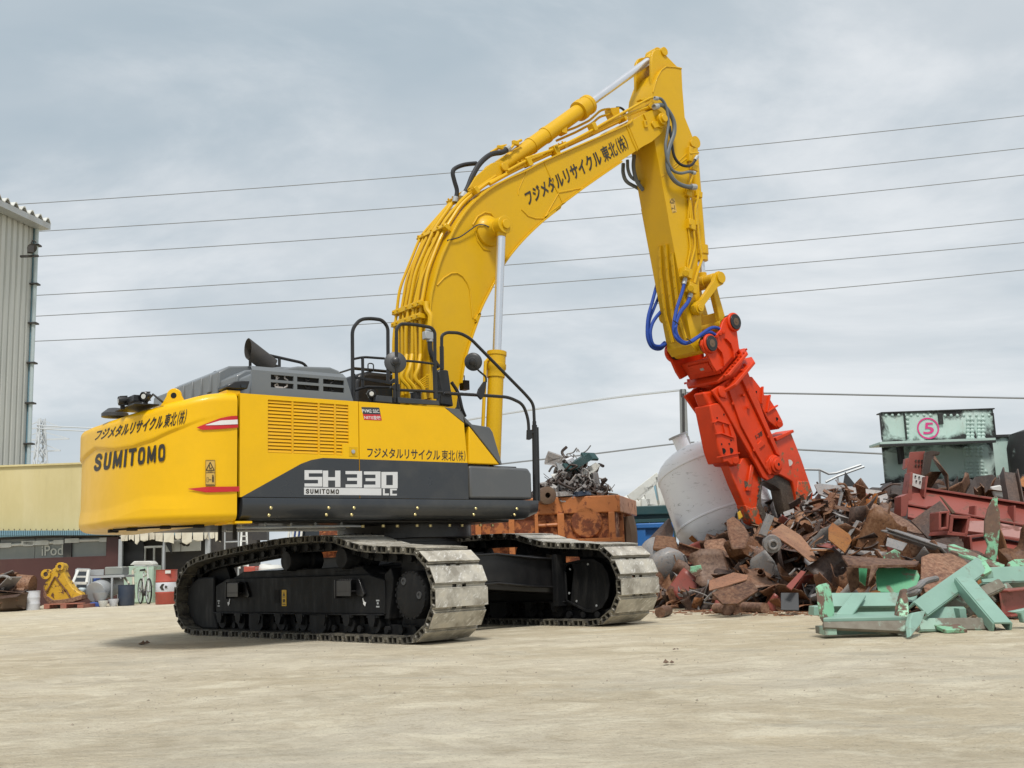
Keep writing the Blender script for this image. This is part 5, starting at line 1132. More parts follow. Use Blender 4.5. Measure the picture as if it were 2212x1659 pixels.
def pebble(mb, p, s, rr):
    a = [Vector((rr.uniform(.5,1)*s*x, rr.uniform(.5,1)*s*y, rr.uniform(.3,.8)*s*z)) for x, y, z in ((1,0,0),(-1,0,0),(0,1,0),(0,-1,0),(0,0,1),(0,0,-.4))]
    mb.add([p+q for q in a], [(0,2,4),(2,1,4),(1,3,4),(3,0,4),(2,0,5),(1,2,5),(3,1,5),(0,3,5)])
for k in range(1300):
    d = 5.5+rg.random()**1.4*18; p = GD(rg.uniform(-100,2300), d); p.z = gh(p.x, p.y)+.001
    if abs(p.x) < 2.6 and abs(p.y) < 1.8: continue
    pebble(m, p, rg.choice((.004,.005,.006,.007,.009,.013)), rg)
tag(m.build('pebbles', 'gravel'), kind='stuff')
def fbox(mb, n, x0, y0, x1, y1, d, th=.1):          # upright box whose face fills a photo rectangle, d metres ahead
    u0, v0 = KV(n, x0, y0); u1, v1 = KV(n, x1, y1); um, vm = (u0+u1)/2, (v0+v1)/2
    a, b = VD(u0, vm, d), VD(u1, vm, d); z0, z1 = zat(um, v1, d), zat(um, v0, d); c = (a+b)/2; c.z = (z0+z1)/2
    return mb.box(c+BV*th/2, ((b-a).dot(RV), th, z1-z0), FM)
def pv(n, x, y, d): return VD(*KV(n, x, y), d)
def base(n, x, d): p = GD(KV(n, x, 0)[0], d); return p
def slab(pts, d, th, n=16, mb=None):                # outline with its own depths, given thickness along its normal
    mb = mb or MB(); dd = d if isinstance(d, (list, tuple)) else [d]*len(pts); P = [pv(n, a, b, q) for (a, b), q in zip(pts, dd)]
    nv = (P[1]-P[0]).cross(P[2]-P[0]).normalized()
    if nv.dot(fw) < 0: nv = -nv
    return mb.ext(P, nv*th)
def recentre(o):                                    # put a thing's origin at the middle of its base
    me = o.data; c = [sum(v.co[i] for v in me.vertices)/len(me.vertices) for i in range(2)]; z = min(v.co.z for v in me.vertices); off = Vector((c[0], c[1], z))
    me.transform(Matrix.Translation(-off)); o.location = off; return o
def solo(mb, name, mat, label, cat, group=None, bev=.006, **k): return tag(recentre(mb.build(name, mat, bev=bev, **k)), label, cat, group)
def root(name, label, cat, loc, group=None): return thing(name, label, cat, loc, 0, group)
def part(mb, name, mat, par, bev=.004, **k):
    o = mb.build(name, mat, par, bev=bev, **k); top = par
    while top.parent: top = top.parent
    me = o.data
    if par.type == 'EMPTY': me.transform(Matrix.Translation(-top.location))
    else: me.transform(Matrix.Translation(-top.location))
    return o
# ---- tall corrugated building
A0, A1 = VD(-260, 430, 34.5), VD(78, 475, 42.5); A0.z = A1.z = 0; tw = (A1-A0).normalized(); tn = Vector((tw.y, -tw.x, 0)); Lw = (A1-A0).length
zt = zat(40, 452, 41)-.15
TB = root('corrugated_building', 'tall grey warehouse clad in ribbed metal siding at the left edge', 'building', A1)
m = MB(); nr = int(Lw/.34); vs_ = []
for i in range(nr):
    for f, o_ in ((0,0),(.55,0),(.65,-.07),(.9,-.07)): vs_.append(A0+tw*(i+f)*Lw/nr+tn*o_)
vs_.append(A1); k = len(vs_); m.add(vs_+[v+Vector((0,0,zt)) for v in vs_], [(i, i+1, k+i+1, k+i) for i in range(k-1)])
m.ext([A0-tn*.2, A1-tn*.2, A1-tn*12, A0-tn*12], (0,0,zt)); part(m, 'siding', 'siding', TB, 0, ang=20)
m = MB(); nr2 = int(Lw/.5); pr = []
for i in range(nr2+1):
    for f, h in ((0,0),(.28,.19),(.46,.19),(.74,0)): pr.append(A1+tw*(-.25-(nr2-i-f)*.5)+tn*.6+Vector((0,0,zt+.02+h)))
k = len(pr); m.add(pr+[p-tn*13 for p in pr]+[p-Vector((0,0,.05)) for p in pr], [(i,i+1,k+i+1,k+i) for i in range(k-1)]+[(i,i+1,2*k+i+1,2*k+i) for i in range(k-1)])
part(m, 'roof', 'off_white', TB, 0, ang=20); m = MB(); m.box((A0+A1)/2+tn*.35+tw*0+Vector((0,0,zt-.12)), (Lw+.2,.5,.24), Matrix((tw, tn, Vector((0,0,1)))).transposed()); part(m, 'fascia', 'galvanised', TB)
m = MB(); q = A1+tn*.14-tw*.12; m.cyl(q, q+Vector((0,0,zt)), .075, n=12); dp = part(m, 'downpipe', 'downpipe', TB); m = MB()
for k in range(9): m.box(q+Vector((0,0,1.2+k*1.6)), (.32,.3,.06), FM)
part(m, 'pipe_strap', 'dark_frame', dp, 0); m = MB(); m.box(A1+tn*.02-tw*.05+Vector((0,0,zt/2)),(.25,.1,zt),FM); part(m, 'corner_trim', 'gutter_blue', TB)
m = MB(); q = VD(64, 540, 41.2); m.box(q+Vector((0,0,-.25)), (.7,.1,.08), FM); m.box(q+Vector((.1,0,.0)), (.22,.22,.28), FM @ Matrix.Rotation(.5,3,'Z')); m.lathe([(.09,0),(.18,.10),(.19,.13),(.16,.13)], q+RV*.05+Vector((0,0,.1)), (RV*.6-BV*.6-Vector((0,0,.4))), 14); m.tube([q, q+RV*.1+Vector((0,0,.4)), q+RV*.25+Vector((0,0,.3))], .03, 6); part(m, 'floodlight', 'dark_frame', TB)
# ---- low workshop with the khaki wall
WD = 33.0; WS = root('workshop', 'long low workshop with khaki upper wall and brown base', 'building', GD(120, WD))
m = MB(); fbox(m, 0, -160, 1003, 440, 1147, WD, 6.0); part(m, 'upper_wall', 'khaki', WS)
m = MB(); fbox(m, 0, -160, 1000, 440, 1004, WD-.06, .3); part(m, 'coping', 'khaki', WS)
m = MB()
for k in range(150): a = -160+k*4; fbox(m, 0, a, 1146-.0*a, a+2.6, 1156, WD-.42, .30)
fbox(m, 0, -160, 1148, 440, 1155, WD-.36, .34); part(m, 'gutter', 'gutter_blue', WS, 0)
m = MB()
for k in range(22): fbox(m, 13, -200+k*45, 654, -196+k*45, 664, WD-.02, .03)
part(m, 'wall_fixings', 'dark_frame', WS, 0)
m = MB(); fbox(m, 0, -160, 1154, 254, 1164, WD-.05, .3); part(m, 'header', 'dark_frame', WS)
m = MB(); fbox(m, 0, -160, 1207, 254, 1330, WD-.04, .3); part(m, 'lower_wall', 'brown_wall', WS)
m = MB(); fbox(m, 0, 228, 1160, 254, 1330, WD-.08, .35); part(m, 'column', 'brown_wall', WS)
m = MB(); fbox(m, 13, 527, 720, 592, 905, WD-.03, .3); part(m, 'column', 'dark_frame', WS)
for a, b in ((-420,-5),(2,288),(292,526),(592,880)):
    m = MB(); fbox(m, 13, a, 728, b, 905, WD+.05, .06); w_ = part(m, 'window', 'shop_glass', WS, 0)
for a, ya, b, yb in ((-200,800,40,792),(40,790,240,778),(240,772,350,768),(350,770,490,764),(600,752,870,744)):
    m = MB(); m.tube([pv(13,a,ya,WD-.0), pv(13,b,yb,WD-.0)], .045, 8); m.box(pv(13,a,ya,WD), (.42,.10,.13), FM); m.box(pv(13,b,yb,WD), (.3,.10,.13), FM); part(m, 'tube_light', 'off_white', WS)
part(decal("iPod", 13, [(345,878),(522,872),(522,785),(345,792)], lambda n, x, y: pv(n, x, y, WD+.02), .01), 'sign_lettering', 'sign_letter', WS, 0)
m = MB(); fbox(m, 0, -160, 1165, 254, 1330, WD+1.5, .1); part(m, 'inner_wall', 'dark_frame', WS)
# ---- open store beside it
SD = 32.6; SS = root('lean_to_shed', 'dark open lean-to hung with ragged cream tarpaulin strips', 'shed', GD(350, SD))
m = MB(); fbox(m, 13, 1000, 640, 2150, 1250, SD+1.2, .1); part(m, 'back_wall', 'dark_frame', SS)
m = MB(); rr = R(11); x = 1000
while x < 1830:
    w_ = rr.uniform(40, 95); h_ = rr.uniform(70, 115); t_ = rr.uniform(-.1,.1)
    slab([(x,655),(x+w_*.96,655),(x+w_*.9,668+h_*rr.uniform(.8,1)),(x+w_*.45,668+h_*rr.uniform(.7,1.1)),(x+4,668+h_*rr.uniform(.8,1))], [SD,SD,SD-.15+t_,SD-.1,SD-.2-t_], .02, 13, m); x += w_
part(m, 'tarpaulin_strips', 'tarp', SS, 0)
for a, b, y0, y1 in ((978,1008,740,1260),(1345,1362,750,1260),(1700,1740,660,1260)):
    m = MB(); fbox(m, 13, a, y0, b, y1, SD-.05, .12); part(m, 'post', 'galvanised', SS)
m = MB(); fbox(m, 13, 1025, 760, 1190, 960, SD+.9, .1); part(m, 'shutter', 'dark_mirror', SS); m = MB()
for a, b, c, d_ in ((1195,795,1350,812),(1195,812,1206,1000),(1340,812,1350,1000),(1268,812,1282,1000)): fbox(m, 13, a, b, c, d_, SD+.7, .06)
part(m, 'door_frame', 'off_white', SS)
m = MB(); fbox(m, 13, 1362, 742, 1660, 840, SD+.6, .1); pn = part(m, 'sign_panel', 'off_white', SS); m = MB(); m.cyl(pv(13,1530,775,SD+.62),pv(13,1530,775,SD+.58),.08,n=12); m.cyl(pv(13,1555,778,SD+.62),pv(13,1555,778,SD+.58),.08,n=12); fbox(m,13,1490,772,1520,780,SD+.58,.02); fbox(m,13,1498,745,1500,840,SD+.58,.02); part(m, 'panel_marks', 'dark_frame', pn, 0)
m = MB(); slab([(1355,745),(1420,745),(1425,860),(1400,830)], SD+.5, .05, 13, m); part(m, 'hanging_cloth', 'dark_mirror', SS)
# things at the far end of the store, seen under the counterweight
def rack(lbl, x0, x1, y0, y1, d, n=3, mat='galvanised', name='metal_rack', cat='rack'):
    r_ = root(name, lbl, cat, base(n, (x0+x1)/2, d)); m = MB()
    for a in (x0, x1): fbox(m, 3, a-6, y0, a+6, 1000, d, .06)
    part(m, 'upright', mat, r_); m = MB()
    for k in range(5): yy = y0+(900-y0)*k/5; fbox(m, 3, x0, yy, x1, yy+12, d, .5)
    part(m, 'shelf', mat, r_); return r_
rack('pale metal rack seen through the gap under the counterweight', 760, 900, 300, 500, 31)
LD = root('step_ladder', 'white step ladder standing in the gap behind the crawler tracks', 'ladder', base(3, 960, 30)); m = MB(); m.bar(pv(3,915,700,30), pv(3,935,330,30.4), .05,.05); m.bar(pv(3,1000,700,30), pv(3,985,330,30.4), .05,.05); part(m, 'side_rail', 'off_white', LD); m = MB()
for k in range(7): m.bar(pv(3,920+k*2,670-k*50,30.1), pv(3,996-k*2,670-k*50,30.1), .07,.03)
part(m, 'rung', 'off_white', LD)
m = MB(); m.tube(spline([pv(3,1040,330,30),pv(3,1080,300,30),pv(3,1130,330,30),pv(3,1140,380,30)]),.07,8); m.tube([pv(3,1105,360,30),pv(3,1110,500,30),base(3,1110,30)],.05,8); m.box(pv(3,1130,345,30),(.4,.3,.35),FM); solo(m, 'pipe_stand', 'dark_frame', 'dark bent pipe stand beside the white step ladder', 'pipe stand')
m = MB(); fbox(m, 3, 640, 700, 1075, 738, 27, .5) if False else fbox(m, 3, 955, 678, 1072, 800, 26, .6); solo(m, 'crate', 'barrel_red', 'faded red crate glimpsed through the near crawler track', 'crate', bev=.02)
m = MB(); fbox(m, 3, 1100, 650, 1200, 800, 26.5, .6); m.lathe([(.28,0),(.3,.1),(.3,.7),(.26,.8)], base(3,1230,26.5)+Vector((0,0,.1)), (0,0,1)); solo(m, 'sack', 'off_white', 'pale sacks glimpsed beside the faded red crate', 'sacks', bev=.08)
TR = root('truck', 'blue truck parked beyond the swing ring under the house', 'truck', GD(665, 27))
m = MB(); fbox(m, 0, 628, 1085, 700, 1175, 27, 2.0); part(m, 'cab', 'blue_plastic', TR, .1); m = MB(); fbox(m, 0, 650, 1128, 698, 1158, 26.97, .05); part(m, 'windscreen', 'glass', TR, 0)
m = MB(); fbox(m, 0, 560, 1175, 720, 1200, 27, 2.2); part(m, 'chassis', 'dark_frame', TR)
for u_ in (590, 640, 690):
    m = MB(); p = GD(u_, 26.95, .45); m.lathe([(.2,0),(.45,.02),(.45,.28),(.2,.3)], p, BV, 24); part(m, 'wheel', 'rubber', TR)
m = MB()
for k in range(4): m.bar(VD(622+k*9,1170,26.8), VD(632+k*9,1085,26.8), .05,.05)
part(m, 'ladder_rack', 'off_white', TR)
# ---- clutter in front of the workshop
def drum(label, name, mat, n, x0, x1, ytop, d, cat='drum', bands=True, group=None, lidmat=None):
    u0, u1 = KV(n, x0, 0)[0], KV(n, x1, 0)[0]; p = GD((u0+u1)/2, d); r_ = (u1-u0)*d/F/2; h = zat((u0+u1)/2, KV(n, 0, ytop)[1], d); D_ = root(name, label, cat, p, group)
    m = MB(); pr = [(r_*.96,0),(r_,.02)]
    for f in ((.33,.66) if bands else ()): pr += [(r_,h*f-.03),(r_*1.035,h*f-.012),(r_*1.035,h*f+.012),(r_,h*f+.03)]
    pr += [(r_,h-.02),(r_*1.03,h-.015),(r_*1.03,h),(r_*.95,h),(r_*.94,h-.03)]; m.lathe(pr, p, (0,0,1), 32); part(m, 'shell', mat, D_, 0, ang=40); return D_, p, r_, h
drum('white steel drum standing beside the brown scrap at the left edge', 'steel_drum', 'white_drum', 13, 236, 340, 1168, 28)
D_, p, r_, h = drum('red steel drum with a white band beside the bicycle', 'steel_drum', 'barrel_red', 13, 1300, 1470, 992, 29.2)
m = MB(); m.lathe([(r_*1.004,h*.36),(r_*1.012,h*.365),(r_*1.012,h*.63),(r_*1.004,h*.635)], p, (0,0,1), 32); bn = part(m, 'white_band', 'white_drum', D_, 0)
m = MB(); cc = p-BV*r_*1.014
def dm(dx, s_): q = cc+RV*dx+Vector((0,0,h*.5)); m.ext([q+RV*a*s_+Vector((0,0,b*s_)) for a, b in ((-.09,0),(-.03,.08),(.03,.08),(-.01,0),(.03,-.08),(-.03,-.08))], -BV*.01); m.ext([q+RV*(a+.07)*s_+Vector((0,0,b*s_)) for a, b in ((-.03,0),(.0,.04),(.05,0),(.0,-.04))], -BV*.01)
dm(.0, 1.0); part(m, 'band_emblem', 'writing', bn, 0); m = MB(); m.box(p-BV*r_*1.0+RV*.12+Vector((0,0,h*.93)),(.14,.02,.08),FM); part(m, 'label_sticker', 'off_white', D_, 0)
drum('dark navy waste bin with a rim under the table end', 'waste_bin', 'navy', 13, 990, 1120, 1118, 29.3, 'bin', False)
BK = root('excavator_bucket', 'yellow excavator bucket flaking to rust, standing on a pallet', 'bucket', base(13, 520, 28.6))
bo = [(480,945),(500,936),(525,945),(533,965),(530,1010),(560,1080),(600,1140),(640,1172),(678,1192),(680,1235),(600,1258),(520,1270),(440,1280),(390,1262),(360,1210),(358,1130),(375,1095),(398,1070),(385,1050),(362,1035),(362,1012),(385,1005),(430,992),(465,968)]
m = MB(); slab(bo, 28.5, .30, 13, m); part(m, 'bucket_shell', 'bucket_yellow', BK, .03)
m = MB(); slab([(358,1130),(385,1210),(440,1245),(520,1240),(600,1225),(680,1200),(680,1238),(600,1262),(520,1275),(440,1284),(388,1266),(356,1212)], 28.46, .38, 13, m); part(m, 'wear_strip', 'rust', BK, .01)
for a, b, r_ in ((500,967,.085),(385,1030,.10)):
    m = MB(); q = pv(13,a,b,28.5); m.lathe([(r_*1.25,-.12),(r_*1.25,.05),(r_*.6,.05),(r_*.6,-.02),(.01,-.02)], q, BV*-1, 20); ey_ = part(m, 'pin_eye', 'bucket_yellow', BK, 0); m = MB(); m.cyl(q-BV*-.01, q-BV*.03, r_*.6, n=16); part(m, 'eye_bore', 'rust_dark', ey_, 0)
m = MB()
for a, b in (((455,1050),(560,1180)),((560,1180),(590,1235)),((455,1050),(390,1170))): m.bar(pv(13,*a,28.47), pv(13,*b,28.47), .03,.03, up=BV)
part(m, 'stiffener', 'rust', BK)
PL = root('pallet', 'red wooden pallet under the yellow excavator bucket', 'pallet', base(13, 525, 28.3)); m = MB()
for k in range(6): fbox(m, 13, 362, 1272, 690, 1282, 28.0+k*.2, .14)
part(m, 'deck_board', 'pallet_red', PL); m = MB()
for a, b in ((362,410),(500,550),(640,690)): fbox(m, 13, a, 1282, b, 1318, 28.0, 1.1)
part(m, 'bearer', 'pallet_red', PL); m = MB(); fbox(m, 13, 362, 1317, 690, 1325, 28.0, 1.1); part(m, 'base_board', 'pallet_red', PL)
def wframe(lbl, pts, d, mat='off_white'):
    r_ = root('window_frame', lbl, 'window frame', base(13, pts[0][0], d[0])); m = MB(); P = [pv(13, a, b, q) for (a, b), q in zip(pts, d)]
    for i in range(4): m.bar(P[i], P[(i+1) % 4], .07,.06, up=BV)
    m.bar(P[0].lerp(P[3],.5), P[1].lerp(P[2],.5), .05,.05, up=BV); part(m, 'frame', mat, r_); m = MB(); m.ext(P, BV*.01); part(m, 'pane', 'glass', r_, 0)
wframe('white window frame leaning beside the yellow bucket', [(605,1105),(720,1105),(735,1000),(650,1000)], [29,29,29.4,29.4])
wframe('taller aluminium window frame leaning behind the table', [(620,1190),(725,1195),(745,995),(640,990)], [29.6,29.6,30,30], 'galvanised')
TBL = root('work_table', 'grey steel table with thin legs piled with odds and ends', 'table', base(13, 880, 29.5)); m = MB(); fbox(m, 13, 742, 1040, 1030, 1060, 29.2, .8); part(m, 'tabletop', 'galvanised', TBL)
for a in (748, 918, 1005):
    m = MB(); fbox(m, 13, a, 1060, a+14, 1308 if a != 1005 else 1280, 29.2 if a != 1005 else 29.9, .08); part(m, 'leg', 'galvanised', TBL)
m = MB(); fbox(m, 13, 742, 992, 860, 1040, 29.5, .04); part(m, 'back_board', 'galvanised', TBL)
m = MB(); fbox(m, 13, 866, 968, 1018, 1038, 29.3, .5); solo(m, 'storage_box', 'shop_glass', 'cloudy plastic storage box standing on the grey table', 'box', bev=.03)
m = MB(); m.tube([pv(13,790,1180,29.0)+RV*.0, pv(13,945,1120,29.9)+Vector((0,0,-.0))], .27, 20); solo(m, 'duct_pipe', 'galvanised', 'grey duct pipe lying under the steel table', 'pipe', ang=40)
def bowl(lbl, name, x0, x1, y0, y1, d, mat, cat):
    u0, u1 = KV(13,x0,0)[0], KV(13,x1,0)[0]; r_ = (u1-u0)*d/F/2; a, b = zat((u0+u1)/2,KV(13,0,y1)[1],d), zat((u0+u1)/2,KV(13,0,y0)[1],d); m = MB(); m.lathe([(r_*.6,0),(r_*.85,(b-a)*.5),(r_*.97,b-a-.02),(r_,b-a),(r_*.93,b-a),(r_*.8,(b-a)*.5)], GD((u0+u1)/2, d, max(a,0)), (0,0,1), 28); solo(m, name, mat, lbl, cat, bev=0)
bowl('upturned grey basin on the white tubs under the table', 'basin', 778, 902, 1182, 1252, 28.9, 'galvanised', 'basin')
bowl('white plastic tub on the ground under the basin', 'plastic_tub', 826, 905, 1256, 1308, 28.7, 'off_white', 'tub'); bowl('second white tub beside the table leg, nearest the navy bin', 'plastic_tub', 908, 992, 1240, 1300, 29.0, 'white_drum', 'tub')
m = MB(); fbox(m, 13, 735, 1060, 792, 1118, 30.2, .4); solo(m, 'plastic_crate', 'blue_plastic', 'bright blue plastic crate behind the window frames', 'crate', bev=.03)
m = MB(); fbox(m, 13, 742, 1262, 830, 1306, 28.8, .4); solo(m, 'plastic_crate', 'blue_plastic', 'low blue crate on the ground at the table foot', 'crate', bev=.03)
m = MB(); slab([(630,1165),(650,1140),(700,1145),(690,1185),(640,1190)], [28.9]*5, .3, 13, m); solo(m, 'plastic_bag', 'downpipe', 'pale blue plastic bag lying by the bucket lip', 'bag', bev=.05)
CB = root('steel_cabinet', 'pale green steel cabinet stained with rust behind the bicycle', 'cabinet', base(13, 1140, 31.8)); m = MB(); fbox(m, 13, 1022, 962, 1270, 1275, 31.8, .7); part(m, 'body', 'cabinet_green', CB, .02); m = MB(); fbox(m, 13, 1110, 985, 1190, 1262, 31.77, .04); fbox(m, 13, 1196, 985, 1262, 1262, 31.77, .04); part(m, 'door', 'cabinet_green', CB)
m = MB(); slab([(1075,955),(1110,922),(1245,920),(1270,945),(1265,958)], 31.8, .5, 13, m); solo(m, 'sink_tray', 'off_white', 'white sink tray lying on top of the green cabinet', 'tray', bev=.03)
m = MB(); m.tube([pv(13,1000,1010,30), pv(13,1070,1110,29.4)], .03, 6); m.tube([pv(13,1100,1000,30.5), pv(13,1115,1230,30.2)], .03, 6); solo(m, 'timber_batten', 'tarp', 'thin pale battens leaning against the green cabinet', 'batten', bev=0)
def bicycle():
    o = GD(314, 30.3); r_ = root('bicycle', 'old white bicycle propped before the green cabinet, handlebars turned', 'bicycle', o); fwv = (RV*.50-BV*.86).normalized(); sd = Vector((fwv.y,-fwv.x,0)); P = lambda a, b, c=0: o+fwv*a+Vector((0,0,b))+sd*c
    for a in (-.52, .52):
        m = MB(); c = P(a,.34); n_ = 32; vv = [c+fwv*.33*cos(2*pi*k/n_)+Vector((0,0,.33*sin(2*pi*k/n_))) for k in range(n_+1)]; m.tube(vv,.022,6); w_ = part(m, 'wheel', 'rubber', r_, 0); m = MB()
        for k in range(14): m.tube([c, vv[k*2]], .004, 4)
        m.tube([v.lerp(c,.06) for v in vv],.012,5); m.cyl(c-sd*.04,c+sd*.04,.03,n=10); part(m, 'rim', 'galvanised', w_, 0)
    m = MB()
    for a, b in (((-.52,.34),(-.08,.30)),((-.08,.30),(-.20,.85)),((-.52,.34),(-.18,.72)),((-.18,.74),(.36,.80)),((-.08,.30),(.38,.70)),((.34,.86),(.52,.34)),((.36,.80),(.33,.98))): m.tube([P(*a),P(*b)],.018,8)
    part(m, 'frame', 'off_white', r_, 0); m = MB(); m.tube(spline([P(.2,1.0,-.32),P(.32,1.02,-.1),P(.33,1.0,0),P(.32,1.02,.1),P(.2,1.03,.33)]),.014,8); part(m, 'handlebar', 'galvanised', r_, 0)
    m = MB(); m.ext([P(-.34,.88,-.08),P(-.34,.88,.08),P(-.06,.90,.02),P(-.06,.90,-.02)],(0,0,.05)); part(m, 'saddle', 'rubber', r_, .015)
    m = MB(); m.tube([P(-.08,.30,-.06),P(.02,.16,-.1)],.012,6); m.tube([P(-.08,.30,.06),P(-.18,.44,.1)],.012,6); m.cyl(P(-.08,.30,-.05),P(-.08,.30,.05),.09,n=16); part(m, 'crank', 'dark_frame', r_, 0)
bicycle()
# brown scrap at the left edge
def mound(name, fn, nu, nv, mat, extra=.0, seed=1):
    rr = R(seed); m = MB(); m.grid(lambda a, b: fn(a, b)+Vector((rr.uniform(-1,1),rr.uniform(-1,1),rr.uniform(-1,1)))*extra, nu, nv); return tag(m.build(name, mat, ang=20), kind='stuff')
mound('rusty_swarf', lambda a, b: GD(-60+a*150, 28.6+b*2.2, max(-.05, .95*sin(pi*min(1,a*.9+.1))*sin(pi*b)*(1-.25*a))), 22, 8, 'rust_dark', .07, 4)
rr = R(21)
for k in range(60):
    a = rr.random(); q = GD(-25+a*62, 27.6+rr.random()*1.2, rr.uniform(.1,.95)*(1-.35*a)); t = Vector((rr.uniform(-1,1),rr.uniform(-1,1),rr.uniform(-.5,.5))).normalized(); l = rr.uniform(.4,1.1); m = MB(); sd = t.cross(Vector((0,0,1))).normalized()
    if k % 3: m.tube(spline([q-t*l/2, q+sd*rr.uniform(-.15,.15)+Vector((0,0,.1)), q+t*l/2]), rr.uniform(.015,.05), 6); nm, lb_, ct = 'bent_rod', 'bent brown rod in the scrap heap left of the white drum', 'rod'
    else: m.ext([q-t*l/2-sd*.2, q+t*l/2-sd*.15, q+t*l/2+sd*.2, q-t*l/3+sd*.25], Vector((0,0,.02))); nm, lb_, ct = 'steel_offcut', 'flat brown offcut in the scrap heap left of the white drum', 'offcut'
    solo(m, nm, rr.choice(('rust','rust_dark','wood_brown','steel_grey')), lb_, ct, ('bent rods' if k % 3 else 'flat offcuts')+' in the left scrap heap', bev=0)
m = MB(); m.tube([pv(13,10,1110,28.3), pv(13,270,1130,28.3)], .27, 20); m.tube([pv(13,110,1112,28.3), pv(13,125,1114,28.3)], .30, 20); solo(m, 'rusty_tank', 'rust', 'rusty cylinder lying on the brown scrap at the left edge', 'cylinder', bev=0, ang=40)
m = MB(); c = base(13,85,28.2); m.lathe([(.55,0),(.68,.08),(.72,.42),(.75,.45),(.68,.45),(.6,.1)], c, (0,0,1), 28); solo(m, 'wash_tub', 'wood_brown', 'wide brown tub full of swarf at the left edge', 'tub', bev=0)
# ---- pylon, pole and overhead lines
PY = root('pylon', 'distant lattice power pylon above the khaki wall', 'pylon', GD(80, 330)); m = MB(); pz = zat(80, 905, 330); o = GD(80, 330)
def leg_(f): return 4.5*(1-f)**1.3+.7
for sx, sy in ((-1,-1),(1,-1),(1,1),(-1,1)):
    for k in range(12): m.bar(o+Vector((sx*leg_(k/12),sy*leg_(k/12),pz*k/12)), o+Vector((sx*leg_((k+1)/12),sy*leg_((k+1)/12),pz*(k+1)/12)), .4,.4)
for k in range(12):
    for s1, s2 in (((-1,-1),(1,-1)),((1,-1),(1,1)),((1,1),(-1,1)),((-1,1),(-1,-1))):
        a, b = leg_(k/12), leg_((k+1)/12); m.bar(o+Vector((s1[0]*a,s1[1]*a,pz*k/12)), o+Vector((s2[0]*b,s2[1]*b,pz*(k+1)/12)), .25,.25); m.bar(o+Vector((s2[0]*a,s2[1]*a,pz*k/12)), o+Vector((s1[0]*b,s1[1]*b,pz*(k+1)/12)), .25,.25)
part(m, 'tower', 'wire_pale', PY, 0); m = MB()  # pale tone of the far lattice stands in for haze
for v_, w_ in ((925,6),(950,8.5),(975,6)): z = zat(80,v_,330); m.bar(o+RV*w_+Vector((0,0,z)), o-RV*w_+Vector((0,0,z)), .4,.4); m.bar(o+RV*w_+Vector((0,0,z)), o+Vector((0,0,z+2.5)), .25,.25); m.bar(o-RV*w_+Vector((0,0,z)), o+Vector((0,0,z+2.5)), .25,.25)
part(m, 'cross_arm', 'wire_pale', PY, 0)
ordw = ('topmost', 'second from top', 'third from top', 'fourth from top', 'second lowest', 'lowest')
WR = (((60,440),(980,373),(2212,250)),((80,500),(960,441),(2212,320)),((80,554),(1150,482),(2212,378)),((80,638),(1130,570),(2212,473)),((80,683),(1100,618),(2212,524)),((80,737),(1150,676),(2212,583)))
def quad(pts, u):
    (a, p), (b, q), (c, r_) = pts; return p*(u-b)*(u-c)/((a-b)*(a-c))+q*(u-a)*(u-c)/((b-a)*(b-c))+r_*(u-a)*(u-b)/((c-a)*(c-b))
for i, w_ in enumerate(WR):
    m = MB(); m.tube([VD(u, quad(w_, u), 62) for u in range(-150, 2451, 130)], .026, 5); tag(m.build('power_line', 'wire_grey', ang=60), '%s of the six power lines crossing the whole sky' % ordw[i], 'power line', 'six power lines crossing the sky')
def cable(lbl, pts, d, r_=.02, mat='wire_grey', name='cable'):
    m = MB(); m.tube(spline([VD(u, v, q) for (u, v), q in zip(pts, d)]), r_, 5); return tag(m.build(name, mat, ang=60), lbl, 'cable')
PD = 34
PO = root('utility_pole', 'slim concrete utility pole rising behind the silver tank', 'pole', GD(1481, PD)); m = MB(); m.cyl(GD(1484, PD), VD(1475, 842, PD), .16, .11, 14); part(m, 'shaft', 'concrete_pole', PO, 0); m = MB(); m.box(VD(1475,850,PD),(.16,.2,.25),FM); m.cyl(VD(1476,850,PD-.2), VD(1477,935,PD-.2), .04, n=8); part(m, 'pole_fitting', 'dark_frame', PO, 0)
cable('pale striped cable running from the pole top down to the left', [(1472,842),(1330,858),(1150,884),(1000,908),(700,960)], [PD,PD,PD,PD,PD], .04, 'wire_pale')
cable('thin cable running from the pole top to the right', [(1476,848),(1700,850),(1950,855),(2300,862)], [PD]*4, .03)
cable('low cable sagging leftward behind the silver tank nozzle', [(1500,955),(1430,962),(1260,983),(1085,1002),(700,1050)], [PD]*5, .025)
cable('low cable running rightward behind the orange shear', [(1500,958),(1720,971),(1900,980),(2300,1000)], [PD]*4, .03)
for i, (va, vb) in enumerate(((918,925),(925,932))): cable(('upper' if i == 0 else 'lower')+' faint line leading right from the distant pylon', [(80,va),(140,va+4),(400,vb+8)], [330,320,300], .2, 'wire_pale')
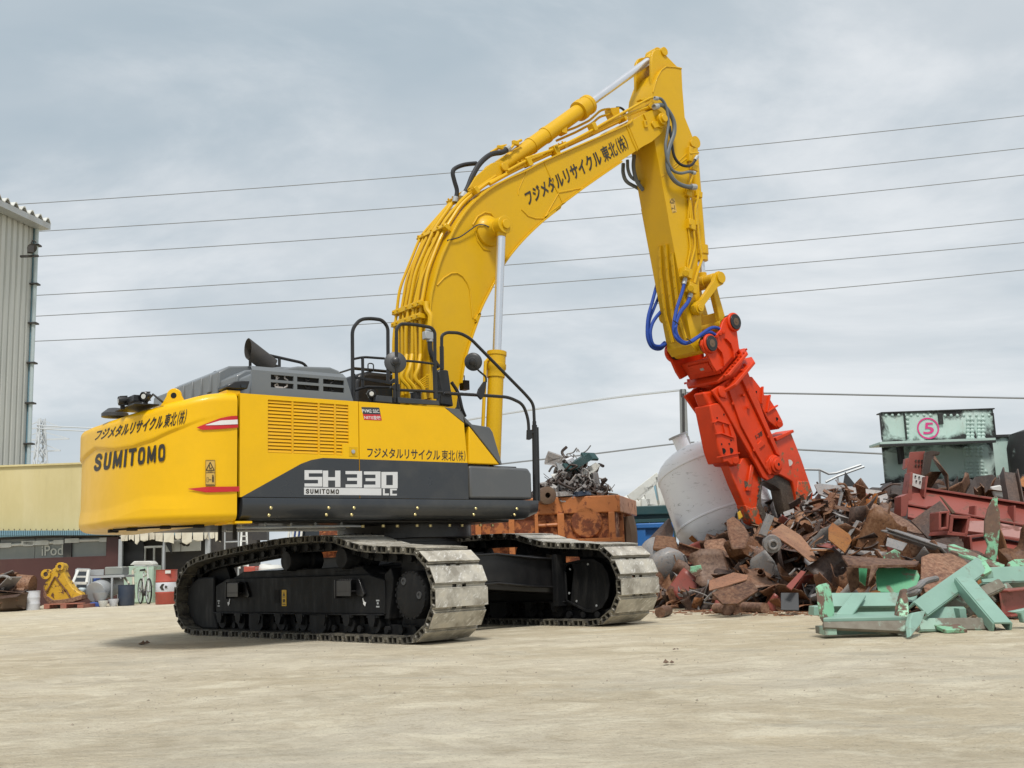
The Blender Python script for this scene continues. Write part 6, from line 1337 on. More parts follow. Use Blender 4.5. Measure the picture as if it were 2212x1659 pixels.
# ------------------------------------------------------------------ containers, tank
OD = 20.0
OC = root('scrap_container', 'long orange rusty open scrap container with a round disc on its side', 'container', GD(1180, OD))
def k14(x, y): return KV(14, x, y)
zr = zat(1300, k14(1400,630)[1], OD); p0, p1 = GD(690, OD), GD(k14(1480,0)[0], OD); Lc_ = (p1-p0).length; bk = (BV*.97+RV*.24).normalized()
def obox(mb, s0, s1, z0, z1, o_, th):               # along the face from its right end, standing out by o_
    mb.box(p1-RV*(s0+s1)/2-BV*o_+BV*th/2+Vector((0,0,(z0+z1)/2)), (abs(s1-s0), th, z1-z0), FM)
px = lambda x: (k14(1480,0)[0]-k14(x,0)[0])*OD/F
pz_ = lambda y: zat(1300, k14(1400,y)[1], OD)
m = MB(); wd = 2.2
A_, B_ = p0, p1; C__, D__ = p1+bk*wd, p0+bk*wd
for a, b in ((A_,B_),(B_,C__),(C__,D__),(D__,A_)):
    t = (b-a).normalized(); nn = Vector((-t.y,t.x,0)); m.ext([a,b,b+nn*.06,a+nn*.06], (0,0,zr-.02))
m.ext([A_,B_,C__,D__], (0,0,.1)); part(m, 'shell', 'orange_rust', OC, .01)
m = MB()
for a, b in ((A_-RV*.05,B_+RV*.06),(B_+RV*.02-BV*.05,C__+RV*.03),(C__,D__),(D__,A_)):
    t = (b-a).normalized(); nn = Vector((-t.y,t.x,0)); m.ext([a-nn*.07+Vector((0,0,zr-.30)),b-nn*.07+Vector((0,0,zr-.30)),b+nn*.10+Vector((0,0,zr-.30)),a+nn*.10+Vector((0,0,zr-.30))], (0,0,.31))
part(m, 'rim', 'orange_rib', OC, .02)
for x0, x1 in ((1415,1470),(968,1028),(770,800),(540,592),(250,300),(-100,-40),(-500,-440),(-900,-840)):
    m = MB(); obox(m, px(x0), px(x1), .1, zr-.29, .13, .13); part(m, 'side_rib', 'orange_rib', OC, .012)
m = MB(); cz = pz_(858); m.lathe([(.285,0),(.285,.05),(.265,.07),(.001,.07)], p1-RV*px(1225)+Vector((0,0,cz)), -BV, 44); part(m, 'round_disc', 'orange_rust', OC, .004)
m = MB(); m.tube([p1-RV*px(800)-BV*.05+Vector((0,0,pz_(872))), p1-RV*px(970)-BV*.05+Vector((0,0,pz_(868)))], .035, 8); part(m, 'step_rod', 'orange_rib', OC, 0)
m = MB(); obox(m, -.1, Lc_, pz_(1035), pz_(1000), .16, .16); part(m, 'base_rail', 'orange_rib', OC)
for f in (.25, .62, .9):
    m = MB(); q = p1+bk*wd*f+RV*.02; m.box(q+Vector((0,0,zr/2-.1)), (.08,.12,zr-.4), FM); part(m, 'side_rib', 'orange_rib', OC)
m = MB(); q = p1+bk*wd*.42+RV*.08; m.tube(spline([q+Vector((0,0,zr-.35)), q+RV*.05+Vector((0,0,zr-.7)), q+Vector((0,0,zr-1.3))]), .13, 8); part(m, 'rolled_flap', 'wood_brown', OC, 0)
m = MB(); m.ext([A_+BV*.1+Vector((0,0,.9)),B_+BV*.1+Vector((0,0,.9)),C__-BV*.1+Vector((0,0,.9)),D__-BV*.1+Vector((0,0,.9))],(0,0,.5)); tag(m.build('container_fill','rust_dark'), kind='stuff')
# what is heaped in it
def blob(fn, name, mat, seed): return mound(name, fn, 16, 10, mat, .09, seed)
zc = lambda y: zat(1230, k14(0,y)[1], OD+.9)
hu = lambda x: k14(x,0)[0]
blob(lambda a, b: GD(hu(770)+a*(hu(1480)-hu(770)), OD+.15+b*1.7, 1.35+max(0, sin(pi*a)**.6*sin(pi*min(1,b*1.1))**.6)*(.95+.35*sin(3*a+.5))), 'tangled_wire_scrap', 'rust_dark', 9)
rr = R(17); m = MB()
for k in range(260):
    x = rr.gauss(1080, 150); y = 640-abs(rr.gauss(0, 1))*140*max(.1, 1-abs(x-1080)/330); 
    if x < 760 or x > 1460: continue
    q = pv(14, x, max(y, 330), OD+.1+rr.random()*.9); pts = [q]
    for j in range(4): q = q+Vector((rr.uniform(-.16,.16), rr.uniform(-.1,.1), rr.uniform(-.13,.13))); pts.append(q)
    m.tube(spline(pts, 4), rr.choice((.006,.009,.014,.02,.03)), 5)
tag(m.build('wire_tangle', 'rust_dark', ang=60), kind='stuff')
m = MB()
for k in range(110):
    x = rr.gauss(1080, 150); y = 640-abs(rr.gauss(0, 1))*150*max(.1, 1-abs(x-1080)/330)
    if x < 760 or x > 1450: continue
    q = pv(14, x, max(y, 300), OD+.05+rr.random()*.7); pts = [q]
    for j in range(4): q = q+Vector((rr.uniform(-.16,.16), rr.uniform(-.1,.1), rr.uniform(-.13,.13))); pts.append(q)
    m.tube(spline(pts, 4), rr.choice((.008,.014,.02)), 5)
tag(m.build('cable_tangle', 'steel_grey', ang=60), kind='stuff')
m = MB()
for k in range(120):
    x = rr.gauss(1080, 150); y = 640-abs(rr.gauss(0, 1))*120*max(.1, 1-abs(x-1080)/330)
    if x < 770 or x > 1450: continue
    q = pv(14, x, max(y, 340), OD+.05+rr.random()*.6); s_ = rr.uniform(.03,.11); m.box(q, (s_*rr.uniform(.6,2), s_, s_*rr.uniform(.4,1.5)), Matrix.Rotation(rr.uniform(0,3),3,Vector((rr.uniform(-1,1),rr.uniform(-1,1),rr.uniform(-1,1))).normalized()))
tag(m.build('small_metal_bits', 'steel_grey'), kind='stuff')
def ribbed(x0, y0, x1, y1, x2, y2, nr, d, mat, lbl, name, cat):
    a, b, c = pv(14,x0,y0,d), pv(14,x1,y1,d+.1), pv(14,x2,y2,d-.1); r_ = root(name, lbl, cat, Vector((a.x,a.y,a.z-.1))); m = MB()
    for k in range(nr): f = k/nr; p_ = a.lerp(c, f); q = p_+(b-a); m.bar(p_, q, .3, (c-a).length/nr*.62)
    part(m, 'fins', mat, r_, .006); m = MB(); m.bar(a-(b-a)*.03, c-(b-a)*.03, .32,.05); m.bar(b+(b-a)*.03, c+(b-a)*1.03, .32,.05); part(m, 'end_plate', mat, r_); return r_
ribbed(1060,345,1210,255,1100,400,8, OD+.35, 'teal_bin', 'dark green finned radiator on top of the container load', 'radiator', 'radiator')
ribbed(940,600,1055,592,945,640,6, OD+.05, 'steel_grey', 'grey finned motor housing at the container rim', 'motor_housing', 'motor')
ribbed(1090,600,1165,590,1095,640,5, OD+.05, 'navy', 'dark blue finned motor housing beside the grey one', 'motor_housing', 'motor')
for pts, mat, lbl, name, cat in (([(870,240),(1000,285),(990,345),(930,360),(835,350),(845,310)],'steel_grey','grey crumpled sheet casing at the top left of the load','sheet_casing','casing'),
    ([(1140,460),(1190,390),(1290,330),(1330,355),(1300,400),(1215,460),(1160,470)],'off_white','white dented panel sticking out at the right of the load','dented_panel','panel'),
    ([(900,450),(970,430),(1000,455),(945,500)],'off_white','small white torn sheet in the middle of the load','torn_sheet','sheet'),
    ([(940,330),(965,330),(1080,440),(1050,460),(960,390)],'galvanised','pale channel strip lying across the load','channel_strip','strip'),
    ([(1030,310),(1090,285),(1110,320),(1060,350)],'white_drum','white crushed can beside the green radiator','crushed_can','can'),
    ([(1265,425),(1310,420),(1330,520),(1320,560),(1275,540)],'steel_grey','grey square coil at the right of the load','coil_block','coil'),
    ([(1270,590),(1330,580),(1490,610),(1480,628),(1290,628)],'wood_brown','thin brown board lying on the container rim','board','board'),
    ([(780,520),(860,510),(900,545),(800,555)],'steel_grey','flat grey cover at the left of the load','flat_cover','cover')):
    m = MB(); slab(pts, [OD+.25+.1*(i % 3) for i in range(len(pts))], .05, 14, m); solo(m, name, mat, lbl, cat, bev=.012)
m = MB(); m.lathe([(.10,0),(.16,.02),(.16,.25),(.10,.27),(.05,.27),(.05,.05)], pv(14,835,630,OD-.02), (BV*-.9+RV*.2), 20); solo(m, 'pipe_collar', 'wood_brown', 'brown pipe collar at the container rim by the rail post', 'collar', bev=0)
for pts, lbl in (([(1170,250),(1210,225),(1245,180)],'thin wire sticking up from the top of the load'),([(1120,240),(1130,215),(1145,240)],'short looped wire at the top of the load'),([(1330,515),(1380,520),(1405,560),(1415,590)],'bent wire hanging out at the right of the load'),([(1320,470),(1350,475),(1380,465)],'short wire pointing right from the load')):
    m = MB(); m.tube(spline([pv(14,a,b,OD+.4) for a, b in pts]), .012, 5); solo(m, 'wire', 'steel_grey', lbl, 'wire', bev=0)
# bins behind
m = MB(); E1 = root('scrap_bin', 'dark teal steel bin standing between container and silver tank', 'bin', GD(1410, 24.5)); fbox(m, 14, 1625, 716, 2000, 1200, 24.5, 2); part(m, 'shell', 'teal_bin', E1, .02); m = MB(); fbox(m, 14, 1610, 712, 2010, 792, 24.4, .14); part(m, 'rim', 'teal_bin', E1, .02); m = MB()
fbox(m, 14, 1626, 830, 1990, 860, 24.44, .06); part(m, 'side_rib', 'teal_bin', E1)
E2 = root('scrap_bin', 'bright blue steel bin in front of the dark teal bin', 'bin', GD(1405, 22.5)); m = MB(); fbox(m, 14, 1652, 880, 1990, 1300, 22.5, 1.5); part(m, 'shell', 'blue_bin', E2, .02); m = MB(); fbox(m, 14, 1645, 866, 2000, 912, 22.4, .12); part(m, 'rim', 'blue_bin', E2, .02); m = MB(); fbox(m, 14, 1652, 912, 1738, 1300, 22.43, .08); part(m, 'side_rib', 'blue_bin', E2)
GF = root('gantry_frame', 'pale galvanised truss frame rising behind the teal bin', 'frame', GD(1400, 27)); m = MB()
for a, b, w_ in (((1590,655),(1850,452),.22),((1850,452),(1890,455),.2),((1660,660),(1850,480),.08),((1860,455),(1905,720),.28),((1750,545),(1790,715),.26),((1690,690),(1770,690),.2)): m.bar(pv(14,*a,27), pv(14,*b,27), w_, .15, up=BV)
m.bar(base(14,1895,27), pv(14,1895,700,27), .25,.15,up=BV); m.bar(base(14,1770,27), pv(14,1790,700,27), .25,.15,up=BV); part(m, 'frame', 'off_white', GF, .01)
TK2 = root('tank_trailer', 'white tank body with a blue cap behind the truss frame', 'tank', GD(1385, 31)); m = MB(); m.lathe([(.02,-.9),(.25,-.8),(.36,-.5),(.36,1.2),(.25,1.4),(.02,1.5)], pv(14,1790,700,31.5), RV, 28); m.tube([base(14,1700,31.5), pv(14,1700,700,31.5)],.1,8); m.tube([base(14,1860,31.5), pv(14,1860,700,31.5)],.1,8); part(m, 'tank_body', 'off_white', TK2, 0); m = MB(); m.lathe([(.25,0),(.25,.1),(.12,.14),(.01,.14)], pv(14,1850,590,31.0), -BV, 20); part(m, 'cap', 'gutter_blue', TK2, 0)
# silver tank
TD = 18.4; tb = pv(15, 735, 885, TD); AX = (RV*-.22+BV*.24+Vector((0,0,.87))).normalized(); tr = .84
ST = root('silver_tank', 'large silver steel tank leaning behind the orange shear', 'tank', Vector((tb.x, tb.y, 0)))
LT = .92; prof = [(.001,-.60)]+[(tr*sin(q*pi/20), -.60*cos(q*pi/20)) for q in range(1, 10)]+[(tr*.992,-.06),(tr,-.02),(tr*1.012,-.012),(tr*1.012,.012),(tr,.02),(tr,LT-.02),(tr*1.012,LT-.012),(tr*1.012,LT+.012),(tr,LT+.02)]+[(tr*cos(q*pi/20), LT+.03+.42*sin(q*pi/20)) for q in range(1, 10)]+[(.001,LT+.45)]
m = MB(); m.lathe(prof, tb, AX, 64); part(m, 'shell', 'silver_tank', ST, 0, ang=30)
n0 = pv(15,445,385,TD+.30); n1 = pv(15,395,268,TD+.30); m = MB(); dn = (n1-n0).normalized(); m.cyl(n0-dn*.35, n1, .125, n=24); nz = part(m, 'nozzle', 'silver_tank', ST, 0); m = MB(); m.lathe([(.125,0),(.18,0),(.18,.035),(.001,.035)], n1-dn*.01, dn, 8); m.bar(n0+dn*.1-RV*-.12, n1+RV*.15, .02,.05); part(m, 'nozzle_flange', 'galvanised', nz, .004)
q = pv(15,535,1075,TD-.60); m = MB(); m.ext([q+RV*a+Vector((0,0,b)) for a, b in ((-.075,.05),(.075,.05),(.04,-.07),(-.04,-.07))], BV*.25); lg = part(m, 'lifting_lug', 'white_drum', ST, .01); m = MB(); m.cyl(q-BV*.002+Vector((0,0,-.02)), q-BV*.006+Vector((0,0,-.02)), .03, n=14); part(m, 'lug_hole', 'gap', lg, 0)
m = MB(); c = pv(15,340,1232,16.6); dx = (RV*.25-BV*.88+Vector((0,0,-.36))).normalized(); m.lathe([(.001,-.72),(.16,-.71),(.24,-.66),(.262,-.58),(.262,-.02),(.27,-.01),(.27,.01),(.25,.04),(.16,.08),(.001,.10)], c, dx, 36); T2_ = root('small_tank', 'small dull grey tank lying at the foot of the silver tank', 'tank', Vector((c.x,c.y,0))); part(m, 'shell', 'steel_grey', T2_, 0, ang=35)
m = MB(); slab([(130,1080),(330,870),(360,960),(350,1020),(200,1100)], [17.5,18.2,18.2,17.6,17.2], .04, 15, m); solo(m, 'leaning_plate', 'rust_dark', 'dark brown plate leaning against the left of the silver tank', 'plate')
m = MB(); slab([(225,990),(375,1005),(395,1095),(330,1110),(205,1090)], [16.9,16.9,16.6,16.6,16.6], .06, 15, m); solo(m, 'bent_plate', 'rust', 'brown bent plate lying on the small grey tank', 'plate', bev=.03)
# ------------------------------------------------------------------ the scrap heap
HV = lambda u: 1218-.036*(u-1125)
def tab(T): return lambda u: lerp_tab(T, u)
d0f = tab([(1380,16.3),(1450,15.4),(1600,14.6),(1760,13.9),(1850,13.0),(2000,12.3),(2300,11.8)])
vtop = tab([(1380,1215),(1430,1195),(1500,1185),(1560,1140),(1620,1105),(1700,1090),(1760,1072),(1830,1068),(1950,1078),(2050,1092),(2300,1095)])
def hz(u, d):
    t = (d-d0f(u))/3.8
    if t <= 0: return 0.0
    zt_ = .71+(HV(u)-vtop(u))*(d0f(u)+3.8)/F; return max(0, zt_)*min(1.0, t)**.8*(1 if t < 1.15 else max(.5, 1-(t-1.15)))
mound('scrap_mound', lambda a, b: (lambda u: (lambda d: GD(u, d, hz(u, d)-.16-.12*(b < .02)))(d0f(u)+b*6))(1385+a*930), 46, 20, 'rust_dark', .06, 3)  # heap core; its dark tone paints shade into the gaps between pieces
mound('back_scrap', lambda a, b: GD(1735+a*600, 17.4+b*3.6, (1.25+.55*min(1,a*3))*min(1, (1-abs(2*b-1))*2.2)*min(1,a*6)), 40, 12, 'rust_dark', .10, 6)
def plate_mesh(seed, w, h, mat, name, torn=.12, th=.014):   # a cut plate: straight edges, one or two sharp folds, a torn side
    rr = R(seed); nx, ny = 8, 6; P = []; f1, f2 = rr.uniform(.2,.45), rr.uniform(.55,.85); a1, a2 = rr.uniform(-1.25,1.25)*(rr.random()<.9), rr.uniform(-1.1,1.1)*(rr.random()<.7)
    sk = rr.uniform(-.35,.35); curl = rr.uniform(-.9,.9); cut = [rr.random()*.35*(rr.random()<.5) for _ in range(4)]; ts = rr.randrange(4); tw_ = rr.uniform(-.25,.25); ph = rr.uniform(0,6)
    us = sorted(set([0, f1, f2, 1]+[i/nx for i in range(1, nx)])); nx = len(us)-1
    for i, a in enumerate(us):
        for j in range(ny+1):
            b = j/ny; x, y = a-.5, b-.5; e = (ts == 0 and i == 0) or (ts == 1 and i == nx) or (ts == 2 and j == 0) or (ts == 3 and j == ny)
            if e: x += rr.uniform(-1,1)*torn*.5; y += rr.uniform(-1,1)*torn*.5
            for q_, (cx_, cy_) in enumerate(((-.5,-.5),(.5,-.5),(-.5,.5),(.5,.5))):
                d_ = abs(x-cx_)+abs(y-cy_)
                if d_ < cut[q_]: k = (cut[q_]-d_)/2; x += k*(1 if cx_ < 0 else -1); y += k*(1 if cy_ < 0 else -1)
            X, Y, Z = x*w, (y+sk*x)*h, curl*h*y*y+tw_*x*y*w+.02*w*sin(7*a+ph)*b
            if a > f1: Z += math.tan(a1)*(a-f1)*w*.6
            if a > f2: Z += math.tan(a2)*(a-f2)*w
            P.append(Vector((X, Y, Z)))
    m = MB(); m.add(P, [(i*(ny+1)+j, (i+1)*(ny+1)+j, (i+1)*(ny+1)+j+1, i*(ny+1)+j+1) for i in range(nx) for j in range(ny)])
    o = m.build(name, mat, ang=14); s_ = o.modifiers.new('thickness', 'SOLIDIFY'); s_.thickness = th; s_.offset = 0; return o
def sheet_mesh(seed, w, h, mat, name):               # thinner sheet, bent and rippled along its torn rim
    rr = R(seed); nx, ny = 9, 7; c1, c2 = rr.uniform(-2.2,2.2), rr.uniform(-1.6,1.6); fx = rr.uniform(.3,.7); fa = rr.uniform(-.8,.8); tw_ = rr.uniform(-.4,.4); P = []; p1, p2 = rr.uniform(0,6), rr.uniform(0,6)
    for i in range(nx+1):
        for j in range(ny+1):
            a, b = i/nx-.5, j/ny-.5; rim = abs(2*b)**3
            x = a*w*(1+.18*sin(5*b+p1))+rr.uniform(-1,1)*.03*w*(i in (0,nx)); y = b*h*(1-.3*abs(a)+.12*sin(6*a+p2))+rr.uniform(-1,1)*.03*h*(j in (0,ny))
            z = w*.25*c1*a*a*2+h*.25*c2*b*b*2+tw_*a*b*w+.05*h*rim*sin(11*a+p1)
            d_ = a+.5-fx
            if d_ > 0: z += fa*d_*w
            P.append(Vector((x, y, z)))
    m = MB(); m.add(P, [(i*(ny+1)+j, (i+1)*(ny+1)+j, (i+1)*(ny+1)+j+1, i*(ny+1)+j+1) for i in range(nx) for j in range(ny)])
    o = m.build(name, mat, ang=30); s_ = o.modifiers.new('thickness', 'SOLIDIFY'); s_.thickness = .009; s_.offset = 0; return o
def strip_mesh(seed, l, w, mat, name):
    rr = R(seed); a0 = 0; p = Vector((0,0,0)); P = []; k = 12
    for i in range(k+1):
        for s_ in (-1, 1): P.append(p+Vector((0, s_*w/2*(1+rr.uniform(-.1,.1)), 0)))
        a0 += rr.uniform(-.05,.42); p = p+Vector((cos(a0), rr.uniform(-.15,.15), sin(a0)))*l/k
    c = sum((q for q in P), Vector())/len(P); m = MB(); m.add([q-c for q in P], [(2*i, 2*i+1, 2*i+3, 2*i+2) for i in range(k)]); o = m.build(name, mat, ang=40); s_ = o.modifiers.new('thickness', 'SOLIDIFY'); s_.thickness = .01; return o
def ibeam(p0, p1, h, w, upv=(0,0,1), mb=None, tf=.02):
    mb = mb or MB(); p0, p1 = Vector(p0), Vector(p1); t = (p1-p0).normalized(); up_ = Vector(upv); a = t.cross(up_).normalized(); b = a.cross(t); M_ = Matrix((t,a,b)).transposed(); c = (p0+p1)/2; L_ = (p1-p0).length
    mb.box(c, (L_, tf*.7, h-2*tf), M_); mb.box(c+b*(h/2-tf/2), (L_, w, tf), M_); mb.box(c-b*(h/2-tf/2), (L_, w, tf), M_); return mb
def angle_bar(l, w, mat, name): m = MB(); m.bx(-l/2,l/2,-w/2,w/2,-.008,0); m.bx(-l/2,l/2,-w/2,-w/2+.012,0,w); return m.build(name, mat, bev=.004)
def pipe_piece(l, r_, mat, name):
    m = MB(); n_ = 18; v = []
    for x, q in ((-l/2,r_),(l/2,r_),(l/2,r_*.8),(-l/2,r_*.8)): v += [(x, q*cos(2*pi*k/n_), q*sin(2*pi*k/n_)) for k in range(n_)]
    m.add(v, [(b_*n_+k, b_*n_+(k+1) % n_, ((b_+1) % 4)*n_+(k+1) % n_, ((b_+1) % 4)*n_+k) for b_ in range(4) for k in range(n_)]); return m.build(name, mat, ang=40)
KINDS = []
def kind(o, wt, lbl, cat, grp): tag(o, lbl, cat, grp); KINDS.append([o, wt, True])
for s_, (w_, h_, mt) in enumerate(((.9,.6,'rust'),(.75,.55,'rust'),(1.1,.5,'rust'),(.6,.5,'rust'),(.85,.45,'rust'),(.7,.7,'rust'))): kind(plate_mesh(30+s_, w_, h_, mt, 'torn_plate'), 9, 'torn and bent rust-brown steel plate in the big scrap heap', 'steel plate', 'rust-brown plates in the big scrap heap')
for s_, (w_, h_, mt) in enumerate(((1.1,.7,'rust'),(.95,.6,'rust'),(1.2,.6,'rust'),(.9,.8,'rust'))): kind(sheet_mesh(130+s_, w_, h_, mt, 'bent_sheet'), 9, 'wavy rust-brown sheet steel in the big scrap heap', 'sheet steel', 'rust-brown sheets in the big scrap heap')
for s_, (w_, h_, mt) in enumerate(((1.0,.6,'rust_dark'),(.9,.7,'rust_dark'))): kind(sheet_mesh(140+s_, w_, h_, mt, 'bent_sheet'), 7, 'wavy blackish sheet steel in the big scrap heap', 'sheet steel', 'blackish sheets in the big scrap heap')
for s_, (w_, h_, mt) in enumerate(((1.0,.65,'rust_orange'),(.8,.6,'steel_grey'))): kind(sheet_mesh(150+s_, w_, h_, mt, 'bent_sheet'), 6, ('wavy orange-rust sheet in the big scrap heap','wavy bare grey sheet in the big scrap heap')[s_], 'sheet steel', ('orange-rust sheets in the big scrap heap','grey sheets in the big scrap heap')[s_])
for s_, (w_, h_) in enumerate(((.9,.55),(.7,.5),(1.0,.4))): kind(plate_mesh(50+s_, w_, h_, 'rust_orange', 'torn_plate'), 7, 'torn steel plate with orange rust in the big scrap heap', 'steel plate', 'orange-rust plates in the big scrap heap')
for s_, (w_, h_) in enumerate(((.8,.5),(.65,.6),(1.0,.45))): kind(plate_mesh(60+s_, w_, h_, 'rust_dark', 'torn_plate'), 7, 'torn blackish steel plate in the big scrap heap', 'steel plate', 'blackish plates in the big scrap heap')
for s_, (w_, h_) in enumerate(((.7,.45),(.5,.5))): kind(plate_mesh(70+s_, w_, h_, 'steel_grey', 'torn_plate', .05), 6, 'bent bare grey steel plate in the big scrap heap', 'steel plate', 'grey plates in the big scrap heap')
for s_, (w_, h_) in enumerate(((.7,.4),(.55,.5))): kind(plate_mesh(80+s_, w_, h_, 'red_lead', 'torn_plate', .05), 6, 'bent plate with dull red primer in the big scrap heap', 'steel plate', 'red primed plates in the big scrap heap')
for s_ in range(3): kind(strip_mesh(90+s_, 1.1, .16+.05*s_, 'rust', 'curled_strip'), 7, 'curled rusty steel strip in the big scrap heap', 'steel strip', 'curled strips in the big scrap heap')
def rebar(seed, l):
    rr = R(seed); m = MB(); m.tube(spline([Vector((l*(i/5-.5), rr.uniform(-.12,.12), rr.uniform(-.12,.12))) for i in range(6)], 4), .012, 6); return m.build('bent_rebar', 'rust', ang=60)
for s_ in range(3): kind(rebar(170+s_, 1.2), 8, 'thin bent rusty bar in the big scrap heap', 'bar', 'bent bars in the big scrap heap')
m = MB(); m.bx(-.6,.6,-.03,.03,-.006,.006); kind(m.build('flat_bar', 'steel_grey', bev=.002), 8, 'straight grey flat bar in the big scrap heap', 'bar', 'flat bars in the big scrap heap')
m = MB(); m.bx(-.4,.4,-.05,.05,-.05,-.042); m.bx(-.4,.4,-.05,-.042,-.05,.05); m.bx(-.4,.4,.042,.05,-.05,.05); kind(m.build('channel_offcut', 'rust_orange', bev=.003), 6, 'short orange-rust channel offcut in the big scrap heap', 'channel', 'channel offcuts in the big scrap heap')
kind(angle_bar(1.1,.09,'rust_dark','angle_bar'), 8, 'dark angle iron offcut in the big scrap heap', 'angle iron', 'angle irons in the big scrap heap'); kind(angle_bar(.8,.12,'rust','angle_bar'), 6, 'wide rusty angle iron in the big scrap heap', 'angle iron', 'wide angle irons in the big scrap heap')
kind(pipe_piece(.55,.055,'rust','pipe_offcut'), 6, 'short rusty pipe offcut in the big scrap heap', 'pipe', 'pipe offcuts in the big scrap heap')
_b = ibeam((-.45,0,0),(.45,0,0),.16,.12,mb=MB()); kind(_b.build('beam_offcut','rust',bev=.003), 6, 'short rusty beam offcut in the big scrap heap', 'beam', 'beam offcuts in the big scrap heap')
def place(o_first, loc, rot, sc):
    k = next(q for q in KINDS if q[0] is o_first); o = o_first if k[2] else o_first.copy()
    if not k[2]: COL.objects.link(o)
    k[2] = False; o.location = loc; o.rotation_euler = rot; o.scale = (sc,)*3; return o
rs = R(2024); wts = [k[1] for k in KINDS]
for k in range(400):
    u = rs.uniform(1405, 2270); t = rs.random()**.85*1.12
    if k < 40: t = rs.uniform(-.02,.10)
    d = d0f(u)+t*3.8; o = KINDS[k][0] if k < len(KINDS) else rs.choices([q[0] for q in KINDS], wts)[0]
    if u > 1925 and t > .22: continue
    sc = rs.uniform(.5, 1.05) if t > .1 else rs.uniform(.3,.7)
    if t > .7: sc *= .75
    if u < 1480: sc *= .7
    if u > 1780 and t > .5: sc *= .6
    if 1540 < u < 1790 and t > .45: sc *= .75
    p = GD(u, d, hz(u, d)+rs.uniform(-.06,.20)*(t > .1)*(t < .7)+.03)
    if 1560 < u < 1790 and t > .4: p.z -= .16
    rot = (rs.gauss(.75,.8) if t < .65 else rs.gauss(.35,.4), rs.gauss(0,.8 if t < .65 else .4), rs.uniform(-3.1,3.1) if rs.random() < .4 else rs.uniform(-.9,.9)+.8); 
    from mathutils import Euler
    Me = Euler(rot).to_matrix(); zm = max((Me @ Vector(c_)).z for c_ in o.bound_box)*sc+p.z; lim = .71+(HV(u)-(vtop(u)-14))*d/F
    if zm > lim: p.z -= zm-lim
    place(o, p, rot, sc)
for k in range(46):
    u = rs.uniform(1770, 2250); d = rs.uniform(17.4, 19.6); o = rs.choices([q[0] for q in KINDS], wts)[0]
    place(o, GD(u, d, 1.25+.55*min(1,(u-1735)/200)+rs.uniform(-.45,-.12)), (rs.gauss(.5,.6), rs.gauss(0,.6), rs.uniform(-3,3)), rs.uniform(.45,.85))
for nm_, mt_, sd_ in (('scrap_bits', 'rust', 61), ('dark_scrap_bits', 'rust_dark', 62), ('grey_scrap_bits', 'steel_grey', 63)):
    rr = R(sd_); m = MB()
    for k in range(330 if mt_ != 'steel_grey' else 120):
        u = rr.uniform(1410, 2150); t = rr.random(); d = d0f(u)+t*3.8
        if u > 1925 and t > .2: continue
        p = GD(u, d, hz(u, d)+rr.uniform(-.02,.14)); Mx_ = Matrix.Rotation(rr.uniform(0,3),3,Vector((rr.uniform(-1,1),rr.uniform(-1,1),rr.uniform(-1,1))).normalized())
        if rr.random() < .35:
            q = p; pts = [q]
            for j in range(3): q = q+Mx_ @ Vector((rr.uniform(.04,.16), rr.uniform(-.07,.07), rr.uniform(-.07,.07))); pts.append(q)
            m.tube(spline(pts, 3), rr.uniform(.006,.02), 5)
        elif rr.random() < .5: a_, b_ = rr.uniform(.05,.16), rr.uniform(.04,.12); m.ext([p+Mx_ @ Vector(q_) for q_ in ((-a_,-b_*.6,0),(a_*rr.uniform(.5,1),-b_,0),(a_,b_*rr.uniform(.3,1),0),(-a_*rr.uniform(.2,1),b_,0))], Mx_ @ Vector((0,0,.012)))
        else: m.box(p, (rr.uniform(.1,.4), rr.uniform(.02,.07), rr.uniform(.01,.05)), Mx_)
    tag(m.build(nm_, mt_), kind='stuff')
m = MB(); rr = R(8)
for k in range(700):
    u = rr.uniform(1400, 2250); d = d0f(u)-rr.random()**2*1.2+.1; p = GD(u, d); p.z = gh(p.x,p.y)+.004
    if rr.random() < .6: pebble(m, p, rr.uniform(.012,.035), rr)
    else: m.box(p, (rr.uniform(.04,.16), rr.uniform(.015,.05), .012), Matrix.Rotation(rr.uniform(0,3),3,'Z'))
tag(m.build('scrap_crumbs', 'rust'), kind='stuff')
# ---- pieces one can single out
def piece(name, mat, pts, d, th, lbl, cat, n=16, bev=.006): m = MB(); slab(pts, d, th, n, m); return solo(m, name, mat, lbl, cat, bev=bev)
piece('curved_plate', 'steel_grey', [(95,560),(130,552),(330,575),(570,605),(585,640),(575,680),(430,682),(200,655),(120,620)], [17.3,17.3,17.2,17.0,17,16.9,16.8,16.9,17.1], .03, 'long curved grey-brown plate on the heap right of the shear jaw', 'plate')
piece('pointed_plate', 'dark_mirror', [(300,475),(380,575),(285,572)], [18,18,18], .02, 'small dark pointed plate sticking up from the heap top', 'plate')
piece('flat_plate', 'rust_orange', [(190,850),(215,810),(330,890),(345,930),(300,1010),(190,920)], [13.9,14.1,13.9,13.7,13.5,13.6], .02, 'flat orange-brown plate in the middle of the heap', 'plate')
piece('ripped_plate', 'rust', [(445,690),(500,685),(720,800),(830,890),(760,880),(600,830),(420,740)], [15.2,15.2,14.8,14.4,14.4,14.8,15], .02, 'long brown ripped plate slanting above the grey channel', 'plate')
piece('large_plate', 'rust', [(805,1040),(860,1018),(1000,1015),(1090,1060),(1130,1100),(1100,1190),(980,1270),(830,1270),(800,1180)], [11.6,11.8,11.9,11.8,11.6,11.3,11.1,11.1,11.3], .02, 'large smooth brown plate behind the mint truss', 'plate')
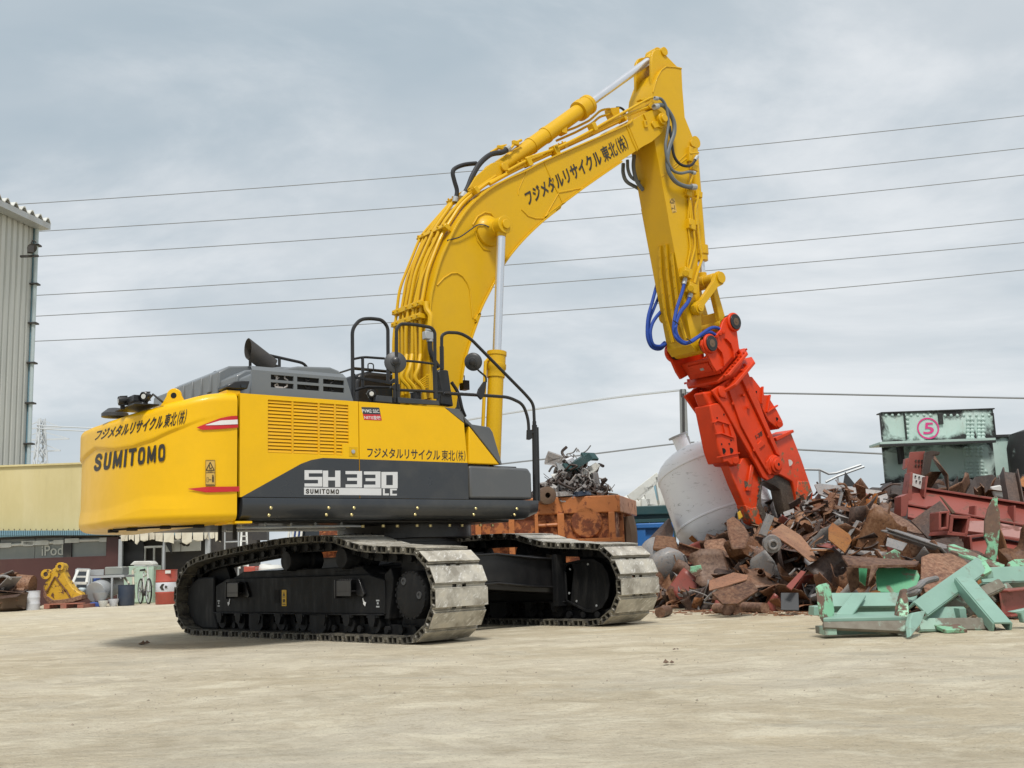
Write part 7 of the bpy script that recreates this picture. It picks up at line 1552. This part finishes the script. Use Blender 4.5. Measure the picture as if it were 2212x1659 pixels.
m = MB(); m.bar(pv(16,585,865,13.6), pv(16,975,985,12.6), .22,.02); m.bar(pv(16,600,880,13.5), pv(16,960,1005,12.5), .02,.18, up=BV); solo(m, 'steel_channel', 'steel_grey', 'blue-grey steel channel lying on the heap', 'channel')
piece('folded_sheet', 'steel_grey', [(580,910),(715,950),(680,1000),(570,965)], [13,13,12.8,12.8], .012, 'crumpled light grey sheet under the blue-grey channel', 'sheet')
# torn green box section
GB = root('green_box_section', 'torn bright green box section lying at the front of the heap', 'box section', base(16, 560, 11.5)); m = MB(); slab([(505,1115),(690,1110),(780,1130),(795,1170),(770,1250),(640,1280),(520,1270),(505,1200)], [11.5,11.5,11.4,11.4,11.3,11.3,11.3,11.4], .03, 16, m); part(m, 'web', 'green', GB); m = MB(); slab([(385,1090),(450,1095),(435,1235),(395,1200)], [11.8,11.8,11.8,11.8], .03, 16, m); part(m, 'stiffener', 'green', GB); m = MB(); slab([(275,1045),(420,1055),(790,1085),(770,1108),(520,1112),(450,1235),(470,1120),(320,1110)], [11.5,11.7,11.5,11.3,11.2,11.2,11.2,11.3], .025, 16, m); part(m, 'flange', 'rust', GB); m = MB(); slab([(310,1110),(390,1110),(395,1240),(340,1280),(320,1200)], [11.7]*5, .03, 16, m); part(m, 'torn_end', 'rust', GB); m = MB(); slab([(555,1030),(630,990),(665,1010),(668,1085),(560,1085)], [11.9]*5, .03, 16, m); part(m, 'torn_tab', 'mint_peel', GB)
m = MB(); m.bar(pv(16,505,1330,11.2), pv(16,620,1350,10.8), .16,.12); m.bar(pv(16,505,1330,11.1), pv(16,500,1290,11.4), .1,.1); solo(m, 'box_tube', 'rust_orange', 'short rusty square tube in front of the green box section', 'tube')
piece('mint_scrap', 'mint', [(600,1290),(720,1270),(780,1300),(770,1340),(610,1335)], [11,11,11,10.8,10.8], .1, 'small mint offcut behind the left mint frame', 'offcut')
# red girders
RG = root('red_girder', 'long dull red steel girder lying across the heap top', 'girder', base(16, 1200, 15)); m = MB(); slab([(690,640),(840,590),(1500,690),(1720,725),(1720,870),(1500,828),(1135,762),(1000,745),(720,692)], [15.6,15.8,15.3,15.1,14.7,14.9,15.1,15.2,15.4], .04, 16, m); part(m, 'upper_web', 'red_lead', RG)
m = MB(); slab([(715,690),(1000,748),(1240,785),(1235,880),(1110,868),(900,820),(715,772)], [15.35,15.1,14.95,14.6,14.7,14.8,15], .04, 16, m); part(m, 'lower_web', 'red_lead', RG)
m = MB(); m.bar(pv(16,835,588,15.75), pv(16,1720,722,15.05), .16,.03); m.bar(pv(16,715,692,15.3), pv(16,1720,872,14.6), .10,.025); part(m, 'flange', 'red_lead', RG)
m = MB(); slab([(672,640),(715,620),(725,650),(705,770),(668,775)], [15.1]*5, .28, 16, m); part(m, 'end_plate', 'red_lead', RG)
for x in (880, 1160, 1420):
    m = MB(); slab([(x,700),(x+12,702),(x+8,800+(x-880)*.12),(x-4,798+(x-880)*.12)], [14.95]*4, .2, 16, m); part(m, 'stiffener', 'red_lead', RG)
RG2 = root('red_girder', 'darker red girder lying below the long one at right', 'girder', base(16, 1250, 13.6)); m = MB(); slab([(1075,915),(1240,895),(1500,940),(1720,975),(1720,1090),(1500,1072),(1340,1062),(1140,1000)], [13.9,14,13.8,13.6,13.3,13.3,13.4,13.6], .04, 16, m); part(m, 'web', 'red_lead', RG2); m = MB(); m.bar(pv(16,1075,912,13.8), pv(16,1240,893,13.9), .12,.03); m.bar(pv(16,1240,893,13.9), pv(16,1720,972,13.5), .16,.03); part(m, 'flange', 'red_lead', RG2); m = MB(); slab([(1125,905),(1140,905),(1147,1010),(1132,1005)], [13.5]*4, .2, 16, m); part(m, 'stiffener', 'red_lead', RG2)
piece('red_beam', 'red_lead', [(1110,800),(1235,800),(1500,850),(1720,885),(1720,960),(1500,925),(1240,885),(1110,870)], [14.5,14.5,14.3,14.1,14,14.2,14.4,14.5], .05, 'shadowed red beam between the two red girders', 'beam')
BX = root('red_box_stub', 'dark red open box stub sticking out toward the viewer', 'stub', base(16, 1060, 13.4)); m = MB()
for pts in ([(1000,760),(1130,770),(1125,790),(1000,782)],[(1000,770),(1020,772),(1010,885),(985,880)],[(1115,775),(1133,772),(1110,905),(1090,895)],[(985,870),(1110,885),(1100,905),(975,895)]): slab(pts, [13.1]*4, .6, 16, m)
part(m, 'box_walls', 'red_lead', BX); m = MB(); slab([(1015,785),(1115,790),(1095,885),(1000,875)], [13.5]*4, .02, 16, m); part(m, 'diaphragm', 'red_lead', BX)
m = MB()
for pts in ([(925,740),(990,735),(990,750),(925,757)],[(922,745),(938,745),(938,860),(920,865)],[(975,740),(992,738),(985,850),(970,852)],[(920,850),(985,838),(985,855),(920,868)]): slab(pts, [13.0]*4, .3, 16, m)
solo(m, 'square_tube', 'red_lead', 'short upright red square tube left of the box stub', 'tube')
piece('dark_plate', 'rust_dark', [(735,800),(930,665),(1005,760),(960,900),(850,920)], [14.2,14.3,13.8,13.5,13.7], .03, 'dark square plate leaning in front of the red girder', 'plate')
piece('thin_blade', 'wood_brown', [(925,635),(945,645),(1035,750),(1010,755)], [13.9]*4, .02, 'thin pale brown strip standing on the dark square plate', 'strip')
PS = root('bolted_post', 'rusty red post with bolt holes standing before the mint girder', 'post', base(16, 790, 16.8)); m = MB(); slab([(730,345),(830,340),(815,500),(700,545)], [16.8]*4, .03, 16, m); part(m, 'web', 'red_lead', PS); m = MB(); slab([(830,345),(880,335),(930,345),(925,360),(880,365),(860,480),(810,510)], [16.7,17,17.2,17.2,17,16.9,16.6], .03, 16, m); part(m, 'torn_flange', 'rust_dark', PS); m = MB(); slab([(700,390),(722,385),(712,450),(692,460)], [16.6]*4, .1, 16, m); part(m, 'side_clip', 'red_lead', PS); m = MB()
for a in range(3):
    for b in range(2):
        q = pv(16,768+a*20,402+b*30,16.79); m.cyl(q, q-fw*.012, .016, n=8)
part(m, 'bolt', 'rust_dark', PS, 0)
GS = root('red_gusset', 'dull red gusset with a pale bolted splice plate', 'gusset', base(16, 790, 15.8)); m = MB(); slab([(735,480),(750,480),(740,680),(712,650)], [15.5]*4, .25, 16, m); slab([(838,505),(852,505),(830,650),(820,640)], [15.5]*4, .25, 16, m); slab([(725,560),(835,600),(830,660),(720,620)], [15.7]*4, .03, 16, m); part(m, 'flange', 'red_lead', GS); m = MB(); slab([(745,485),(845,510),(835,605),(735,565)], [15.65]*4, .02, 16, m); sp_ = part(m, 'splice_plate', 'scrap_white', GS); m = MB()
for a in range(3):
    for b in range(2): q = pv(16,765+a*25+b*6,505+a*6+b*32,15.64); m.cyl(q, q-fw*.01, .012, n=8)
part(m, 'bolt_hole', 'gap', sp_, 0)
m = MB(); ibeam(pv(16,1385,480,16.4), pv(16,1425,700,16.0), .22,.2,(RV.x,RV.y,0),m); solo(m, 'steel_post', 'rust_dark', 'dark rusty beam stub standing at the right of the mint girder', 'beam stub')
piece('torn_plate', 'mint_peel', [(1285,650),(1300,635),(1315,645),(1312,690),(1328,740),(1330,850),(1318,960),(1310,1040),(1300,1085),(1265,1060),(1225,1040),(1250,970),(1225,900),(1228,800),(1250,720)], [12.2]*15, .04, 'upright torn blade of steel with peeling mint paint', 'blade', bev=.01)
for pts, lbl in (([(20,460),(130,462),(190,490),(240,485),(330,455),(405,430)],'long bent white rail standing up behind the heap top'),([(170,545),(250,505),(425,442)],'straight white rail crossing behind the heap top')):
    m = MB(); m.tube([pv(16,a,b,20.5) for a, b in pts], .025, 6); m.tube([pv(16,pts[1][0],pts[1][1],20.5), GD(KV(16,pts[1][0],0)[0], 20.5)], .02, 6); solo(m, 'bent_rail', 'galvanised', lbl, 'rail', bev=0)
GRN = root('green_sheet', 'crumpled green sheet showing between the shear jaws', 'sheet', base(15, 1110, 18)); m = MB(); slab([(1080,660),(1130,680),(1150,780),(1090,770)], [18]*4, .05, 15, m); part(m, 'sheet', 'green', GRN, .02)
# ring of a pipe end, yellow scrap by the jaw
PE = root('pipe_end', 'grey clamp around a pipe end in the middle of the heap', 'pipe clamp', pv(15,1075,1060,14.3)); m = MB(); q = pv(15,1075,1055,14.2); m.lathe([(.07,0),(.115,.0),(.115,.1),(.07,.1)], q, -fw, 24); m.lathe([(.04,.02),(.065,.02),(.065,.16),(.04,.16),(.035,.05)], q, -fw, 20); m.bar(q+Vector((0,0,.1))-RV*.1, q+Vector((0,0,.35))+RV*.02, .14,.08); part(m, 'clamp', 'steel_grey', PE)
piece('bulged_plate', 'rust', [(750,880),(800,850),(850,890),(885,935),(920,985),(890,1080),(790,1090),(760,980)], [14.9,15,14.9,14.8,14.6,14.3,14.3,14.6], .05, 'bulged grey-brown plate under the left shear jaw', 'plate', 15, .03)
piece('orange_sheet', 'rust_orange', [(1050,990),(1160,910),(1300,1000),(1380,1100),(1420,1180),(1370,1190),(1250,1090),(1130,1010)], [14.3,14.6,14.5,14.2,13.9,13.8,14,14.1], .02, 'long orange-brown sheet sloping down in mid-heap', 'sheet', 15)
piece('square_plate', 'dark_mirror', [(1150,1420),(1280,1420),(1285,1550),(1150,1545)], [13.4,13.4,13.2,13.2], .02, 'dark grey square plate standing at the heap foot', 'plate', 15)
piece('yellow_offcut', 'bucket_yellow', [(830,830),(850,815),(870,860),(840,885)], [15.6]*4, .03, 'small yellow offcut beside the left jaw tip', 'offcut', 15)
piece('ochre_sheet', 'rust_orange', [(620,1330),(800,1270),(910,1290),(900,1320),(740,1370),(620,1400)], [13.6,13.9,13.8,13.6,13.5,13.4], .02, 'ochre folded sheet at the front of the heap', 'sheet', 15)
piece('folded_box', 'rust', [(640,1420),(930,1325),(985,1400),(830,1500),(720,1500)], [13.3,13.6,13.4,13.1,13.1], .03, 'brown folded box plate under the ochre sheet', 'plate', 15)
piece('pink_plate', 'red_lead', [(1190,1370),(1300,1255),(1335,1265),(1230,1400)], [13.2,13.5,13.5,13.2], .02, 'pinkish red strip leaning low in the heap', 'strip', 15)
piece('mint_leaf', 'mint_peel', [(470,1230),(560,1215),(570,1260),(520,1290),(475,1270)], [14.6]*5, .02, 'small pale green plate left in the heap foot', 'plate', 15)
for i, (a, b) in enumerate(((700,1530),(755,1533),(910,1530),(270,1522))):
    m = MB(); q = GD(KV(15,a,0)[0], 14.1-.15*(i % 2)); q.z = .065; t = (RV*.3*(-1)**i-BV*.9); n_ = 18; v = []
    m.lathe([(.045,0),(.065,0),(.065,.5),(.045,.5)], q-t*.2, -t*-1, 18); solo(m, 'pipe_piece', 'rust', ('rusty pipe end lying at the heap foot, leftmost of the close pair','rusty pipe end lying at the heap foot, right one of the close pair','single rusty pipe end lying right of the close pair','rusty pipe end at the left foot of the heap')[i], 'pipe', bev=0, ang=40)
# ---- mint girder with its number
GDp = 21.0; MG = root('bridge_girder', 'mint riveted bridge girder marked with a circled 5', 'girder', GD(1080+900, GDp))
m = MB(); fbox(m, 16, 540, 72, 1292, 270, GDp, .05); part(m, 'upper_web', 'girder_web', MG); m = MB(); fbox(m, 16, 530, 264, 1300, 280, GDp-.55, .65); part(m, 'shelf_flange', 'girder_mint', MG); m = MB(); fbox(m, 16, 530, 280, 1302, 296, GDp-.56, .05); part(m, 'shelf_edge', 'burnt', MG)
m = MB(); fbox(m, 16, 555, 280, 1292, 545, GDp+.25, .05); part(m, 'lower_web', 'girder_web', MG)
m = MB(); fbox(m, 16, 538, 66, 1294, 74, GDp-.03, .3); fbox(m, 16, 538, 86, 544, 262, GDp-.02, .06); fbox(m, 16, 1288, 86, 1296, 262, GDp-.02, .06); fbox(m, 16, 553, 538, 1330, 548, GDp+.2, .2); part(m, 'burnt_edge', 'burnt', MG)
m = MB(); fbox(m, 16, 699, 88, 706, 262, GDp-.06, .06); fbox(m, 16, 920, 88, 950, 160, GDp-.04, .05); fbox(m, 16, 668, 292, 692, 420, GDp+.05, .2); part(m, 'stiffener', 'burnt', MG)
def rivets(mb, cols_, rows_, d, r_=.045):
    for x in cols_:
        for y in rows_: q = pv(16,x,y,d); mb.lathe([(r_,0),(r_*.9,r_*.4),(r_*.4,r_*.7),(.001,r_*.75)], q, -BV, 8)
m = MB(); rivets(m, (1115,1142,1188,1215), (130,156,182,205,230,252), GDp); rivets(m, (1100,1132,1172,1202), (322,345,366), GDp+.25); rivets(m, (1105,1132,1175,1205), (410,432,454), GDp+.25); rivets(m, (1080,1106,1132,1175,1205,1232), (476,502), GDp+.25)
rivets(m, (712,), (120,150,180,210,240), GDp-.0, .04); rivets(m, range(570,900,42), (100,), GDp, .03); rivets(m, range(960,1270,42), (102,), GDp, .03); part(m, 'rivets', 'girder_mint', MG, 0)
m = MB(); fbox(m, 16, 1062, 462, 1248, 515, GDp+.235, .02); fbox(m, 16, 1090, 312, 1218, 462, GDp+.237, .02); part(m, 'splice_plate', 'girder_mint', MG)
m = MB(); c = pv(16,850,188,GDp-.012); rad = 62*.603/1.85172*GDp/F; v = []; n_ = 48
for k in range(n_):
    for q in (rad, rad*1.16): v.append(c+RV*q*cos(2*pi*k/n_)*1.02+Vector((0,0,q*sin(2*pi*k/n_))))
m.add(v, [(2*k, 2*k+1, (2*k+3) % (2*n_), (2*k+2) % (2*n_)) for k in range(n_)]); part(m, 'circle_mark', 'magenta', MG, 0)
part(decal("5", 16, [(818,228),(890,222),(886,150),(826,150)], lambda n, x, y: pv(n, x, y, GDp-.012), .012), 'number_mark', 'magenta', MG, 0)
MG2 = root('bridge_girder', 'second mint girder end with burnt edges behind the marked one', 'girder', GD(2160, 21.8)); m = MB(); fbox(m, 16, 1240, 232, 1416, 540, 21.8, .05); part(m, 'web', 'girder_web', MG2); m = MB(); fbox(m, 16, 1300, 228, 1418, 246, 21.75, .3); fbox(m, 16, 1404, 246, 1418, 560, 21.74, .08); fbox(m, 16, 1290, 528, 1418, 560, 21.74, .2); part(m, 'burnt_edge', 'burnt', MG2)
MG3 = root('girder_piece', 'shadowed mint girder piece with rivets below the marked girder', 'girder', GD(2060, 20)); m = MB(); fbox(m, 16, 1000, 562, 1262, 760, 20.3, .05); part(m, 'web', 'mint', MG3); m = MB(); rivets(m, range(1020,1220,26), (575,600,625), 20.3, .04); part(m, 'rivets', 'mint', MG3, 0)
m = MB(); q = base(16,1500,20); m.lathe([(.9,0),(1.0,.1),(1.0,2.5),(.93,2.75),(.6,2.85),(.001,2.85)], q+RV*.95, (0,0,1), 28); solo(m, 'burnt_tank', 'burnt', 'black burnt tank at the right edge behind the girders', 'tank', bev=0)
piece('white_rag', 'scrap_white', [(1265,575),(1330,562),(1370,600),(1365,650),(1290,640)], [17.5]*5, .06, 'crumpled white sheet at the right of the shadowed girder', 'sheet', bev=.02)
# ---- mint frames in front
F1D = 9.5; MF = root('twisted_girder', 'torn mint steel frame on the dirt with two upright ends', 'frame', base(16, 430, F1D))
m = MB(); slab([(155,1470),(720,1460),(722,1535),(160,1508)], [9.45,9.45,9.4,9.4], .05, 16, m); part(m, 'front_bar', 'mint_dirt_shade', MF); m = MB(); slab([(210,1432),(650,1425),(720,1462),(155,1472)], [9.9,9.9,9.47,9.47], .03, 16, m); part(m, 'top_plate', 'mint', MF)
m = MB(); slab([(225,1375),(660,1372),(655,1428),(215,1430)], [10.1]*4, .03, 16, m); slab([(215,1368),(670,1364),(672,1378),(215,1382)], [9.98,9.98,10,10], .16, 16, m); part(m, 'rear_channel', 'mint', MF)
m = MB(); slab([(122,1280),(155,1262),(210,1246),(215,1300),(230,1400),(222,1470),(155,1490),(140,1380)], [9.6,9.6,9.7,9.7,9.7,9.6,9.5,9.5], .06, 16, m); part(m, 'torn_upright', 'mint_peel', MF, .01)
m = MB(); slab([(680,1262),(712,1250),(718,1330),(728,1440),(722,1535),(640,1470),(650,1380)], [9.6,9.6,9.6,9.5,9.4,9.5,9.6], .08, 16, m); part(m, 'torn_upright', 'mint_peel', MF, .01)
m = MB(); slab([(235,1420),(345,1278),(442,1292),(350,1425)], [9.7,10,10,9.7], .04, 16, m); part(m, 'loose_flange', 'mint', MF, .01)
for a, b in ((165,245),(650,722)):
    m = MB(); fbox(m, 16, a, 1508, b, 1560, 9.42, .3); part(m, 'foot_block', 'mint_dirt_shade', MF)
m = MB(); fbox(m, 16, 245, 1522, 650, 1552, 9.6, .04); part(m, 'lower_bar', 'mint', MF)
m = MB(); slab([(728,1470),(745,1410),(842,1392),(800,1490),(738,1568)], [9.3,9.4,9.6,9.4,9.1], .05, 16, m); part(m, 'end_wedge', 'mint', MF, .01)
piece('mint_offcut', 'mint', [(95,1370),(150,1365),(150,1430),(90,1430)], [10.6]*4, .2, 'small mint block left of the torn mint frame', 'offcut')
AF = root('mint_truss', 'mint A-shaped truss of welded channels lying on the dirt', 'truss', base(16, 1080, 10))
def ch(mb, a, da, b, db, w_, h_): mb.bar(pv(16,*a,da), pv(16,*b,db), w_, .02, up=fw*-1+Vector((0,0,.6))); A1_, B1_ = pv(16,*a,da), pv(16,*b,db); t = (B1_-A1_).normalized(); s_ = t.cross(fw*-1+Vector((0,0,.6))).normalized(); n2 = s_.cross(t); mb.bar(A1_+s_*w_/2-n2*h_/2, B1_+s_*w_/2-n2*h_/2, .02, h_, up=n2); mb.bar(A1_-s_*w_/2-n2*h_/2, B1_-s_*w_/2-n2*h_/2, .02, h_, up=n2)
for nm, args in (('diagonal_beam',((800,1385),9.8,(1215,1085),11.0,.15,.10)),('leg_beam',((1085,1180),10.4,(1345,1480),9.6,.15,.10)),('base_beam',((790,1490),9.8,(1290,1485),9.8,.10,.10)),('cross_beam',((835,1415),10.1,(1100,1415),10.1,.11,.12)),('rear_diagonal',((960,1390),10.4,(1340,1215),10.9,.09,.08)),('rear_diagonal',((1100,1390),10.8,(1400,1240),11.3,.10,.08))):
    m = MB(); ch(m, *args); part(m, nm, 'mint_dirt_shade' if nm in ('rear_diagonal', 'base_beam') else 'mint', AF)  # greyer mint on rear diagonals and base beam stands in for shade
m = MB(); slab([(815,1455),(1000,1450),(1110,1520),(960,1525)], [10,10,9.6,9.6], .03, 16, m); part(m, 'gusset', 'mint_peel', AF); m = MB(); slab([(1120,1120),(1230,1065),(1275,1130),(1150,1190)], [10.9,11,10.9,10.7], .05, 16, m); part(m, 'apex_plate', 'mint_peel', AF); m = MB(); fbox(m, 16, 1060, 1382, 1105, 1450, 9.98, .16); part(m, 'end_cap', 'mint', AF)
M2_ = root('mint_beam', 'mint channel running off the right edge above the truss', 'beam', base(16, 1350, 11.5)); m = MB(); ch(m, (1190,1165), 11.3, (1600,1150), 11.6, .16, .14); part(m, 'channel', 'mint', M2_); m = MB(); slab([(1190,1150),(1280,1135),(1285,1180),(1200,1190)], [11.0]*4, .05, 16, m); part(m, 'end_plate', 'mint', M2_)
piece('mint_sheet', 'mint_peel', [(1375,1080),(1420,1055),(1560,1050),(1560,1100),(1390,1110)], [11.8,12,12.2,12,11.8], .04, 'mint plate lying on top of the right-hand channel', 'plate')
piece('peeled_strip', 'mint_peel', [(975,960),(1020,955),(1160,1010),(1240,1050),(1360,1090),(1340,1130),(1200,1070),(1000,1000)], [12.2,12.3,12,11.8,11.6,11.5,11.6,12], .03, 'bolted brown strip with peeling mint paint above the truss', 'strip')
m = MB(); ibeam(pv(16,1330,1350,11), pv(16,1600,1320,11.4), .26,.2,(0,0,1),m); solo(m, 'red_offcut', 'red_lead', 'short red beam offcut behind the truss leg', 'beam')
m = MB(); ibeam(pv(16,1380,1240,12), pv(16,1600,1270,12.2), .2,.2,(0,0,1),m); solo(m, 'red_offcut', 'red_lead', 'pale red offcut beneath the right-hand channel', 'beam')
piece('mint_tail', 'mint', [(1395,1405),(1470,1390),(1560,1370),(1560,1470),(1480,1480),(1465,1420)], [9.7]*6, .08, 'mint strip curling at the far right edge of the dirt', 'strip', bev=.01)
m = MB(); m.tube(spline([pv(16,725,1270,10.8),pv(16,790,1240,10.7),pv(16,830,1205,10.8),pv(16,905,1185,11)]), .03, 8); m.tube(spline([pv(16,720,1290,10.8),pv(16,780,1270,10.7),pv(16,800,1220,10.8),pv(16,850,1195,11)]), .03, 8); solo(m, 'bent_bar', 'steel_grey', 'pair of bent grey bars rising behind the mint frame', 'bars', bev=0)
# litter on the dirt
for u, v, s_, lbl in ((311,1392,.05,'dark crumpled scrap of litter on the dirt left of the tracks'),(1440,1434,.03,'small dark pebble lump on the dirt in front of the heap'),(1460,1405,.02,'tiny dark stone on the dirt near the far track')):
    q = bp(u, v, (0,0,1), 0); m = MB(); rr = R(u)
    for k in range(3): pebble(m, q+Vector((rr.uniform(-s_,s_), rr.uniform(-s_,s_), .01)), s_, rr)
    solo(m, 'litter', 'wood_brown', lbl, 'litter', bev=0)
